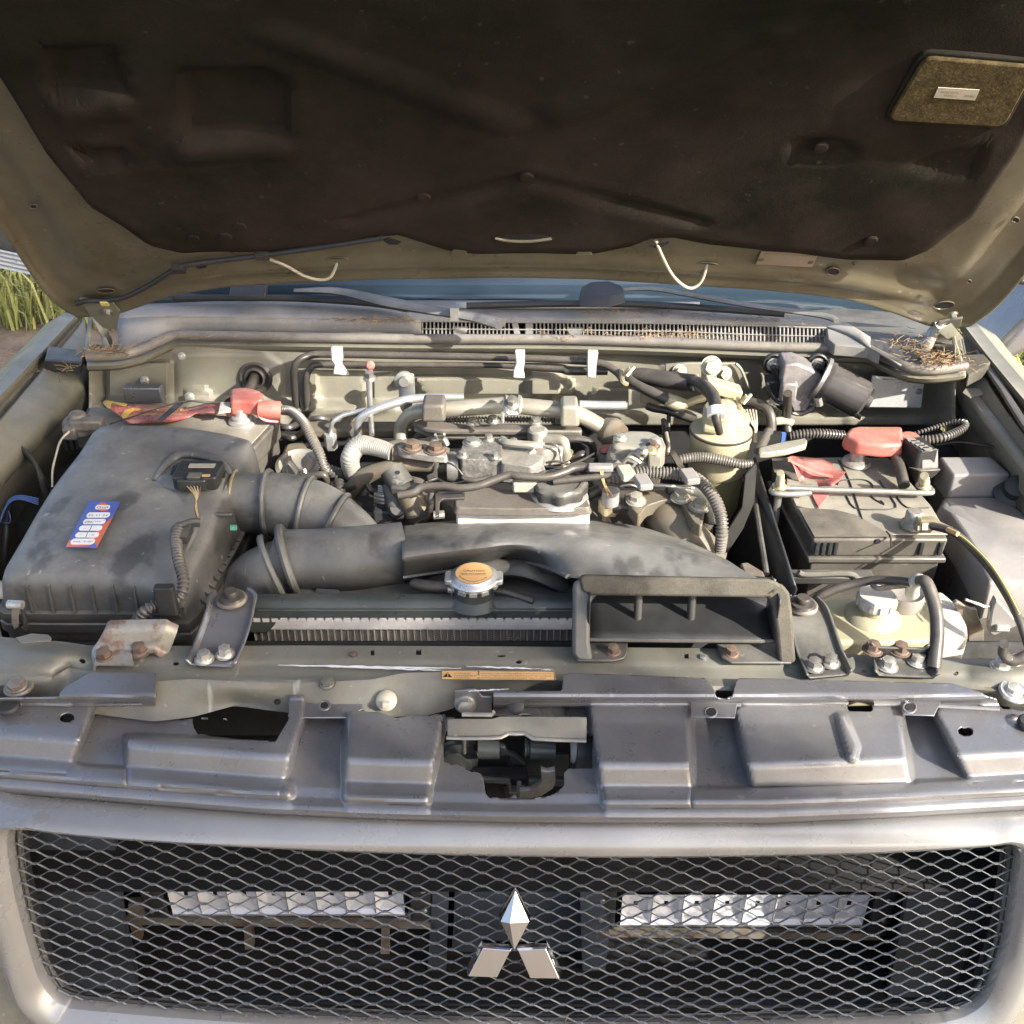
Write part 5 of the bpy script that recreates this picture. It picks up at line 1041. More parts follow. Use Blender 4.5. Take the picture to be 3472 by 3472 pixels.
# outlet boss and raised arch
obj('outlet_boss', MB().tube(lz(0, '292,930,1.045 330,935,1.047 370,937,1.047 432,940,1.045'), [.026, .034, .036, .037], 24), M['grey'], ab)
obj('outlet_arch', MB().tube(lz(5, '1120,600,1.075 1230,470,1.078 1330,410,1.082 1500,425,1.082 1620,480,1.080 1680,560,1.076', ), [.003, .007, .008, .008, .007, .004], 12, flat=.8, up=Z), M['grey'], ab)
obj('arch_recess', MB().prism(lz(5, '1240,560 1260,500 1330,455 1560,475 1640,540 1640,580', 1.083), V(0, 0, .001)), M['blackc'], ab)
obj('boss_step', MB().box(pz(5, 1370, 850, 1.062), (.12, .006, .006)), M['grey'], ab, bevel=.002)
ms = obj('airflow_sensor', MB().box(pz(5, 1450, 560, 1.088), (.062, .050, .020), r=.006), M['blackc'], ab, bevel=.002)
obj('sensor_label', MB().box(pz(5, 1470, 492, 1.0995), (.036, .011, .001)), M['papero'], ms)
obj('sensor_plug', MB().box(pz(5, 1410, 610, 1.088), (.040, .024, .018), r=.004), M['blackc'], ms, bevel=.002)
obj('plug_latch', MB().box(pz(5, 1415, 568, 1.100), (.018, .014, .005)), M['black'], ms, bevel=.001)
obj('plug_seal', MB().box(pz(5, 1500, 562, 1.1), (.011, .004, .002)), M['wtan'], ms)
for i, m_ in enumerate(('wtan', 'wtan', 'cream', 'wtan', 'rust')):
    one('sensor_wire', T(5, f'{1350+i*28},632,1.085 {1385+i*18},665,1.090 {1425+i*6},720,1.088 {1430-i*3},800,1.08 {1445},890,1.078', 6), M[m_], ('leftmost tan', 'second tan', 'middle cream', 'fourth tan', 'rightmost rusty red')[i] + ' wire fanning down from the airflow sensor plug', 'wire', 'wires under the airflow sensor')
obj('loom_clip', MB().tube(lz(5, '1260,985,1.072 1290,940,1.078 1340,925,1.080 1400,905,1.082 1455,905,1.08'), .006, 8).box(pz(5, 1350, 990, 1.075), (.012, .03, .010)), M['black'], ab)
sl_ = one('sensor_loom', T(5, '1300,945,1.078 1282,1050,1.075 1305,1200,1.072 1335,1330,1.062 1305,1450,1.050 1180,1490,1.044 1060,1545,1.040 970,1655,1.015', 44, corr=(.0058, .0024), seg=16, n=8), M['loom'], 'black corrugated loom curling over the front of the filter box', 'wiring loom')
cl = one('loom_clip', MB().box(pz(5, 1212, 1465, 1.056), (.024, .012, .040), r=.003).box(pz(5, 1225, 1560, 1.02), (.036, .016, .006)), M['blackc'], 'black clip gripping the corrugated loom at the filter box corner', 'clip', bevel=.001)
# side spring clip
sp = obj('spring_clip', MB().tube(lz(5, '60,1500,1.045 165,1505,1.045'), .0055, 10), M['zinc'], ab)
obj('clip_leaf', MB().prism(ly(5, '88,1520 145,1525 128,1600 135,1660 105,1690 82,1640 80,1560', 1.045), V(0, .004, 0)), M['rusty'], sp, bevel=.001)
obj('clip_stay', MB().tube(ly(5, '165,1510 180,1600 185,1680 140,1640', 1.05), .003, 6, smooth=False), M['black'], sp)
# service sticker
SZ = 1.0718
def stp(x, y, d=0.): return pz(31, x, y, SZ + d - (y - 900) * 5.0e-6)
def sbox(nm, P, m_, d): return obj(nm, MB().prism([stp(x, y, d) for x, y in P], V(0, 0, .0005)), m_, stk2, smooth=False)
stk2 = obj('service_sticker', MB().prism([stp(x, y) for x, y in ((915, 165), (1825, 205), (1130, 1570), (200, 1540))], V(0, 0, .0008)), M['blue'], ab, label='blue and red oil service sticker')
sbox('red_field', [(1600, 640), (1130, 1560), (1080, 1440), (900, 1280), (1300, 900)], M['orr'], .0006)
sbox('red_field', [(310, 1330), (205, 1535), (900, 1510), (1000, 1300)], M['orr'], .0006)
def pill(x0_, y0_, x1_, y1_, sk, m_=None):
    P = []
    for cx, a0 in ((x1_, -90), (x0_, 90)):
        for k in range(9):
            a = R(a0 + k * 22.5); P.append((cx + math.cos(a) * (y1_ - y0_) / 2 * 1.0 - (math.sin(a)) * sk * (y1_ - y0_) / 2, (y0_ + y1_) / 2 + math.sin(a) * (y1_ - y0_) / 2))
    sbox('white_field', P, m_ or M['paper'], .0012)
lg = [(1300 + 175 * math.cos(k*.3142) , 345 + 130 * math.sin(k*.3142)) for k in range(20)]
sbox('logo_disc', lg, M['orr'], .0010)
pill(1140, 295, 1460, 415, .4)
for a in ((905, 510, 1440, 660), (800, 705, 1310, 855), (680, 900, 1210, 1050), (570, 1100, 1110, 1255), (440, 1290, 980, 1460)): pill(*a, .5)
def stt(s, a, b, h, m_=None):
    A, B = stp(*a, .0024), stp(*b, .0024); U = stp(a[0] + h * .45, a[1] - h, .0024); text('lettering', s, m_ or M['ink'], stk2, A, B - A, U - A, (U - A).length, width=(B - A).length)
stt('Gulf', (1110, 385), (1470, 390), 85); stt('25 11 24', (865, 615), (1440, 618), 70); stt('286,***', (755, 815), (1230, 815), 80); stt('~', (720, 1000), (790, 1000), 60); stt('~', (590, 1190), (660, 1190), 60); stt('x', (960, 1195), (1040, 1195), 60); stt('NIL 2-00', (430, 1395), (1000, 1395), 60)
sbox('field_divider', [(975, 905), (985, 905), (915, 1050), (905, 1050)], M['ink'], .0019); sbox('field_divider', [(855, 1105), (865, 1105), (800, 1255), (790, 1255)], M['ink'], .0019)
zip_hose('side_wire', 'pale yellow wire arching down behind the filter box', T(23, '505,135,1.08 440,205,1.075 405,320,1.07 383,420,1.06 382,540,1.04', 8), M['cream'], 'wire')
for i in range(4): zip_hose('blue_wire', ('topmost', 'second highest', 'third highest', 'lowest')[i] + ' of the blue wires arching at the left edge', T(23, f'0,{770+i*10},1.0 35,{690+i*6},1.01 75,{625+i*8},1.02 150,{602+i*9},1.025 280,{625+i*14},1.02', 4.5), M['wblue'], 'wire', 'blue wires at the left edge')
zip_hose('blue_wire', 'blue wire loop hanging below its siblings at the left edge', T(23, '40,710,1.0 5,760,1.0 20,795,.99 70,800,.99 75,755,1.0 60,715,1.005', 4.5), M['wblue'], 'wire')
zip_hose('side_loom', 'thick black loom dropping at the left edge beside the filter box', T(23, '75,660,1.0 50,760,.99 45,900,.97 20,1100,.93', 22), M['blackc'], 'wiring loom')
one('white_clip', MB().tube(lz(0, '-8,1110,1.02 2,1112,1.02 8,1116,1.015'), .011, 12), M['white'], 'white plastic clip end at the left picture edge', 'clip')
# ================================================================ bellows hose from the filter box
bh_ = thing('intake_hose', 'ribbed black rubber intake hose leaving the filter box outlet', 'hose', pz(0, 520, 1000, .98))
obj('hose_body', T(0, '420,946,1.030 470,950,1.030 540,955,1.028 600,975,1.015 650,1010,.99 690,1050,.95', [54, 58, 62, 64, 60, 54], seg=28), M['grey'], bh_)
for x, y, a, r in ((432, 947, 0, .0465), (448, 948, 0, .0465), (508, 953, .0, .049), (576, 966, .30, .050), (628, 992, .62, .049)):
    ax = V(math.cos(a), -.0 - .35 * math.sin(a), -.6 * math.sin(a)).normalized(); c = pz(0, x, y, 1.030 - .00 - (.022 if x > 600 else .008 if x > 560 else 0))
    u_ = ax.cross(Z).normalized(); v_ = ax.cross(u_)
    ring = [c + u_ * r * math.cos(t * .2618) + v_ * r * math.sin(t * .2618) for t in range(24)]
    obj('hose_rib' if x > 460 else 'hose_clamp', MB().tube(ring, .0042 if x > 460 else .0022, 8, smooth=False, closed=True), M['grey'] if x > 460 else M['gold'], bh_)
obj('clamp_tag', MB().box(pz(5, 1700, 942, 1.068), (.008, .004, .006)), M['grm'], bh_)
# ================================================================ intake duct and scoop
du = thing('intake_duct', 'large smooth black intake duct running across above the radiator', 'air duct', pz(0, 640, 1120, .97))
obj('duct_tube', T(0, '535,1058,1.004 580,1058,1.008 660,1056,1.012 764,1042,1.014', [60, 60, 63, 58], seg=32), M['grey'], du)
obj('duct_elbow', T(0, '430,1160,.93 468,1120,.955 500,1092,.98 545,1070,1.0', [58, 62, 62, 58], seg=28), M['grey'], du)
for x, y, a, r, k in ((548, 1062, .45, .050, .0060), (520, 1078, .6, .050, .0045)):
    c = pz(0, x, y, 1.004); ax = V(math.cos(a), math.sin(a) * .5, math.sin(a) * .45).normalized(); u_ = ax.cross(Z).normalized(); v_ = ax.cross(u_)
    obj('duct_flange', MB().tube([c + u_ * r * math.cos(t * .2244) + v_ * r * math.sin(t * .2244) for t in range(28)], k, 8, smooth=False, closed=True), M['grey'], du)
obj('duct_badge', MB().lathe(py(6, 555, 1432, 1.128), [(0, .003), (.0155, .002), (.0175, 0)], V(0, -.8, .6), 24), M['radb'], du)
sco = thing('air_scoop', 'wide black air scoop with foam rimmed mouth bolted to the crossmember', 'air scoop', pz(0, 1280, 1240, 1.0))
prs = [(757,992, 760,1088), (830,984, 830,1078), (905,980, 905,1067), (975,979, 962,1057), (1045,980, 1022,1067), (1112,982, 1072,1088), (1160,987, 1110,1092), (1205,993, 1180,1092), (1283,1015, 1290,1093), (1340,1040, 1370,1094), (1385,1065, 1430,1095), (1405,1088, 1464,1098)]
cols = []
for i, (bx, by, fx, fy) in enumerate(prs):
    u = i / (len(prs) - 1); tubey = sm(5.2, 3.2, i); col = []
    for k in range(17):
        t = k / 16; zc = .985 + .078 * math.sin(math.pi * (.06 + .84 * t)) * (1 if t < .5 else 1); zf = (1.0 + .066 * sm(-.05, .34, t) + .010 * t)
        z = zc * tubey + zf * (1 - tubey); z -= .014 * sm(8, 11, i) * sm(.6, 0, t)
        col.append(pz(0, bx + (fx - bx) * t, by + (fy - by) * t, z))
    back = col[0]; col = [back + V(0, .004, -.03), back + V(0, .006, -.012)] + col + [col[-1] + V(0, .012, -.020 if tubey > .3 else -.006)]
    cols.append(col)
rws = [spline([c[k] for c in cols], 6) for k in range(len(cols[0]))]
obj('scoop_shell', MB().grid(rws), M['grey'], sco, solid=.003, soff=-1)
obj('shell_rim', MB().tube([c[-2] for c in cols[:6]], .0042, 8, flat=.7, up=Z), M['grey'], sco)
sA, sB = V(0, 1.0157, 1.085), V(0, .973, 1.006); sN = V(0, -(sA.z - sB.z), (sA.y - sB.y)).normalized()
def fpn(x, y, d=0., reg=0): return pp(reg, x, y, sA, sN) + sN * d
def fbar(nm, P, d, m_, **k): return obj(nm, MB().prism([fpn(x, y, 0) for x, y in P], -sN * -d), m_, sco, **k)
fbar('foam_top', [(1092, 1088), (1100, 1083), (1445, 1090), (1462, 1096), (1470, 1106), (1452, 1124), (1112, 1120), (1096, 1112)], .016, M['foam'], bevel=.004)
fbar('mouth_side', [(1080, 1100), (1092, 1090), (1136, 1112), (1128, 1120), (1118, 1126), (1113, 1140), (1112, 1210), (1118, 1246), (1088, 1246), (1078, 1232)], .012, M['grey'], bevel=.005)
fbar('foam_side', [(1432, 1116), (1456, 1096), (1472, 1100), (1484, 1116), (1489, 1150), (1496, 1246), (1464, 1248), (1458, 1180), (1452, 1140), (1444, 1126)], .016, M['foam'], bevel=.004)
a_, b_, c_, d_ = fpn(1108, 1206), fpn(1462, 1210), V(.50, 1.16, 1.045), V(.10, 1.14, 1.045)
fl = []
for j in range(9):
    t = j / 8; fl.append([(a_ + V(0, 0, .0)).lerp(b_, k / 10) + V(0, (.135 - .075 * (k / 10) ** 2) * t, .012 * t * t + .004 * t) for k in range(11)])
obj('mouth_floor', MB().grid(fl), M['blackc'], sco, solid=.003)
obj('mouth_back', MB().grid([[V(a_.x + (b_.x - a_.x) * k / 10, 1.118 - .070 * (k / 10) ** 2, z) for k in range(11)] for z in (1.01, 1.03, 1.060)]), M['blackc'], sco, solid=.003)
for P0 in (fpn(1110, 1205), fpn(1460, 1208)):
    obj('mouth_cheek', MB().grid([[P0 + V(0, .007 * k, .0085 * j - .0) for k in range(8)] for j in range(8)]), M['blackc'], sco, solid=.002)
for x, y0, y1 in ((1209, 1122, 1178), (1312, 1122, 1178)):
    obj('mouth_post', MB().tube([fpn(x, y0) + V(0, .02, 0), V(fpn(x, y1).x, 1.02, 1.018)], .0052, 12, smooth=False), M['black'], sco)
obj('mouth_lip', MB().tube([fpn(1112, 1207), fpn(1280, 1209), fpn(1462, 1210)], .0026, 8), M['black'], sco)
shz('foot_tab', 0, '1112,1203 1184,1205 1184,1232 1178,1241 1160,1246 1090,1246 1084,1238 1084,1212', 1.012, .004, M['black'], sco, .0015)
shz('foot_tab', 0, '1349,1209 1490,1213 1494,1250 1380,1250 1362,1240', 1.012, .004, M['black'], sco, .0015)
for x, y in ((1157, 1230), (1380, 1233)): hexbolt('rusty_bolt', pz(0, x, y, 1.013), V(0, -.1, 1), .0078, sco, M['rust'])
obj('corner_gusset', MB().prism(lz(0, '1397,1062 1410,1060 1440,1078 1446,1092 1410,1092', 1.03), V(0, 0, -.02)), M['rusty'], sco, bevel=.002)
# ================================================================ main battery (right)
bt = thing('battery', 'main battery on the right, dusty top, black case and steel hold-down rod', 'battery', V(.50, 1.30, .83))
q = [(.412, 1.197), (.597, 1.197), (.592, 1.405), (.399, 1.405)]
def zq(z, e=0.): return [V(x + (e if x > .5 else -e), y + (e if y > 1.3 else -e), z) for x, y in q]
obj('case', MB().hexa(zq(.83, -.006), zq(.992, -.003)), M['bat'], bt, bevel=.003)
obj('case_ridge', MB().hexa(zq(.990, .003), zq(.998, .003)), M['bat'], bt, bevel=.002)
obj('lid', MB().hexa(zq(.998, -.002), zq(1.028, -.0)), M['bat'], bt, bevel=.003)
tp_ = obj('lid_top', MB().prism(lz(8, '205,445 600,440 940,445 1000,500 1090,610 1250,790 1375,1000 960,1000 930,985 410,1000 345,810 270,790 200,640', 1.0285), V(0, 0, .0025)), M['battop'], bt, bevel=.001)
obj('front_apron', MB().prism(lz(8, '290,800 560,815 700,850 760,880 940,985 955,1010 408,1012', 1.0312), V(0, 0, .0008)), M['bat'], bt)
for i, (x, y) in enumerate(((435, 0), (483, 0), (530, 0), (573, 0), (1200, 0), (1340, 0))):
    X0 = py(8, x, 1050, 1.195).x; obj('lid_slot', MB().box((X0, 1.1962, 1.013), (.0062, .003, .020), r=.002), M['blackc'], bt)
obj('vent_hole', MB().lathe(py(8, 868, 1042, 1.1965), [(0, .001), (.0035, .001), (.0042, 0)], V(0, -1, 0), 14), M['void'], bt)
for P in ('600,480 660,600 755,880', '930,970 960,1010 965,1085', '575,630 600,600 750,592 820,620 830,655', '640,710 700,800 860,810 1000,800 960,715', '880,600 920,655 980,657', '1005,715 1080,795 1240,798', '600,480 580,450', '815,710 850,740 915,775 890,745'):
    obj('lid_seam', MB().tube(lz(8, P, 1.0318), .0012, 5, n=3), M['ink'], bt)
def rod(t, *a): pass
hd = obj('hold_down_rod', MB().tube(lz(8, '100,668 200,655 380,662 700,672 1000,682 1230,690 1262,678 1240,655 1190,650', 1.046), .0042, 10), M['steel'], bt)
obj('rod_loop', MB().tube(lz(8, '380,690 200,700 110,690 98,668 140,655', 1.044), .0045, 10), M['steel'], hd)
obj('j_bolt', MB().tube([pz(8, 160, 545, 1.085), pz(8, 152, 655, 1.045)], .0055, 10, corr=(.0022, .0007)), M['gold'], hd)
obj('j_bolt', MB().tube([V(pz(8, 152, 660, 1.045).x, pz(8, 152, 660, 1.045).y, 1.04), V(pz(8, 152, 660, 1.045).x, pz(8, 152, 660, 1.045).y - .005, .86)], .0055, 10), M['steel'], hd)
obj('j_bolt', MB().tube([pz(8, 1208, 565, 1.078), pz(8, 1205, 645, 1.045)], .0062, 10, corr=(.0022, .0007)), M['gold'], hd)
for x, y in ((153, 640), (1203, 640)): hexbolt('nut', pz(8, x, y, 1.050), Z, .0085, hd, M['gold'], h=.009)
ng = obj('negative_terminal', MB().lathe(pz(8, 1115, 930, 1.034), [(.0155, 0), (.0155, .006), (.012, .009), (.0115, .022), (.0095, .0245), (0, .0245)], Z, 28), M['alu'], bt)
pn = pz(8, 1115, 925, 1.046)
obj('terminal_clamp', MB().tube(lz(8, '1165,925 1210,930 1260,930', 1.045), .0075, 10).box(pz(8, 1225, 905, 1.052), (.024, .018, .010)), M['gold'], ng, bevel=.001)
obj('clamp_bolt', MB().tube(lz(8, '1150,945 1200,945', 1.048), .0055, 6, smooth=False).lathe(pz(8, 1215, 935, 1.050), [(0, -.007), (.0085, -.007), (.0085, .007), (0, .007)], X, 6), M['gold'], ng, smooth=False)
obj('eyelet', MB().tube(lz(8, '1180,890 1260,895 1330,925 1400,955', 1.056), [.005, .008, .006, .006], 8, flat=.4, up=Z), M['gold'], ng)
ps = obj('positive_cover', MB().prism(lz(8, '600,350 640,300 700,288 1040,290 1048,360 1042,430 900,440 700,420 610,375', 1.060), V(0, 0, .022), taper=.93), M['redp'], bt, bevel=.005, bseg=3, label='red plastic cover over the positive terminal')
obj('positive_post', MB().lathe(pz(8, 710, 470, 1.033), [(.022, 0), (.020, .005), (.012, .008), (.011, .022), (0, .022)], Z, 22), M['alu'], bt)
obj('cover_socket', MB().lathe(pz(8, 1085, 360, 1.055), [(0, .022), (.013, .021), (.0165, .014), (.0165, 0), (.014, -.02), (0, -.02)], Z, 22), M['redp'], ps)
# torn red film on the battery top
rnd = random.Random(12)
def film(reg, P, zf, m_, parent, nm='red_film'):
    pts = lz(reg, P, 0) if False else None
    poly = pl_(P); xs_ = [a for a, b in poly]; ys_ = [b for a, b in poly]; x0_, x1_, y0_, y1_ = min(xs_), max(xs_), min(ys_), max(ys_)
    b = MB(); n_ = 30; idx = {}; h = (y1_ - y0_) / 12; w_ = (x1_ - x0_) / n_
    # scanline strips inside the outline
    cols_ = []
    for i in range(n_ + 1):
        x = x0_ + w_ * i + (.5 if i == 0 else -.5 if i == n_ else 0); hits = []
        for k in range(len(poly)):
            (ax, ay), (bx, by) = poly[k], poly[(k + 1) % len(poly)]
            if (ax > x) != (bx > x): hits.append(ay + (by - ay) * (x - ax) / (bx - ax))
        if len(hits) >= 2: cols_.append([pz(reg, x, min(hits) + (max(hits) - min(hits)) * j / 6, zf(x, min(hits) + (max(hits) - min(hits)) * j / 6)) for j in range(7)])
    b.grid(cols_); return obj(nm, b, m_, parent, solid=.0008)
film(8, '205,435 240,420 450,440 560,480 640,530 590,600 530,640 330,640 290,600 255,490', lambda x, y: 1.036 + .010 * math.sin((x - 200) * .011) * math.sin((y - 400) * .02) + .022 * sm(320, 200, x), M['redf'], bt).__setitem__('label', 'torn red film stuck to the dusty battery top')
film(8, '385,690 520,690 500,720 470,760 440,808 410,750', lambda x, y: 1.0335, M['redf'], bt)
film(8, '95,430 205,430 260,500 285,600 240,590 170,535 110,540', lambda x, y: 1.045 - .02 * sm(560, 430, y), M['bat'], bt, 'dark_film')
obj('film_crease', MB().tube(lz(8, '215,450,1.058 330,505,1.050 430,545,1.045 540,572,1.042'), .0035, 6, flat=.5, up=Z), M['redp'], bt)
text('lettering', 'el', M['ink'], bt, pz(8, 420, 580, 1.046), pz(8, 500, 640, 1.046) - pz(8, 420, 580, 1.046) * 1, pz(8, 490, 575, 1.046) - pz(8, 420, 580, 1.046), .02)
one('negative_cable', T(8, '1260,930,1.054 1400,968,1.058 1520,1060,1.056 1660,1210,1.054 1800,1420,1.050 1890,1600,1.042 1960,1800,1.02', 30, seg=14), M['rubd'], 'thick dusty black battery cable sweeping down over the large fuse box', 'cable')
one('yellow_wire', T(8, '1400,960,1.063 1520,1040,1.064 1680,1200,1.062 1800,1380,1.059 1900,1570,1.052', 7), M['wyel'], 'thin yellow wire lying along the thick battery cable', 'wire')
obj('bare_copper', T(8, '1375,955,1.062 1450,990,1.066', 18), M['wtan'], bt)
# relay block with printed top
rb = thing('fusible_link_box', 'small black box with embossed lid between the red cover and grey fuse box', 'fuse box', pz(37, 400, 900, .98))
shz('cap', 37, '60,310 340,270 560,460 600,470 340,490 290,480', 1.085, .034, M['blackc'], rb, .002)
shz('box_front', 37, '345,500 610,470 605,480 350,520', 1.083, .001, M['black'], rb)
obj('cap_body', MB().hexa(lz(37, '340,800 600,770 560,560 240,400', 1.052), lz(37, '342,495 605,475 560,455 230,395', 1.0835)), M['fuse'], rb, bevel=.002)
obj('lower_body', MB().hexa(lz(37, '250,1040 470,960 650,780 120,760', 1.02), lz(37, '330,810 655,790 600,760 120,750', 1.055)), M['bat'], rb, bevel=.002)
for i in range(5): obj('embossed_mark', MB().box(pz(37, 190 + i * 62, 330 + i * 34, 1.0855), (.013, .010, .0012), r=.002), M['fuse'], rb)
one('link_cable', T(8, '1000,440,1.058 1030,520,1.052 1060,640,1.04', 42), M['rubd'], 'short grey cable dropping from the red terminal cover', 'cable')
# fuse boxes
f1 = thing('fuse_box', 'smaller square fuse box with sunlit lid near the inner wing', 'fuse box', pz(0, 1850, 935, .98), 'grey fuse boxes')
T1 = lz(0, '1772,861 1870,861 1908,894 1799,896', 1.048); B1 = [V(p.x * 1.0 + (.0 if i else .0), p.y, 1.0) for i, p in enumerate(T1)]
obj('lid', MB().hexa([B1[3], B1[2], B1[1], B1[0]], [T1[3], T1[2], T1[1], T1[0]]), M['fuse'], f1, bevel=.004, bseg=3)
obj('base', MB().hexa([V(p.x, p.y - .003, .93) for p in (B1[3], B1[2], B1[1], B1[0])], [V(p.x, p.y - .003, 1.002) for p in (B1[3], B1[2], B1[1], B1[0])]), M['bat'], f1)
f2 = thing('fuse_box', 'larger fuse box with chamfered dusty lid at the right picture edge', 'fuse box', pz(0, 1900, 1130, .93), 'grey fuse boxes')
T2 = lz(0, '1782,937 1895,936 1932,967 2010,1040 2040,1098 1868,1098 1855,1075 1822,1012 1790,966 1772,956', 1.012)
C2 = sum(T2, Vector()) / len(T2)
obj('lid', MB().grid([[C2.lerp(p, .0) for p in T2], [C2.lerp(p, .93) + V(0, 0, .001) for p in T2], [p + V(0, 0, -.003) for p in T2], [C2 + (p - C2) * 1.05 + V(0, 0, -.022) for p in T2], [C2 + (p - C2) * 1.06 + V(0, 0, -.055) for p in T2]], True), M['fuse'], f2, bevel=.003)
obj('base', MB().grid([[C2 + (p - C2) * 1.085 + V(0, 0, dz) for p in T2] for dz in (-.052, -.060, -.062, -.17)], True), M['bat'], f2)
obj('lid_clip', MB().prism(ly(25, '690,540 760,400 1100,760 1130,820 720,1000 640,960 640,830', 1.055), V(0, .012, 0)), M['fuse'], f2, bevel=.002)
obj('clip_bar', MB().tube(ly(25, '760,850 960,850', 1.052), .0035, 8).tube(ly(25, '760,885 960,890', 1.052), .003, 8), M['zinc'], f2)
obj('clip_wire', MB().tube(ly(25, '250,400 480,480 540,510 640,500 650,840', 1.06), .002, 6, smooth=False), M['zinc'], f2)
obj('side_panel', MB().prism(ly(25, '50,470 110,430 350,560 430,560 470,700 550,880 550,1080 300,1160 290,900', 1.075), V(0, .006, 0)), M['rusty'], f2, bevel=.001)
one('wing_bolt', MB().lathe(pz(37, 1800, 1095, 1.03), [(0, .02), (.016, .018), (.018, 0), (.03, -.004), (.03, -.012)], V(-.3, -.6, .7), 22), M['blackc'], 'black round cap low on the right inner wing', 'cap')
# battery tray and dark side panels
tr = thing('battery_tray', 'black plastic heat shield and tray wall left of the main battery', 'tray', V(.39, 1.2, .85))
obj('shield_wall', MB().grid([[V(.375 - .03 * j / 4, 1.12 + .075 * i, 1.0 - .05 * j + .008 * i) for i in range(5)] for j in range(5)]), M['blackc'], tr, solid=.004)
obj('shield_rib', MB().tube(ly(7, '1855,480,1.42 1845,700,1.36 1870,900,1.25 1910,1150,1.17 1930,1280,1.14'), .004, 8), M['black'], tr)
obj('shield_flare', MB().prism(ly(7, '1640,980 1755,800 1780,560 1850,480 1860,500 1840,760 1760,950 1650,1120 1620,1130', 1.22), V(0, .004, 0)), M['black'], tr)
obj('tray_front', MB().box(py(8, 520, 1300, 1.16), (.115, .02, .012)), M['black'], tr, bevel=.002)
obj('tray_lip', MB().tube(ly(8, '290,1265,1.15 350,1285,1.15 650,1278,1.15 715,1310,1.15'), .004, 8), M['bat'], tr)
obj('tray_floor', MB().box((.45, 1.17, .88), (.25, .12, .01)), M['void'], tr)
# ================================================================ reservoir
rv = thing('coolant_reservoir', 'milky yellowed plastic coolant and washer bottle with white screw cap', 'bottle', pz(8, 900, 1850, .93))
obj('main_tank', MB().prism(roundpoly(lz(8, '360,1500 560,1450 760,1430 1000,1440 1270,1420 1330,1410 1430,1480 1510,1640 1515,1760 430,1780', .992), .012), V(0, 0, -.11)), M['milk'], rv, bevel=.010, bseg=4)
obj('white_shoulder', MB().prism(roundpoly(lz(8, '1265,1408 1330,1398 1430,1480 1520,1640 1530,1750 1325,1760 1290,1700', .997), .008), V(0, 0, -.10)), M['white'], rv, bevel=.008, bseg=4)
cx_ = V(py(0, 1652, 1140, 1.072).x, 1.072, 1.018)
obj('neck_dome', MB().lathe(cx_ + V(0, 0, -.10), [(.044, 0), (.044, .050), (.041, .066), (.034, .077), (.026, .082), (.020, .084), (.020, .094)], Z, 40), M['milk'], rv)
cp_ = cx_ + V(0, 0, -.014)
cap = obj('screw_cap', MB().lathe(cp_, [(.0220, .006), (.0238, .008), (.0242, .020), (.0225, .0225), (0, .0225)], Z, 40), M['white'], rv)
for k in range(12):
    a = k * .5236; obj('cap_grip', MB().box(cp_ + V(.0240 * math.cos(a), .0240 * math.sin(a), .014), (.003, .0055, .010), (V(math.cos(a), math.sin(a), 0), V(-math.sin(a), math.cos(a), 0), Z)), M['white'], cap)
for dz in (0, .012): obj('mould_line', MB().tube([V(cx_.x + .0442 * math.cos(R(a)), cx_.y + .0442 * math.sin(R(a)), cx_.z - .085 + dz) for a in range(190, 351, 10)], .0012, 6, smooth=False), M['milk'], rv)
obj('hose_cap', MB().lathe(pz(8, 1060, 1465, 1.0), [(.024, -.012), (.025, .006), (.0225, .012), (.016, .008), (0, .006)], Z, 28), mat('brown_grey_rubber', (.19, .17, .15), .6, var=.2, dust=.5), rv)
obj('white_elbow', MB().tube(lz(8, '1118,1420,1.035 1125,1360,1.06 1150,1325,1.075 1185,1320,1.075'), [.009, .0085, .008, .007], 14), M['white'], rv)
one('reservoir_hose', T(8, '1165,1330,1.078 1215,1340,1.082 1255,1430,1.072 1290,1560,1.058 1300,1700,1.042 1290,1830,1.028 1275,1960,1.012', [40, 48, 50, 50, 50, 50, 50], seg=16), M['rubd'], 'thick grey rubber hose arching down in front of the milky bottle', 'hose')
one('overflow_line', T(8, '1120,1345,1.068 1000,1330,1.062 850,1325,1.055 700,1350,1.047 560,1390,1.040 450,1440,1.030 390,1485,1.018', 34, seg=14), M['rubd'], 'dusty hose running behind the white screw cap toward the radiator', 'hose')
one('taped_wire', T(8, '830,1360,1.05 870,1385,1.052 960,1375,1.054 1100,1360,1.056', 20), M['rusty'], 'lumpy taped wire under the hose behind the white cap', 'wire')
# ================================================================ wiper motor and right rear corner
wm = thing('wiper_motor', 'black cylindrical wiper motor with pitted grey gearbox on the firewall', 'wiper motor', py(4, 400, 1050, 1.56))
obj('gearbox', MB().prism(ly(4, '190,720 290,715 385,755 505,842 480,900 400,975 345,1062 250,1075 225,1010 160,840', 1.555), V(0, .05, 0)), M['cast'], wm, bevel=.004)
a, b = py(4, 500, 850, 1.565), py(4, 770, 985, 1.545)
ax = (b - a).normalized(); Lm = (b - a).length
obj('motor_can', MB().lathe(a, [(0, -.012), (.030, -.012), (.034, -.006), (.0345, 0), (.0315, .001), (.0315, Lm*.93), (.027, Lm), (.012, Lm + .003), (.012, Lm + .010), (0, Lm + .010)], ax, 36), M['blackp'], wm)
obj('mount_flange', MB().lathe(a, [(.030, -.016), (.037, -.015), (.037, -.009), (.030, -.008)], ax, 36), M['steel'], wm)
obj('motor_label', MB().prism([a + ax * t + V(0, -.0205, -.0255).normalized() * .0324 + V(0, -.35, .9).normalized() * s_ for t, s_ in ((.012, -.004), (Lm*.88, -.004), (Lm*.88, .006), (.012, .006))], V(0, -.0005, -.0005)), M['blackc'], wm)
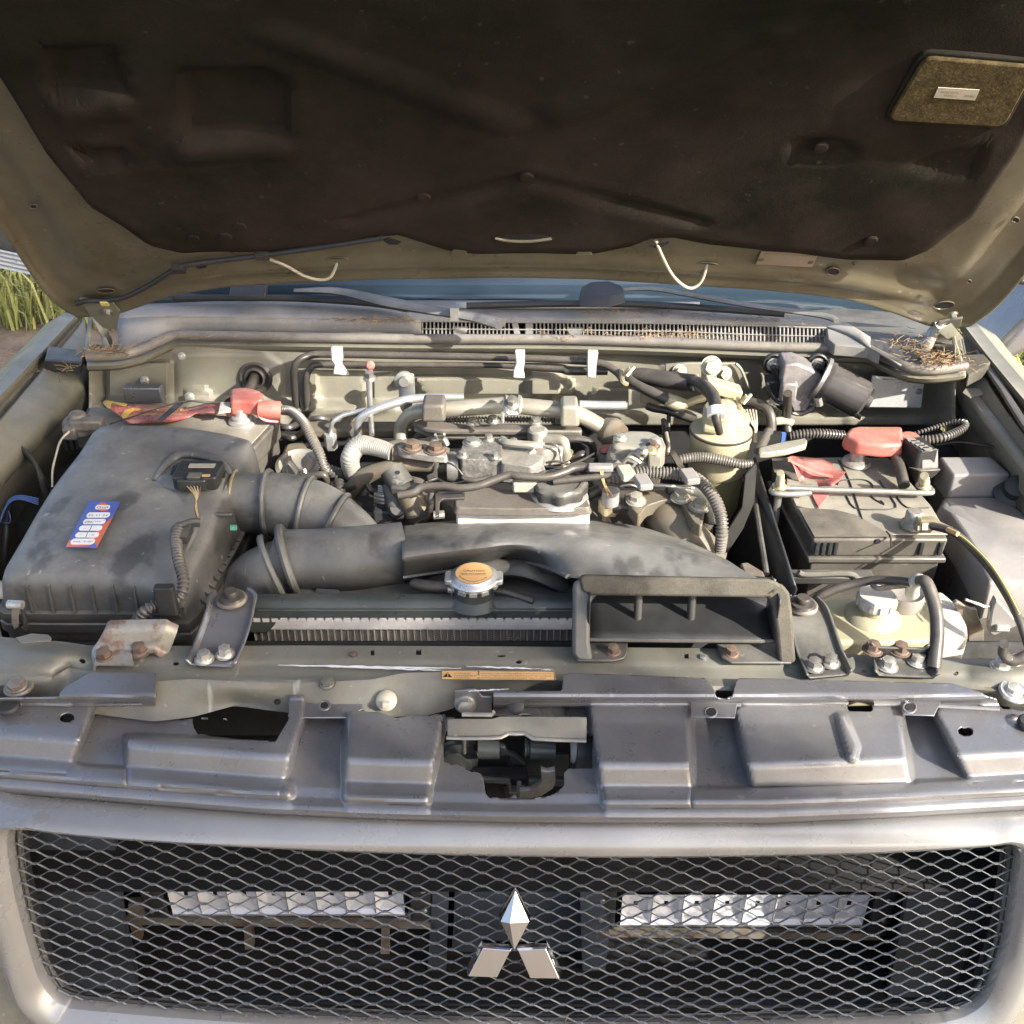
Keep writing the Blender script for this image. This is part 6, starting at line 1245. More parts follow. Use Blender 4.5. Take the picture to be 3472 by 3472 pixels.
text('lettering', 'WIPER MOTOR 12V', M['papero'], wm, a + ax * .012 + V(0, -.026, -.0235), ax, V(0, -.35, .9), .010, width=Lm * .85)
for x, y, r in ((105, 712, .015), (425, 712, .015)):
    c = py(4, x, y, 1.60); obj('mounting_lug', MB().lathe(c, [(r, .006), (r*1.15, .005), (r*1.2, 0), (0, 0)], V(0, -1, .1), 24), M['blackc'], wm); hexbolt('bolt', c + V(0, -.006, 0), V(0, -1, .1), .0085, wm, M['zinc'])
for P in ('105,735 130,790 180,830', '425,730 470,760 520,830', '230,1060 300,1075 380,1040 395,1005 360,1000'): obj('mount_strap', MB().tube(ly(4, P, 1.575), .005, 8, flat=1.4, up=Yv), M['cast'] if P[0] == '2' else M['blackc'], wm)
obj('through_bolt', MB().tube(ly(4, '430,960 440,1015', 1.545), .0075, 8), M['steel'], wm)
for x, y in ((100, 985), (135, 993)): obj('terminal', MB().box(py(4, x, y, 1.55), (.008, .004, .010)), M['white'], wm)
obj('plug_boot', MB().box(py(4, 215, 915, 1.535), (.026, .016, .034)), M['cast'], wm, bevel=.004)
obj('motor_shadow_side', MB().prism(ly(4, '60,850 160,830 230,1010 240,1075 160,1060 90,1000', 1.585), V(0, .03, 0)), M['blackp'], wm, bevel=.004)
one('wiper_cable', T(4, '212,930,1.11 208,1020,1.08 205,1120,1.05 215,1220,1.03 260,1290,1.015', 33), M['rubd'], 'straight grey cable hanging from the wiper motor plug', 'cable')
one('side_loom', T(37, '300,330,1.05 500,320,1.055 700,280,1.06 900,200,1.062 1010,130,1.065 1015,70,1.066 930,50,1.064 700,90,1.055 330,200,1.045 150,260,1.035', [70, 75, 75, 72, 60, 55, 50, 42, 36, 30], corr=(.0050, .0021), seg=16, n=8), M['loomd'], 'wide loop of ribbed grey loom in front of the right inner wing', 'wiring loom')
one('rear_loom', T(4, '230,1240,1.03 330,1225,1.035 470,1225,1.035 620,1235,1.03', [32, 36, 38, 36], corr=(.0050, .0021), seg=14), M['loomd'], 'pale ribbed loom section behind the red battery cover', 'wiring loom')
one('side_cable', T(37, '560,420,1.03 850,370,1.04 1100,385,1.045 1500,450,1.05', 22), M['rub'], 'dark cable stretching from the loom loop to the right wing', 'cable')
one('bracket_arm', MB().prism(lz(8, '0,400 160,360 330,330 350,350 340,380 200,420 60,440 0,440', 1.055), V(0, 0, .010)), M['pipe'], 'pale bracket arm left of the torn red battery film', 'bracket', bevel=.002)
one('blue_tag', MB().box(pz(8, 178, 295, 1.05), (.006, .006, .02)), M['wblue'], 'small blue tag beside the hanging wiper cable', 'tag')
one('wrapped_tube', T(8, '75,240,1.05 40,310,1.045 0,390,1.04', 34, corr=(.004, .0012)), M['loomd'], 'woven sleeve around the tube right of the fuel filter', 'sleeve')
# ================================================================ left battery
lb_ = thing('battery', 'second battery tucked behind the filter box with a red and yellow film', 'battery', pz(0, 330, 850, .86))
Q = lz(0, '140,812 477,848 528,792 165,768', 1.050)
obj('lid', MB().prism(Q, V(0, 0, -.032)), M['bat'], lb_, bevel=.003)
obj('case', MB().prism([V(p.x, p.y, 1.018) for p in [p.lerp(sum(Q, Vector()) / 4, .03) for p in Q]], V(0, 0, -.16)), M['bat'], lb_, bevel=.003)
obj('lid_top', MB().prism([p.lerp(sum(Q, Vector()) / 4, .05) + V(0, 0, .0003) for p in Q], V(0, 0, .002)), M['battop'], lb_, bevel=.001)
for k in range(4): obj('lid_slot', MB().box(pz(0, 482 + k * 8, 846 - k * 9, 1.035) + V(0.001, 0, 0), (.004, .010, .022), (V(.9, -.3, 0), V(.3, .9, 0), Z)), M['blackc'], lb_)
for k in range(4): obj('lid_slot', MB().box(pz(0, 125 + k * 11, 838 - k * 1, 1.02), (.006, .006, .02)), M['blackc'], lb_)
obj('positive_terminal', MB().lathe(pz(0, 458, 797, 1.052), [(.022, 0), (.022, .004), (.016, .007), (.016, .012), (.011, .014), (.010, .026), (0, .026)], Z, 28), M['alub'], lb_)
film(30, '20,130 60,105 150,130 280,150 440,155 700,185 900,190 1080,145 1240,150 1330,148 1330,245 1120,245 1000,240 880,300 760,330 560,345 300,350 210,280 110,210 30,170', lambda x, y: 1.064 + .006 * math.sin(x * .012) + .004 * math.sin(y * .04 + x * .004), M['redf'], lb_).__setitem__('label', 'torn red film with yellow flames and lettering')
film(30, '25,140 60,108 150,130 280,152 250,175 130,140 90,165 105,205 60,180', lambda x, y: 1.0665 + .006 * math.sin(x * .012) + .004 * math.sin(y * .04 + x * .004), M['yel'], lb_, 'yellow_flame')
film(30, '215,262 250,215 330,190 440,205 330,225 300,255 270,290 230,296', lambda x, y: 1.0665 + .006 * math.sin(x * .012) + .004 * math.sin(y * .04 + x * .004), M['yel'], lb_, 'yellow_flame')
for s_, a, b, h, m_ in (('EXCEL', (330, 222), (900, 222), 36, 'yel'), ('LONG LIFE POWER', (440, 262), (840, 262), 24, 'yel')):
    A, B, U = pz(30, *a, 1.074), pz(30, *b, 1.074), pz(30, a[0] + 10, a[1] - h, 1.076); text('lettering', s_, M[m_], lb_, A, B - A, U - A, (U - A).length, width=(B - A).length)
rc2 = obj('terminal_cover', MB().prism(roundpoly(lz(1, '1508,890 1600,876 1690,892 1740,915 1742,975 1690,990 1600,978 1512,985', 1.070), .008), V(0, 0, .024), taper=.9), M['redp'], lb_, bevel=.004, bseg=3, label='red rubber terminal cover with split sleeve')
obj('cover_sleeve', MB().tube(lz(1, '1690,945,1.08 1760,948,1.078 1835,952,1.075'), [.013, .015, .0155], 18), M['redp'], rc2)
obj('cover_skirt', MB().lathe(pz(1, 1575, 960, 1.060), [(.0235, 0), (.025, .012), (.022, .02)], Z, 26), M['redp'], rc2)
obj('white_wrap', MB().prism(lz(1, '1445,905 1512,903 1512,965 1430,975', 1.078), V(0, 0, .003)), M['white'], lb_, bevel=.001)
obj('cover_tab', MB().tube(lz(1, '1690,975,1.075 1740,1010,1.065 1830,1020,1.058'), .0055, 8, flat=.6, up=Z), M['redp'], rc2)
one('corroded_terminal', MB().lathe(pz(0, 150, 808, 1.055), [(0, .03), (.012, .028), (.016, .018), (.024, .014), (.026, 0)], V(.1, -.1, 1), 14).box(pz(0, 165, 800, 1.07), (.05, .02, .018)).box(pz(0, 135, 815, 1.06), (.02, .022, .02)), M['rusty'], 'crusted brown negative terminal at the back left of the second battery', 'terminal', bevel=.003)
one('thin_cable', T(30, '100,355,1.07 300,290,1.082 480,230,1.092 700,160,1.096 900,120,1.096 1100,135,1.088 1200,140,1.08', [7, 7, 8, 9, 11, 14, 16]), M['rub'], 'thin black cable lying across the torn red film', 'cable')
one('film_strap', MB().prism(lz(30, '565,340 630,335 850,150 790,140', 1.088), V(0, 0, .002)), M['rub'], 'dark strap crossing the red film at an angle', 'strap')
one('black_relay', MB().box(py(0, 272, 742, 1.60), (.062, .02, .028)), M['panel'], 'square dark relay on the firewall behind the second battery', 'relay', bevel=.002)
# dark lower bay parts at left: hose to the loom
one('battery_loom', T(6, '215,85,1.075 300,100,1.078 380,170,1.078 440,280,1.07 500,400,1.055 530,490,1.04 560,540,1.03', [36, 38, 38, 38, 38, 38, 36], corr=(.0046, .0019), seg=16, n=8), M['loomd'], 'ribbed grey loom diving from the red terminal cover into the engine', 'wiring loom')
one('lower_loom', T(6, '545,510,1.03 610,545,1.02 720,570,1.01', [45, 50, 52], corr=(.0058, .002), seg=16), M['loom'], 'thick black ribbed loom end behind the intake hose', 'wiring loom')
# ================================================================ pipes and cables along the firewall
one('heater_pipe', T(2, '210,960,1.0 190,820,1.045 185,700,1.085 215,625,1.105 300,588,1.11 420,582,1.11 900,590,1.11 1400,600,1.11 1700,608,1.11 1990,622,1.11 2190,640,1.108 2290,690,1.10 2340,745,1.092', 25, seg=14), M['rubd'], 'upper of two grey pipes along the firewall, held by white clips', 'pipe', 'pipes along the firewall')
one('heater_pipe', T(2, '285,1010,.99 268,860,1.035 268,740,1.07 300,672,1.088 380,650,1.093 900,652,1.093 1500,655,1.093 1900,672,1.092 2000,690,1.090 2240,690,1.090', [23, 23, 23, 23, 23, 20, 20, 30, 30, 28], seg=14), M['rubd'], 'lower of two grey pipes along the firewall, bending down at the left', 'pipe', 'pipes along the firewall')
for i, (r_, s_, lab) in enumerate(((2, ('425,540 500,545 505,620 495,655 545,725 440,715 450,650 430,625',), 'left white clip'), (2, ('1632,565 1700,565 1698,640 1690,690 1700,742 1620,740 1622,690 1640,640',), 'middle white clip'), (3, ('413,630 492,632 478,720 474,822 410,820 408,720',), 'right white clip'))):
    one('pipe_clip', MB().prism(ly(r_, s_[0], 1.585), V(0, .012, 0)), M['white'], lab + ' holding the pipes on the firewall', 'clip', 'white pipe clips', bevel=.002)
ds = thing('dipstick', 'dipstick with faded red knob standing in front of the firewall', 'dipstick', pz(2, 690, 1100, .98))
obj('knob', MB().lathe(py(2, 686, 655, 1.56), [(0, .006), (.005, .005), (.0075, .002), (.0075, -.003), (0, -.005)], V(0, -1, .4), 20), M['redp'], ds)
obj('rod', MB().tube([py(2, 682, 690, 1.56), py(2, 680, 780, 1.54), py(2, 688, 930, 1.50), py(2, 697, 1110, 1.44)], [.006, .005, .0042, .0042], 10), M['steel'], ds)
hexbolt('collar', py(2, 684, 740, 1.55), V(0, -.2, 1), .008, ds, M['steel'], h=.012)
one('pipe_bracket', MB().tube(ly(2, '915,730,1.60 925,800,1.58 930,900,1.54 935,940,1.52'), [.016, .015, .015, .017], 14, flat=.4, up=V(0, -1, 0)).lathe(py(2, 910, 755, 1.585), [(0, .012), (.008, .012), (.009, .004), (.016, .003), (.017, 0)], V(0, -1, .2), 16), M['steel'], 'steel bracket with nut carrying the aluminium pipe at the firewall', 'bracket')
# ---------------- aluminium pipes
one('thin_alloy_pipe', T(2, '430,1180,1.01 428,1090,1.035 440,1030,1.055 500,985,1.066 580,962,1.072 650,945,1.078', 15, seg=12), M['alub'], 'thin bright pipe with a hex nut left of the dipstick', 'pipe')
one('pipe_nut', MB().lathe(pz(2, 428, 1150, 1.018), [(0, -.014), (.0095, -.014), (.0105, -.010), (.0105, .010), (.0095, .014), (0, .014)], V(0, -.1, 1), 6), M['alub'], 'hex union nut on the thin bright pipe', 'nut', smooth=False)
one('alloy_coolant_pipe', T(2, '595,1160,1.02 600,1070,1.05 625,1000,1.07 720,945,1.085 870,895,1.095 1000,870,1.097 1300,862,1.097', [24, 25, 27, 29, 30, 28, 26], seg=16), M['alub'], 'bright alloy coolant pipe rising behind the dipstick toward the bracket', 'pipe')
one('crossover_tube', T(20, '20,330,1.03 20,230,1.05 60,150,1.07 140,100,1.085 300,85,1.092 500,70,1.098 740,52,1.10 860,55,1.10 1020,70,1.098 1160,85,1.095 1290,110,1.09 1420,175,1.075 1540,250,1.06', [50, 52, 54, 56, 58, 60, 60, 60, 62, 62, 60, 60, 58], seg=22), M['pipe'], 'fat metal intercooler pipe arching over the back of the engine', 'pipe')
one('rear_alloy_pipe', T(3, '350,1015,1.085 480,1018,1.082 690,1020,1.08', 33, seg=14), M['alub'], 'short bright pipe right of the fat pipe, ending at a steel tab', 'pipe')
one('steel_tab', MB().prism(ly(3, '710,905 795,910 795,1010 845,1020 835,1040 760,1045 706,1050', 1.55), V(0, .005, 0)), M['pipe'], 'pale steel tab at the end of the short bright pipe', 'bracket', bevel=.001)
one('black_brace', T(3, '845,1020,1.06 900,1040,1.055 1000,1060,1.05 1200,1130,1.04', 30, seg=10), M['rub'], 'dark brace pipe running right toward the fuel filter', 'pipe')
one('hose_down', T(3, '1005,1080,1.04 1000,1180,1.02 990,1300,1.0', 16), M['rub'], 'thin black hose hanging below the brace pipe', 'hose')
one('engine_loom_behind', T(20, '130,290,1.04 200,235,1.055 350,165,1.065 500,158,1.066 900,155,1.066 1150,158,1.062', [24, 26, 28, 28, 26, 24], corr=(.0050, .0024), seg=12), M['loomd'], 'ribbed loom lying behind the pale heat shield ledge', 'wiring loom')
# ---------------- heat shield ledge with blocks
hs = thing('heat_shield', 'dusty alloy ledge with two upright blocks above the engine', 'heat shield', pz(20, 700, 240, 1.05))
obj('ledge', MB().prism(lz(20, '105,175 160,150 350,170 480,185 1000,190 1180,195 1330,205 1340,225 1335,238 700,232 340,230 200,215', 1.072), V(0, 0, -.010)), M['cover'], hs, bevel=.003)
obj('ledge_face', MB().prism(lz(20, '108,178 200,214 345,232 700,236 1337,242 1337,225 345,215 150,170', 1.067), V(0, 0, -.016)), M['pipe'], hs, bevel=.002)
for (x0, y0, x1, y1, m_) in ((165, 25, 345, 180, 'cover'), (1180, 35, 1322, 215, 'pipe')):
    B_ = [py(20, x0, y1, 1.42), py(20, x1, y1, 1.42)]; Tt = [py(20, x0, y0 + 25, 1.42), py(20, x1, y0 + 25, 1.42)]
    obj('upright_block', MB().hexa([B_[0], B_[1], B_[1] + V(0, .04, 0), B_[0] + V(0, .04, 0)], [Tt[0] + V(.002, .0, 0), Tt[1] + V(-.002, 0, 0), Tt[1] + V(-.002, .04, 0), Tt[0] + V(.002, .04, 0)]), M[m_], hs, bevel=.005, bseg=3)
cl_ = obj('pipe_clamp', MB().tube(ly(20, '790,10,1.44 788,60,1.41 800,95,1.405 870,95,1.41 880,60,1.41 885,10,1.44'), .005, 8, flat=1.6, up=Yv), M['zinc'], hs)
obj('clamp_leg', MB().tube(ly(20, '760,175,1.40 762,100,1.40 800,88,1.40', ), .003, 6, smooth=False), M['zinc'], hs)
hexbolt('bolt', py(20, 830, 40, 1.40), V(0, -.5, 1), .009, hs, M['steel'], h=.010)
for x, y in ((545, 180), (690, 165), (1000, 175)): hexbolt('bolt', pz(20, x, y, 1.082), Z, .0085, hs, M['steel'], h=.006)
# ---------------- block of the engine: dark mass + covers
en = thing('engine', 'dusty alloy engine top with pitted cast manifold in the middle of the bay', 'engine', V(0, 1.35, .8))
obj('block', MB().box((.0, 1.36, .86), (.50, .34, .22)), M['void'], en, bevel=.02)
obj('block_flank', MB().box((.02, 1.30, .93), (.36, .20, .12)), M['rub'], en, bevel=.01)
def castg(nm, P, zt, h, m_, bev=.008, **k): return obj(nm, MB().prism(roundpoly(lz(20, P, zt), .008, 3), V(0, 0, -h), taper=1.04), m_, en, bevel=bev, bseg=4, **k)
M['pit'] = mat('pitted_dark_casting', (.27, .255, .225), .5, metal=.35, var=.5, vs=60, dust=.5, dcol=(.13, .11, .09), ds=30, bump=.6, grain=.6, gs=300)
obj('inlet_manifold', MB().prism(roundpoly(lz(20, '480,285 755,292 758,442 700,446 455,444 450,400', 1.078), .005, 3), V(0, 0, -.034), taper=1.03), M['pit'], en, bevel=.004, bseg=3)
obj('manifold_step', MB().prism(roundpoly(lz(20, '752,400 800,385 930,390 985,350 1056,352 1058,440 975,500 748,470', 1.076), .006, 3), V(0, 0, -.032), taper=1.03), M['alu'], en, bevel=.006, bseg=3)
obj('manifold_back', MB().prism(roundpoly(lz(20, '752,292 1000,345 1000,380 900,400 752,400', 1.070), .004, 3), V(0, 0, -.03)), M['alu'], en, bevel=.003)
for x, y in ((660, 300), (840, 330), (470, 420), (700, 430)): hexbolt('manifold_bolt', pz(20, x, y, 1.079), Z, .0065, en, M['steel'])
obj('manifold_boss', MB().lathe(pz(20, 1012, 350, 1.05), [(.015, 0), (.0155, .028), (.012, .031), (0, .031)], Z, 20), M['alu'], en)
obj('manifold_rib', MB().tube(lz(20, '960,380,1.078 1010,460,1.06 1040,530,1.04'), .007, 8), M['alub'], en)
obj('cover_seam', MB().tube(lz(20, '755,300,1.08 800,325,1.082 960,340,1.083 1040,345,1.08'), .006, 8), M['pipe'], en)
hexbolt('bolt', pz(20, 540, 320, 1.079), Z, .011, en, M['steel'], h=.003)
tc = castg('timing_cover', '310,690 520,640 720,655 870,668 1000,660 1330,690 1375,740 1400,795 850,805 415,795 420,750', 1.050, .012, M['cover'], .004)
ff = [pz(20, x, y, z) for x, y, z in ((418, 800, 1.040), (1398, 800, 1.040), (1398, 905, .998), (418, 905, .998))]
obj('cover_front', MB().prism([ff[0], ff[1], V(ff[1].x, ff[1].y, .985), V(ff[0].x, ff[0].y, .985)], V(0, .03, 0)), M['strip'], en, bevel=.004)
cp2 = pz(20, 1172, 690, 1.052)
obj('filler_collar', MB().lathe(cp2 + V(0, 0, -.006), [(.042, 0), (.040, .006), (.030, .010), (.030, .014)], Z, 36), M['alub'], en)
oc = obj('oil_filler_cap', MB().grid([[cp2 + V((r + w_ * (.0022 * math.cos(8 * a))) * math.cos(a), (r + w_ * (.0022 * math.cos(8 * a))) * math.sin(a), h) for a in [k * 2 * math.pi / 64 for k in range(64)]] for r, h, w_ in ((.034, .002, 1), (.0385, .003, 1), (.039, .012, 1), (.0385, .017, 1), (.0355, .020, .8), (.031, .0205, .3), (.029, .0185, 0), (0, .0185, 0))], True), M['black'], en)
obj('cap_grip', MB().box(cp2 + V(0, 0, .0195), (.045, .008, .004), r=.002), M['black'], oc)
obj('ignition_plug', MB().box(pz(20, 920, 625, 1.066), (.034, .022, .018)), M['papero'], en, bevel=.003)
obj('dark_arch', MB().tube(lz(20, '1060,310,1.05 1200,300,1.06 1340,300,1.06 1410,340,1.05 1420,420,1.03'), .006, 8), M['rub'], en)
obj('elbow_pipe', MB().tube(lz(20, '1060,300,1.065 1130,300,1.068 1200,315,1.068 1215,380,1.055 1215,440,1.04'), .0085, 10), M['pipe'], en)
obj('elbow_fitting', MB().box(pz(20, 1100, 400, 1.05), (.035, .03, .03), (V(.9, .3, 0), V(-.3, .9, 0), Z)), M['alu'], en, bevel=.004)
obj('union', MB().lathe(pz(20, 1225, 440, 1.035), [(0, .014), (.010, .013), (.012, 0), (.016, -.004), (.016, -.014)], Z, 14), M['gold'], en)
obj('hose_stub', MB().tube(lz(20, '1270,455,1.035 1320,420,1.045 1345,410,1.045'), .007, 10), M['rub'], en)
obj('breather_stub', MB().tube(lz(20, '1355,710,1.03 1400,695,1.035 1465,665,1.04'), [.005, .0085, .0085], 12), M['rubd'], en)
obj('side_fan_clutch', MB().lathe(pz(0, 772, 960, 1.0), [(0, .03), (.03, .028), (.045, .01), (.05, 0)], V(0, -1, .3), 26), M['rub'], en)
for k in range(9): obj('belt_fin', MB().tube([pz(6, 905, 700 + k * 26, 1.03 - .008*k), pz(6, 965, 712 + k * 26, 1.034 - .008*k), pz(6, 1030, 706 + k * 26, 1.03 - .008*k)], .0028, 6), M['pipe'] if k % 2 else M['steel'], en)
obj('pale_casting', MB().prism(lz(6, '250,330 380,300 460,420 470,520 230,540 215,420', 1.0), V(0, 0, -.03)), M['turbo'], en, bevel=.006)
obj('damper_ring', MB().lathe(pz(6, 350, 500, 1.005), [(.034, 0), (.036, .006), (.030, .010), (.024, .006), (.020, .011), (.012, .006), (0, .006)], V(0, -.3, 1), 30), M['pipe'], en)
obj('rocker_step', MB().box(pz(6, 850, 230, 1.03), (.20, .03, .02)), M['turbo'], en, bevel=.006)
# ---------------- bracket/edge of cover left
obj('loom_tray', MB().prism(lz(6, '1340,690 1560,690 1555,725 1400,730 1375,750 1372,850 1345,860', 1.062), V(0, 0, -.004)), M['rub'], en, bevel=.001)
obj('tray_nut', MB().tube(lz(6, '1330,850,1.04 1410,845,1.04'), .006, 8), M['steel'], en)
# ---------------- turbo pipes on the left of the engine
one('foil_wrapped_pipe', T(6, '770,590,1.005 735,520,1.03 725,430,1.055 790,345,1.07 900,355,1.072 1030,395,1.07', [62, 66, 70, 74, 66, 62], corr=(.0034, .0006), seg=22, n=8), M['foil'], 'silver ribbed foil hose curling left of the manifold', 'hose')
tf = thing('manifold_flange', 'grey brown cast flange with two rusty bolts beside the foil hose', 'flange', pz(6, 1200, 400, 1.03))
obj('casting', MB().tube(lz(6, '1010,390,1.068 1100,385,1.066 1250,395,1.062 1440,420,1.055'), [.018, .021, .021, .014], 18, flat=.8, up=Z), M['turbo'], tf)
obj('flange_plate', MB().prism(roundpoly(lz(6, '1060,340 1220,310 1420,385 1435,425 1300,415 1090,385', 1.084), .006), V(0, 0, -.012)), M['alu'], tf, bevel=.003)
for x, y in ((1180, 362), (1345, 378)): hexbolt('rusty_bolt', pz(6, x, y, 1.085), Z, .012, tf, M['rust'], h=.008)
one('brown_coolant_hose', T(6, '700,720,.99 760,640,1.01 850,560,1.03 980,510,1.045 1100,490,1.05 1250,492,1.05 1500,500,1.05', [62, 64, 62, 54, 50, 46, 52], seg=20), M['turbo'], 'thick brown hose sloping up under the foil hose to the manifold', 'hose')
one('hose_clamp', MB().tube([pz(6, 1475, 500, 1.05) + V(0, .021 * math.cos(t * .3142), .021 * math.sin(t * .3142)) for t in range(20)], .0024, 6, smooth=False, closed=True, flat=4, up=None), M['steel'], 'steel clamp where the brown hose meets the manifold', 'clamp')
one('spring_clamp', MB().tube(lz(6, '1320,340,1.062 1345,300,1.07 1380,290,1.072 1410,305,1.07 1430,345,1.062'), .005, 8).tube(lz(6, '1355,300,1.07 1345,265,1.085'), .0025, 6).tube(lz(6, '1400,300,1.07 1410,262,1.085'), .0025, 6), M['steel'], 'spring clamp with two prongs above the cast flange', 'clamp')
sv = thing('vacuum_valve', 'tilted black vacuum valve cylinder with brown lower body', 'valve', pz(6, 1120, 800, .98))
obj('upper_cylinder', MB().tube(lz(6, '1025,520,1.075 1110,650,1.055'), .0185, 20, smooth=False), M['black'], sv)
obj('lower_cylinder', MB().tube(lz(6, '1150,690,1.045 1215,835,1.015'), .0185, 18, smooth=False), M['turbo'], sv)
obj('black_sleeve', MB().tube(lz(6, '1000,620,1.05 1060,790,1.02 1100,860,1.0'), [.010, .014, .012], 14), M['black'], sv)
obj('fixing_hole', MB().lathe(pz(6, 1067, 545, 1.092), [(0, .001), (.004, .001)], V(0, -.3, 1), 12), M['void'], sv)
obj('round_boss', MB().lathe(pz(6, 1080, 810, 1.02), [(0, .008), (.012, .007), (.015, 0)], V(0, -.6, .8), 20), M['black'], sv)
obj('plug_head', MB().box(pz(6, 1130, 660, 1.058), (.04, .022, .014), (V(.9, -.2, 0), V(.2, .9, 0), Z)), M['rubd'], sv, bevel=.003)
one('elbow_hose', T(6, '1170,900,1.0 1230,865,1.015 1290,830,1.03 1310,760,1.05 1320,700,1.058', 27), M['rubd'], 'grey hose curling up in front of the vacuum valve', 'hose')
one('vacuum_hose', T(6, '700,750,1.01 780,810,1.0 850,850,1.0 940,855,1.0', 22), M['rub'], 'dark hose low between intake hose and vacuum valve', 'hose')
one('vent_tube', T(6, '310,590,1.03 420,575,1.035 530,560,1.04 560,640,1.02', [26, 28, 28, 24]), M['rubd'], 'pale short tube above the intake hose shoulder', 'hose')
one('hose_lug', MB().prism(ly(6, '205,560 235,500 270,470 300,500 340,560 310,600 220,590', 1.34), V(0, .012, 0)), M['black'], 'black moulded lug on top of the intake hose', 'lug', bevel=.002)
one('corrugated_elbow', T(6, '640,610,1.03 660,700,1.02 720,760,1.0 780,790,.985', 40, corr=(.006, .0022), seg=14), M['rub'], 'small ribbed black elbow behind the intake hose shoulder', 'hose')
one('black_connector', MB().box(pz(6, 1010, 850, 1.0), (.045, .03, .03)), M['blackc'], 'black connector block beside the vacuum valve', 'connector', bevel=.004)
for i, (s_, rad, lab) in enumerate((('1075,710,1.062 1180,690,1.066 1250,650,1.072 1400,640,1.076 1520,655,1.076 1650,640,1.078 1760,600,1.082 1880,560,1.086 1960,570,1.086 2150,575,1.084 2280,540,1.086 2380,505,1.088 2650,500,1.088 2720,510,1.086', 30, 'long taped black loom snaking across above the oil filler cap'),
                                 ('2200,610,1.075 2400,585,1.078 2640,560,1.080 2720,555,1.080', 26, 'second taped loom branch just behind the oil filler cap'), ('1560,590,1.08 1640,600,1.08 1760,575,1.082', 22, 'short taped loom stub lying on the cast manifold'))):
    one('taped_loom', T(6, s_, rad, seg=12), M['rubd'], lab, 'wiring loom')
one('loom_comb', MB().prism(lz(6, '1280,560 1330,540 1335,465 1355,470 1360,580 1290,600', 1.085), V(0, 0, -.004)), M['rub'], 'dark comb shaped cable holder left of the manifold', 'cable holder', bevel=.001)
# ================================================================ right half of the engine
tb = thing('throttle_body', 'pale cast throttle body with brass screws right of the heat shield', 'throttle body', pz(7, 980, 450, 1.02))
obj('casting_top', MB().prism(roundpoly(lz(7, '810,270 920,230 1090,235 1160,270 1185,360 1150,400 1000,360 860,350 815,340', 1.082), .008), V(0, 0, -.04)), M['pipe'], tb, bevel=.006, bseg=3)
obj('casting_side', MB().prism(roundpoly(lz(7, '1060,290 1170,280 1200,350 1165,400 1165,500 1075,505', 1.075), .005), V(0, 0, -.03)), M['pipe'], tb, bevel=.004)
obj('round_housing', MB().lathe(pz(7, 960, 440, 1.055), [(0, .022), (.020, .021), (.034, .016), (.040, .006), (.042, -.02)], V(-.1, -.35, 1), 32), M['alu'], tb)
for k in range(3): obj('housing_rib', MB().tube(lz(7, f'{870+k*30},{500-k*40},1.06 {930+k*30},{430-k*30},1.078 {1010+k*20},{470-k*20},1.07'), .003, 6), M['pipe'], tb)
for x, y, m_ in ((1035, 385, 'steel'), (1105, 345, 'rust'), (1090, 385, 'gold'), (1115, 315, 'zinc'), (865, 290, 'zinc')): hexbolt('screw', pz(7, x, y, 1.086), Z, .008, tb, M[m_], h=.004)
obj('flange_neck', MB().tube(lz(7, '740,225,1.062 800,250,1.06 860,285,1.058'), [.019, .024, .020], 20), M['turbo'], tb)
obj('red_sleeve', MB().tube(lz(7, '770,345,1.06 775,385,1.052'), .012, 14), M['redp'], tb); obj('grey_sleeve', MB().tube(lz(7, '770,390,1.05 775,460,1.035'), .015, 14), M['panel'], tb)
obj('lever', MB().prism(lz(7, '800,490 850,445 895,490 880,520 810,520', 1.07), V(0, 0, -.006)), M['zinc'], tb, bevel=.001)
one('main_loom', T(7, '740,560,1.075 800,575,1.075 900,560,1.078 980,545,1.08 1100,540,1.08 1340,560,1.078 1450,610,1.075 1550,730,1.066 1600,870,1.05 1605,990,1.03 1590,1110,1.0', [46, 48, 48, 48, 48, 48, 48, 48, 48, 46, 44], corr=(.0048, .0021), seg=18, n=8), M['loomd'], 'heavy ribbed loom arching right and down beside the fuel filter', 'wiring loom')
for x, y, lab in ((910, 545, 'left pale band clip on the heavy ribbed loom'), (1370, 570, 'right pale clip on the bend of the heavy ribbed loom'), (1030, 610, 'pale angled clip under the heavy ribbed loom')):
    one('loom_clip', MB().box(pz(7, x, y, 1.088), (.020, .034, .010), (V(.95, .2, 0), V(-.2, .95, 0), Z), r=.003), M['fuse'] if x != 910 else M['cream'], lab, 'clip', 'clips on the heavy loom', bevel=.002)
one('loom_tie', MB().box(pz(7, 720, 505, 1.09), (.036, .014, .010)), M['fuse'], 'grey connector where the taped loom meets the ribbed loom', 'connector', bevel=.003)
sw = thing('pressure_switch', 'small grey sender plug with tan wires beside the oil cap', 'sensor', pz(7, 790, 860, .99))
obj('plug', MB().lathe(pz(7, 793, 740, 1.04), [(0, .016), (.012, .016), (.013, -.006), (0, -.006)], Z, 18), M['fuse'], sw)
obj('hex_body', MB().lathe(pz(7, 785, 800, 1.02), [(0, .016), (.016, .015), (.016, -.006), (.010, -.01), (.010, -.03)], Z, 6), M['gold'], sw, smooth=False)
for i in range(2): one('sender_wire', T(7, f'{720+i*14},530,1.088 {735+i*10},600,1.075 {765+i*15},670,1.06 {775+i*35},710,1.055', 6), M['wtan'], ('left' if i == 0 else 'right') + ' one of two thin tan wires curving down to the grey sender plug', 'wire', 'sender wires')
tu = thing('turbo_intake', 'large dusty brown intake cone with three bolts right of the oil cap', 'intake elbow', pz(7, 1300, 1050, .95))
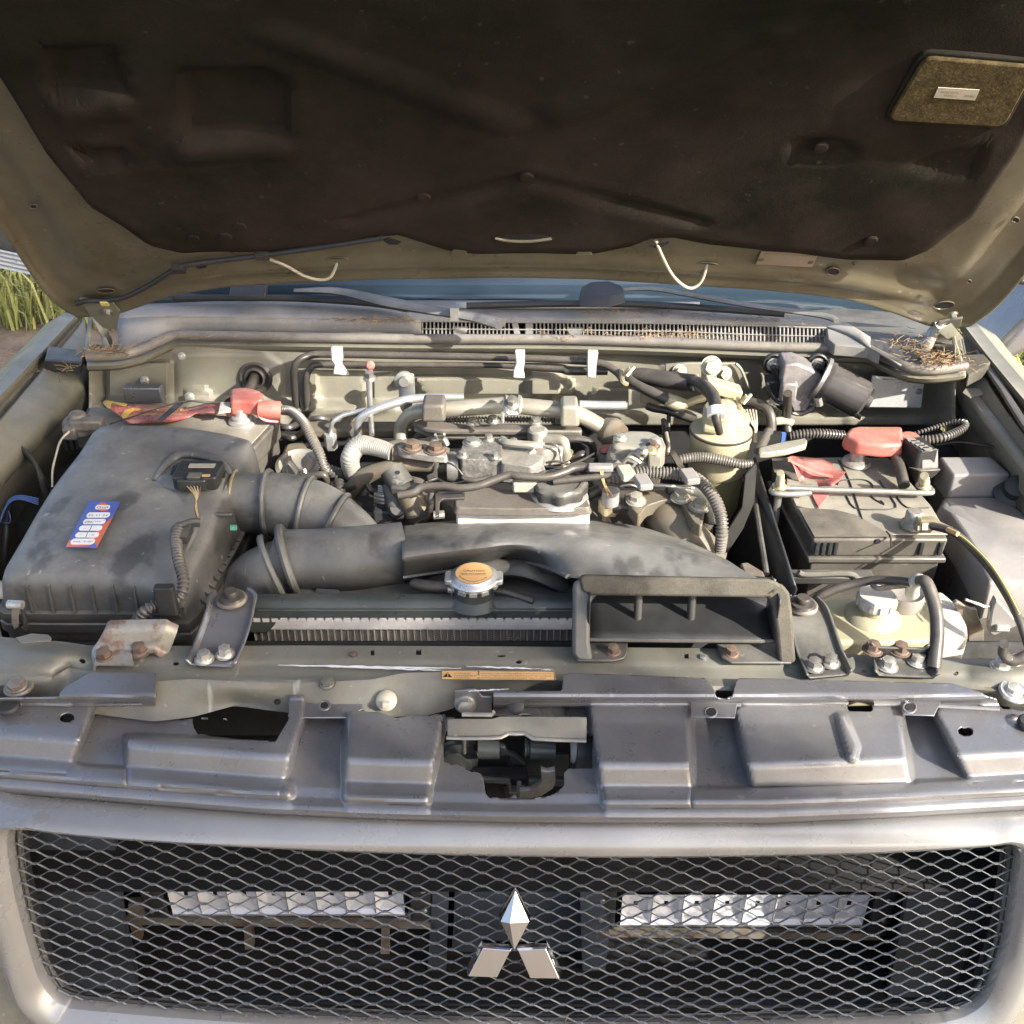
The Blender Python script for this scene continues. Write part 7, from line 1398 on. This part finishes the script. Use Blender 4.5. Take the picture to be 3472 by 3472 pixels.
obj('cone', T(7, '1130,830,1.005 1220,900,1.005 1340,1020,.99 1520,1190,.95', [118, 150, 160, 150], seg=32), M['turbo'], tu)
obj('flange', MB().prism(roundpoly(lz(7, '890,700 960,670 1180,660 1300,690 1440,720 1480,800 1460,930 1400,900 1300,740 1180,740 1060,780 1000,860 940,790', 1.040), .006), V(0, 0, -.02)), M['turbo'], tu, bevel=.004)
obj('outer_rim', MB().tube(lz(7, '1200,690,1.04 1380,690,1.035 1490,780,1.02 1510,920,.99 1480,980,.97'), .007, 10, flat=1.6, up=Z), M['black'], tu)
for x, y in ((980, 745), (1305, 725), (1440, 790)): hexbolt('bolt', pz(7, x, y, 1.043), V(0, -.1, 1), .011, tu, M['pipe'], h=.008)
one('coiled_hose', T(7, '820,900,1.0 810,840,1.015 850,795,1.03 920,800,1.03 970,860,1.02 990,930,1.0', 24), M['rubd'], 'grey hose hoop rising in front of the brown intake cone', 'hose')
one('pale_tube', T(7, '1100,630,1.06 1250,640,1.06 1400,655,1.055', 12), M['zinc'], 'thin pale pipe under the heavy ribbed loom', 'pipe')
# ================================================================ fuel filter
fx = py(0, 1362, 800, 1.45)
fu = thing('fuel_filter', 'cream cylindrical fuel filter with olive bowl by the firewall', 'fuel filter', V(fx.x, fx.y, .93))
def ff_(z): return z
obj('filter_head', MB().lathe(V(fx.x, fx.y, 0), [(0, 1.112), (.014, 1.111), (.020, 1.106), (.028, 1.104), (.031, 1.099), (.031, 1.094), (.029, 1.092), (.031, 1.088), (.031, 1.070)], Z, 36), M['filt'], fu)
obj('filter_ring', MB().lathe(V(fx.x, fx.y, 0), [(.030, 1.070), (.047, 1.066), (.0485, 1.063), (.0475, 1.052), (.046, 1.046), (.0465, 1.030), (.045, 1.026)], Z, 40), M['filt'], fu)
obj('rubber_gasket', MB().lathe(V(fx.x, fx.y, 0), [(.047, 1.0655), (.0492, 1.064), (.0492, 1.0615), (.047, 1.060)], Z, 40), M['rub'], fu)
obj('filter_can', MB().lathe(V(fx.x, fx.y, 0), [(.0455, 1.028), (.0455, 1.0), (.043, .994)], Z, 36), M['filt'], fu)
obj('filter_bowl', MB().lathe(V(fx.x, fx.y, 0), [(.043, .996), (.041, .96), (.040, .93), (.032, .91), (0, .905)], Z, 36), M['olive'], fu)
obj('bowl_badge', MB().box(pz(7, 1640, 610, .985) + V(0, -.004, 0), (.009, .003, .045), (V(.8, 0, -.5), Yv, V(.5, 0, .8))), M['filt'], fu)
obj('filter_bracket', MB().prism(ly(22, '620,170 860,170 870,400 1150,530 1180,700 1130,800 700,560 620,420', 1.545), V(0, .004, 0)), M['khaki_wall'], fu, bevel=.001)
obj('priming_head', MB().box(py(22, 960, 560, 1.50), (.060, .03, .018), (V(.95, 0, -.3), Yv, V(.3, 0, .95))), M['filt'], fu, bevel=.003)
hexbolt('bolt', py(22, 780, 200, 1.54), V(0, -1, .2), .0125, fu, M['cream'], h=.008)
obj('head_lug', MB().prism(lz(22, '640,1130 840,1120 1000,1200 900,1330 640,1290', 1.073), V(0, 0, .010)), M['filt'], fu, bevel=.003)
obj('head_lug', MB().prism(lz(22, '1100,1060 1390,1080 1400,1180 1310,1290 1060,1300', 1.073), V(0, 0, .014)), M['filt'], fu, bevel=.003)
obj('back_plate', MB().prism(ly(22, '30,180 400,150 1180,150 1260,240 1400,570 1380,570 1150,560 600,560 30,540', 1.60), V(0, .006, 0)), M['khaki_wall'], fu, bevel=.002)
obj('plate_edge', MB().tube(ly(22, '1180,160 1260,240 1330,400 1395,570', 1.592), .0028, 6), M['khaki_wall'], fu)
hexbolt('nut', py(22, 260, 290, 1.595), V(0, -1, .2), .009, fu, M['cream']); hexbolt('nut', py(22, 1000, 320, 1.595), V(0, -1, .2), .009, fu, M['cream'])
one('insulated_hose', T(3, '745,795,1.095 850,810,1.095 1000,835,1.095 1190,855,1.093', [50, 62, 66, 62], seg=20), M['rubd'], 'fat foam-covered grey hose behind the fuel filter', 'hose')
one('filter_feed_pipe', T(3, '1150,850,1.095 1200,855,1.102 1260,880,1.118 1320,945,1.130 1345,1030,1.134 1350,1120,1.122 1375,1220,1.098', [46, 48, 50, 50, 44, 32, 28], seg=18), M['rub'], 'shiny grey pipe bending down into the fuel filter head', 'pipe')
fl_ = one('pipe_label', MB().tube(lz(3, '1347,1040,1.134 1350,1098,1.126'), .0135, 20), M['paper'], 'white paper label wrapped around the pipe on the fuel filter', 'label')
one('cable_tie', MB().tube(lz(3, '1212,800,1.10 1195,850,1.108 1182,910,1.10'), .0018, 6), M['white'], 'white cable tie round the fat grey hose', 'cable tie')
one('lower_filter_hose', T(3, '640,780,1.098 690,815,1.096 760,865,1.092 900,935,1.085 1000,980,1.078', [34, 36, 37, 40, 42], seg=16), M['rubd'], 'grey pipe sloping under the fat hose to a pale fitting', 'pipe')
one('pale_fitting', T(3, '985,975,1.078 1060,1005,1.072 1120,1025,1.068', [50, 54, 50], seg=18), M['filt'], 'pale bulging hose fitting left of the fuel filter', 'fitting')
one('filter_side_pipe', T(3, '1120,1015,1.07 1190,985,1.074 1260,965,1.076', 28), M['filt'], 'short pale pipe from the fitting to the filter head', 'pipe')
for i, (x, y, lab) in enumerate(((690, 785, 'spring clamp prongs at the left end of the fat grey hose'), (1540, 985, 'spring clamp where the return hose meets the filter'))):
    one('spring_clamp', MB().tube([pz(3, x - 40, y + 30, 1.10), pz(3, x, y - 10, 1.112), pz(3, x + 30, y - 40, 1.12)], .003, 6).tube([pz(3, x + 5, y + 20, 1.11), pz(3, x + 60, y - 45, 1.12)], .003, 6).tube([pz(3, x - 30, y - 20, 1.105), pz(3, x - 20, y + 60, 1.105), pz(3, x + 10, y + 80, 1.10)], .004, 6), M['gold'], lab, 'clamp')
one('return_hose', T(3, '1500,985,1.078 1600,995,1.078 1700,1030,1.076 1745,1100,1.065 1750,1200,1.045', [34, 36, 36, 36, 36], seg=16), M['rubd'], 'grey return hose bending right and down from the fuel filter', 'hose')
one('sleeved_pipe', T(7, '1270,460,1.035 1330,440,1.04 1460,430,1.042 1620,455,1.04 1740,480,1.038 1830,470,1.04', [30, 36, 42, 42, 36, 30], seg=14, corr=(.004, .0008)), M['loomd'], 'pale braided sleeve crossing in front of the fuel filter can', 'hose')
one('hose_end', MB().tube(lz(7, '1265,470,1.038 1300,450,1.042'), .018, 18), M['rubd'], 'dark open hose end with clamp left of the fuel filter', 'hose')
for i in range(4): one('sensor_wire', T(3, f'{1570+i*22},1050,1.07 {1600+i*15},1140,1.06 {1630+i*4},1190,1.05 {1625+i*5},1288,1.03', 7), M['cream'], ('nearest the filter', 'second from the filter', 'third from the filter', 'farthest from the filter')[i] + ', one of four pale thin wires beside its can', 'wire', 'wires right of the fuel filter')
one('fat_stub', T(3, '1780,1135,1.05 1850,1130,1.05 1900,1150,1.045', 30), M['filt'], 'pale stub behind the hanging wiper cable', 'fitting')
# ---------------- thinner hoses and wires that fill the gaps
for nm, reg, st_, r_, m_, lab, cat in (
 ('small_hose', 2, '300,1010,1.03 345,1000,1.035 400,1008,1.03 440,1030,1.02', 20, 'rubd', 'short hose with clamp just right of the two bent firewall pipes', 'hose'),
 ('black_hose', 6, '200,200,1.03 270,215,1.035 340,190,1.03 380,150,1.02', 24, 'rub', 'black hose crossing behind the ribbed battery loom', 'hose'),
 ('black_hose', 6, '210,270,1.01 300,290,1.015 370,250,1.01 420,190,1.0', 22, 'rub', 'lower black hose looping behind the ribbed battery loom', 'hose'),
 ('vacuum_hose', 20, '1075,470,1.06 1160,460,1.065 1240,480,1.06 1330,470,1.055 1400,500,1.05', 9, 'rub', 'thin vacuum hose right of the cast manifold', 'hose'),
 ('vacuum_hose', 20, '1080,500,1.065 1200,500,1.07 1330,455,1.065 1430,400,1.055', 8, 'rub', 'second thin hose rising toward the throttle body', 'hose'),
 ('fuel_line', 20, '1075,330,1.07 1150,345,1.075 1180,400,1.06 1190,470,1.05', 10, 'steel', 'thin steel fuel line bending beside the elbow pipe', 'pipe'),
 ('injector_wire', 20, '300,480,1.06 360,470,1.07 420,500,1.07 470,560,1.06', 7, 'rub', 'thin black wire left of the pitted casting', 'wire'),
 ('injector_wire', 20, '250,560,1.05 330,610,1.06 420,620,1.06 500,600,1.065', 8, 'rub', 'thin black wire below the long taped loom', 'wire'),
 ('drain_hose', 6, '620,600,1.03 640,640,1.02 690,660,1.015 760,650,1.02', 17, 'rub', 'small dark hose on the shoulder of the intake hose', 'hose'),
 ('bypass_hose', 6, '840,620,1.02 880,680,1.01 930,700,1.0 1000,690,1.0', 22, 'rub', 'dark hose under the thick brown coolant hose', 'hose'),
 ('earth_wire', 7, '620,640,1.05 660,720,1.03 650,800,1.02 700,860,1.01', 7, 'rub', 'thin dark wire hanging between oil cap and sender plug', 'wire'),
 ('earth_wire', 7, '870,640,1.055 940,630,1.06 1000,650,1.055', 8, 'steel', 'thin steel wire under the left white band clip', 'wire'),
 ('boost_hose', 7, '1210,420,1.04 1215,340,1.05 1200,250,1.06', 14, 'pipe', 'pale upright stud pipe right of the throttle body', 'pipe'),
 ('return_line', 7, '1180,160,1.03 1195,300,1.02 1190,420,1.0', 20, 'rub', 'dark upright hose in the gap before the fuel filter', 'hose'),
 ('gearbox_wire', 4, '60,860,1.09 90,940,1.08 150,1000,1.07 220,1020,1.07', 14, 'blackc', 'black wire bundle left of the wiper motor gearbox', 'wire')):
    one(nm, T(reg, st_, r_, seg=8), M[m_], lab, cat)
for k in range(7): obj('belt_fin', MB().tube([pz(6, 930, 640 + k * 17, 1.045 - .004*k), pz(6, 985, 650 + k * 17, 1.047 - .004*k), pz(6, 1040, 644 + k * 17, 1.045 - .004*k)], .0018, 6), M['steel'], en)
# ================================================================ fallen needles
nd = MB(); rnd = random.Random(21)
def pile(pts, zc, n_, sp, hz):
    for _ in range(n_):
        a = rnd.choice(range(len(pts) - 1)); t = rnd.random(); x = pts[a][0] + (pts[a+1][0]-pts[a][0])*t + rnd.gauss(0, sp[0]); y = pts[a][1] + (pts[a+1][1]-pts[a][1])*t + rnd.gauss(0, sp[1])
        p = pz(0, x, y, zc + rnd.random() * hz); an = rnd.uniform(0, 6.28); l = rnd.uniform(.005, .020); d = V(math.cos(an)*l, math.sin(an)*l, rnd.uniform(-.3, .5)*l); m_ = p + d*.5 + V(0, 0, rnd.uniform(-.1, .2)*l)
        nd.tube([p, m_, p + d], .0005, 3, smooth=False, cap=False)
pile([(1700, 640), (1760, 672), (1800, 684)], 1.128, 420, (22, 9), .022)
pile([(168, 664), (200, 666), (240, 662)], 1.128, 170, (14, 4), .010)
pile([(640, 604), (760, 604)], 1.151, 110, (30, 3), .006); pile([(1000, 636), (1250, 633), (1320, 630)], 1.130, 150, (40, 4), .006); pile([(1100, 585), (1540, 604)], 1.151, 90, (60, 4), .004)
pile([(300, 640), (560, 632)], 1.136, 30, (60, 2), .002); pile([(100, 700), (160, 690)], 1.12, 20, (10, 6), .002)
nd.tube(lz(0, '1066,1927,.70 1072,1915,.71'), .0006, 4); 
setlab(obj('pine_needles', nd, M['needle'], smooth=False, weld=False), None, None, kind='stuff')
hinge(-1, 'left hood hinge with dark arm and steel bolt', [pz(0, x, y, z) for x, y, z in ((168, 590, 1.17), (182, 585, 1.17), (212, 640, 1.11), (214, 668, 1.10), (200, 668, 1.10), (196, 640, 1.12))], [hp(0, x, y, .004) for x, y in ((150, 556), (210, 560), (228, 580), (222, 612), (196, 612), (170, 585))], [hp(0, 204, 578, .009)], (-.66, 1.62, 1.1))
hinge(1, 'right hood hinge with sunlit bolts and khaki arm', [pz(0, x, y, z) for x, y, z in ((1768, 625, 1.16), (1790, 612, 1.17), (1812, 640, 1.13), (1822, 690, 1.10), (1812, 694, 1.10), (1800, 650, 1.12))], [hp(0, x, y, .004) for x, y in ((1745, 628), (1770, 600), (1815, 592), (1812, 604), (1780, 645), (1765, 640))], [hp(0, 1772, 608, .009), hp(0, 1796, 584, .009)], (.64, 1.60, 1.1))
one('hinge_pillar', MB().tube(lz(0, '1775,612,1.16 1760,628,1.14 1748,655,1.13 1750,680,1.125'), .010, 10), M['alub'], 'bright curved hinge stay above the pine needles on the right', 'hinge stay')
one('cowl_edge_strip', MB().tube(lz(0, '1796,620,1.14 1802,650,1.135 1812,682,1.125 1808,694,1.12'), .004, 8), M['khaki_wall'], 'pale curved edge strip right of the pine needles', 'trim')
one('hinge_pillar', MB().tube(lz(0, '172,600,1.15 168,635,1.13 164,668,1.12'), .005, 8).tube(lz(0, '196,640,1.13 206,668,1.12'), .005, 8), M['khaki'], 'thin dark stays below the left hood hinge', 'hinge stay')
# ================================================================ unseen foliage added to shade the car front and upper hood
shade_tree = thing('shade_tree', 'leafy shade caster added right behind the photographer, outside the picture', 'shade_tree', (2.7, -2.8, 0))
th, tz0 = 4.0, 0
tc_ = V(SUN_AZ[0], SUN_AZ[1], 0) * 4.2
E1 = V(.6, .8, 0)
base = tc_ + E1 * (-.55)
shade_tree.location = (base.x, base.y, 0)
obj('shade_tree_trunk', MB().tube([V(base.x, base.y, 0), V(base.x + .05, base.y, 1.6), V(base.x - .05, base.y + .05, 3.2), V(base.x, base.y, 5.4)], [.20, .15, .11, .03], 12), mat('shade_tree_bark', (.11, .08, .055), .9, var=.3, bump=.6), shade_tree)
lv = MB(); rnd = random.Random(33)
def leafy(e, z):        # foliage shaped by the shade it casts: low on the left, high right
    lo = 2.3 if e < .88 else 4.27
    return z > lo and e < 2.7
n_c = 0
while n_c < 1500:
    e = rnd.uniform(-1.9, 2.7); z = rnd.uniform(2.3, 6.2); d = rnd.uniform(-.7, .7)
    if not leafy(e, z): continue
    n_c += 1; c = tc_ + E1 * e + V(SUN_AZ[0], SUN_AZ[1], 0) * d + V(0, 0, z + d * math.tan(SUN_EL))
    for _ in range(30):
        q = V(rnd.gauss(0, .10), rnd.gauss(0, .10), rnd.gauss(0, .10)); p = c + q; e2 = (p - tc_).dot(E1); z2 = p.z - (p - tc_).dot(V(SUN_AZ[0], SUN_AZ[1], 0)) * math.tan(SUN_EL)
        if not leafy(e2 + rnd.uniform(-.03, .03), z2 + rnd.uniform(-.02, .02)): continue
        a = V(rnd.gauss(0, 1), rnd.gauss(0, 1), rnd.gauss(0, .6)).normalized() * rnd.uniform(.03, .06); b = a.cross(V(rnd.gauss(0, 1), rnd.gauss(0, 1), rnd.gauss(0, 1))).normalized() * rnd.uniform(.014, .026)
        k = len(lv.v); lv.v += [p - a, p + b, p + a, p - b]; lv.f += [(k, k+1, k+2, k+3)]
obj('shade_tree_crown', lv, mat('shade_tree_leaves', (.07, .11, .035), .6, var=.4, vs=2, grain=0, bump=0), shade_tree, smooth=False, weld=False, kind='stuff')
for k in range(7):
    z = 1.9 + k * .5; a = rnd.uniform(0, 6.28); obj('shade_tree_limb', MB().tube([V(base.x, base.y, z), V(base.x + .5*math.cos(a), base.y + .5*math.sin(a), z + .35), V(base.x + 1.1*math.cos(a), base.y + 1.1*math.sin(a), z + .6)], [.06, .04, .015], 8), bpy.data.materials['shade_tree_bark'], shade_tree)
# ================================================================ cab sides that carry the door mirrors (mostly hidden by the hood)
cab = thing('cab', 'khaki front doors and pillars hidden behind the raised hood, carrying the mirrors', 'car cab', (0, 2.2, .45))
for s_ in (-1, 1):
    obj('door', MB().box((s_ * .79, 2.55, .80), (.04, 1.05, .68)), M['khaki'], cab, bevel=.012)
    obj('side_glass', MB().hexa([V(s_*.785, 2.10, 1.13), V(s_*.785, 3.05, 1.13), V(s_*.775, 3.05, 1.13), V(s_*.775, 2.10, 1.13)], [V(s_*.70, 2.62, 1.52), V(s_*.70, 3.05, 1.52), V(s_*.69, 3.05, 1.52), V(s_*.69, 2.62, 1.52)]), M['glassd'], cab)
    obj('pillar', MB().tube([V(s_*.74, 1.95, 1.12), V(s_*.72, 2.3, 1.36), V(s_*.68, 2.62, 1.54)], .022, 10), M['khaki'], cab)
    obj('mirror_arm', MB().tube([V(s_*.79, 2.22, 1.12), V(s_*.88, 2.22, 1.17), V(s_*.97, 2.2, 1.22)], .018, 10), M['black'], cab)
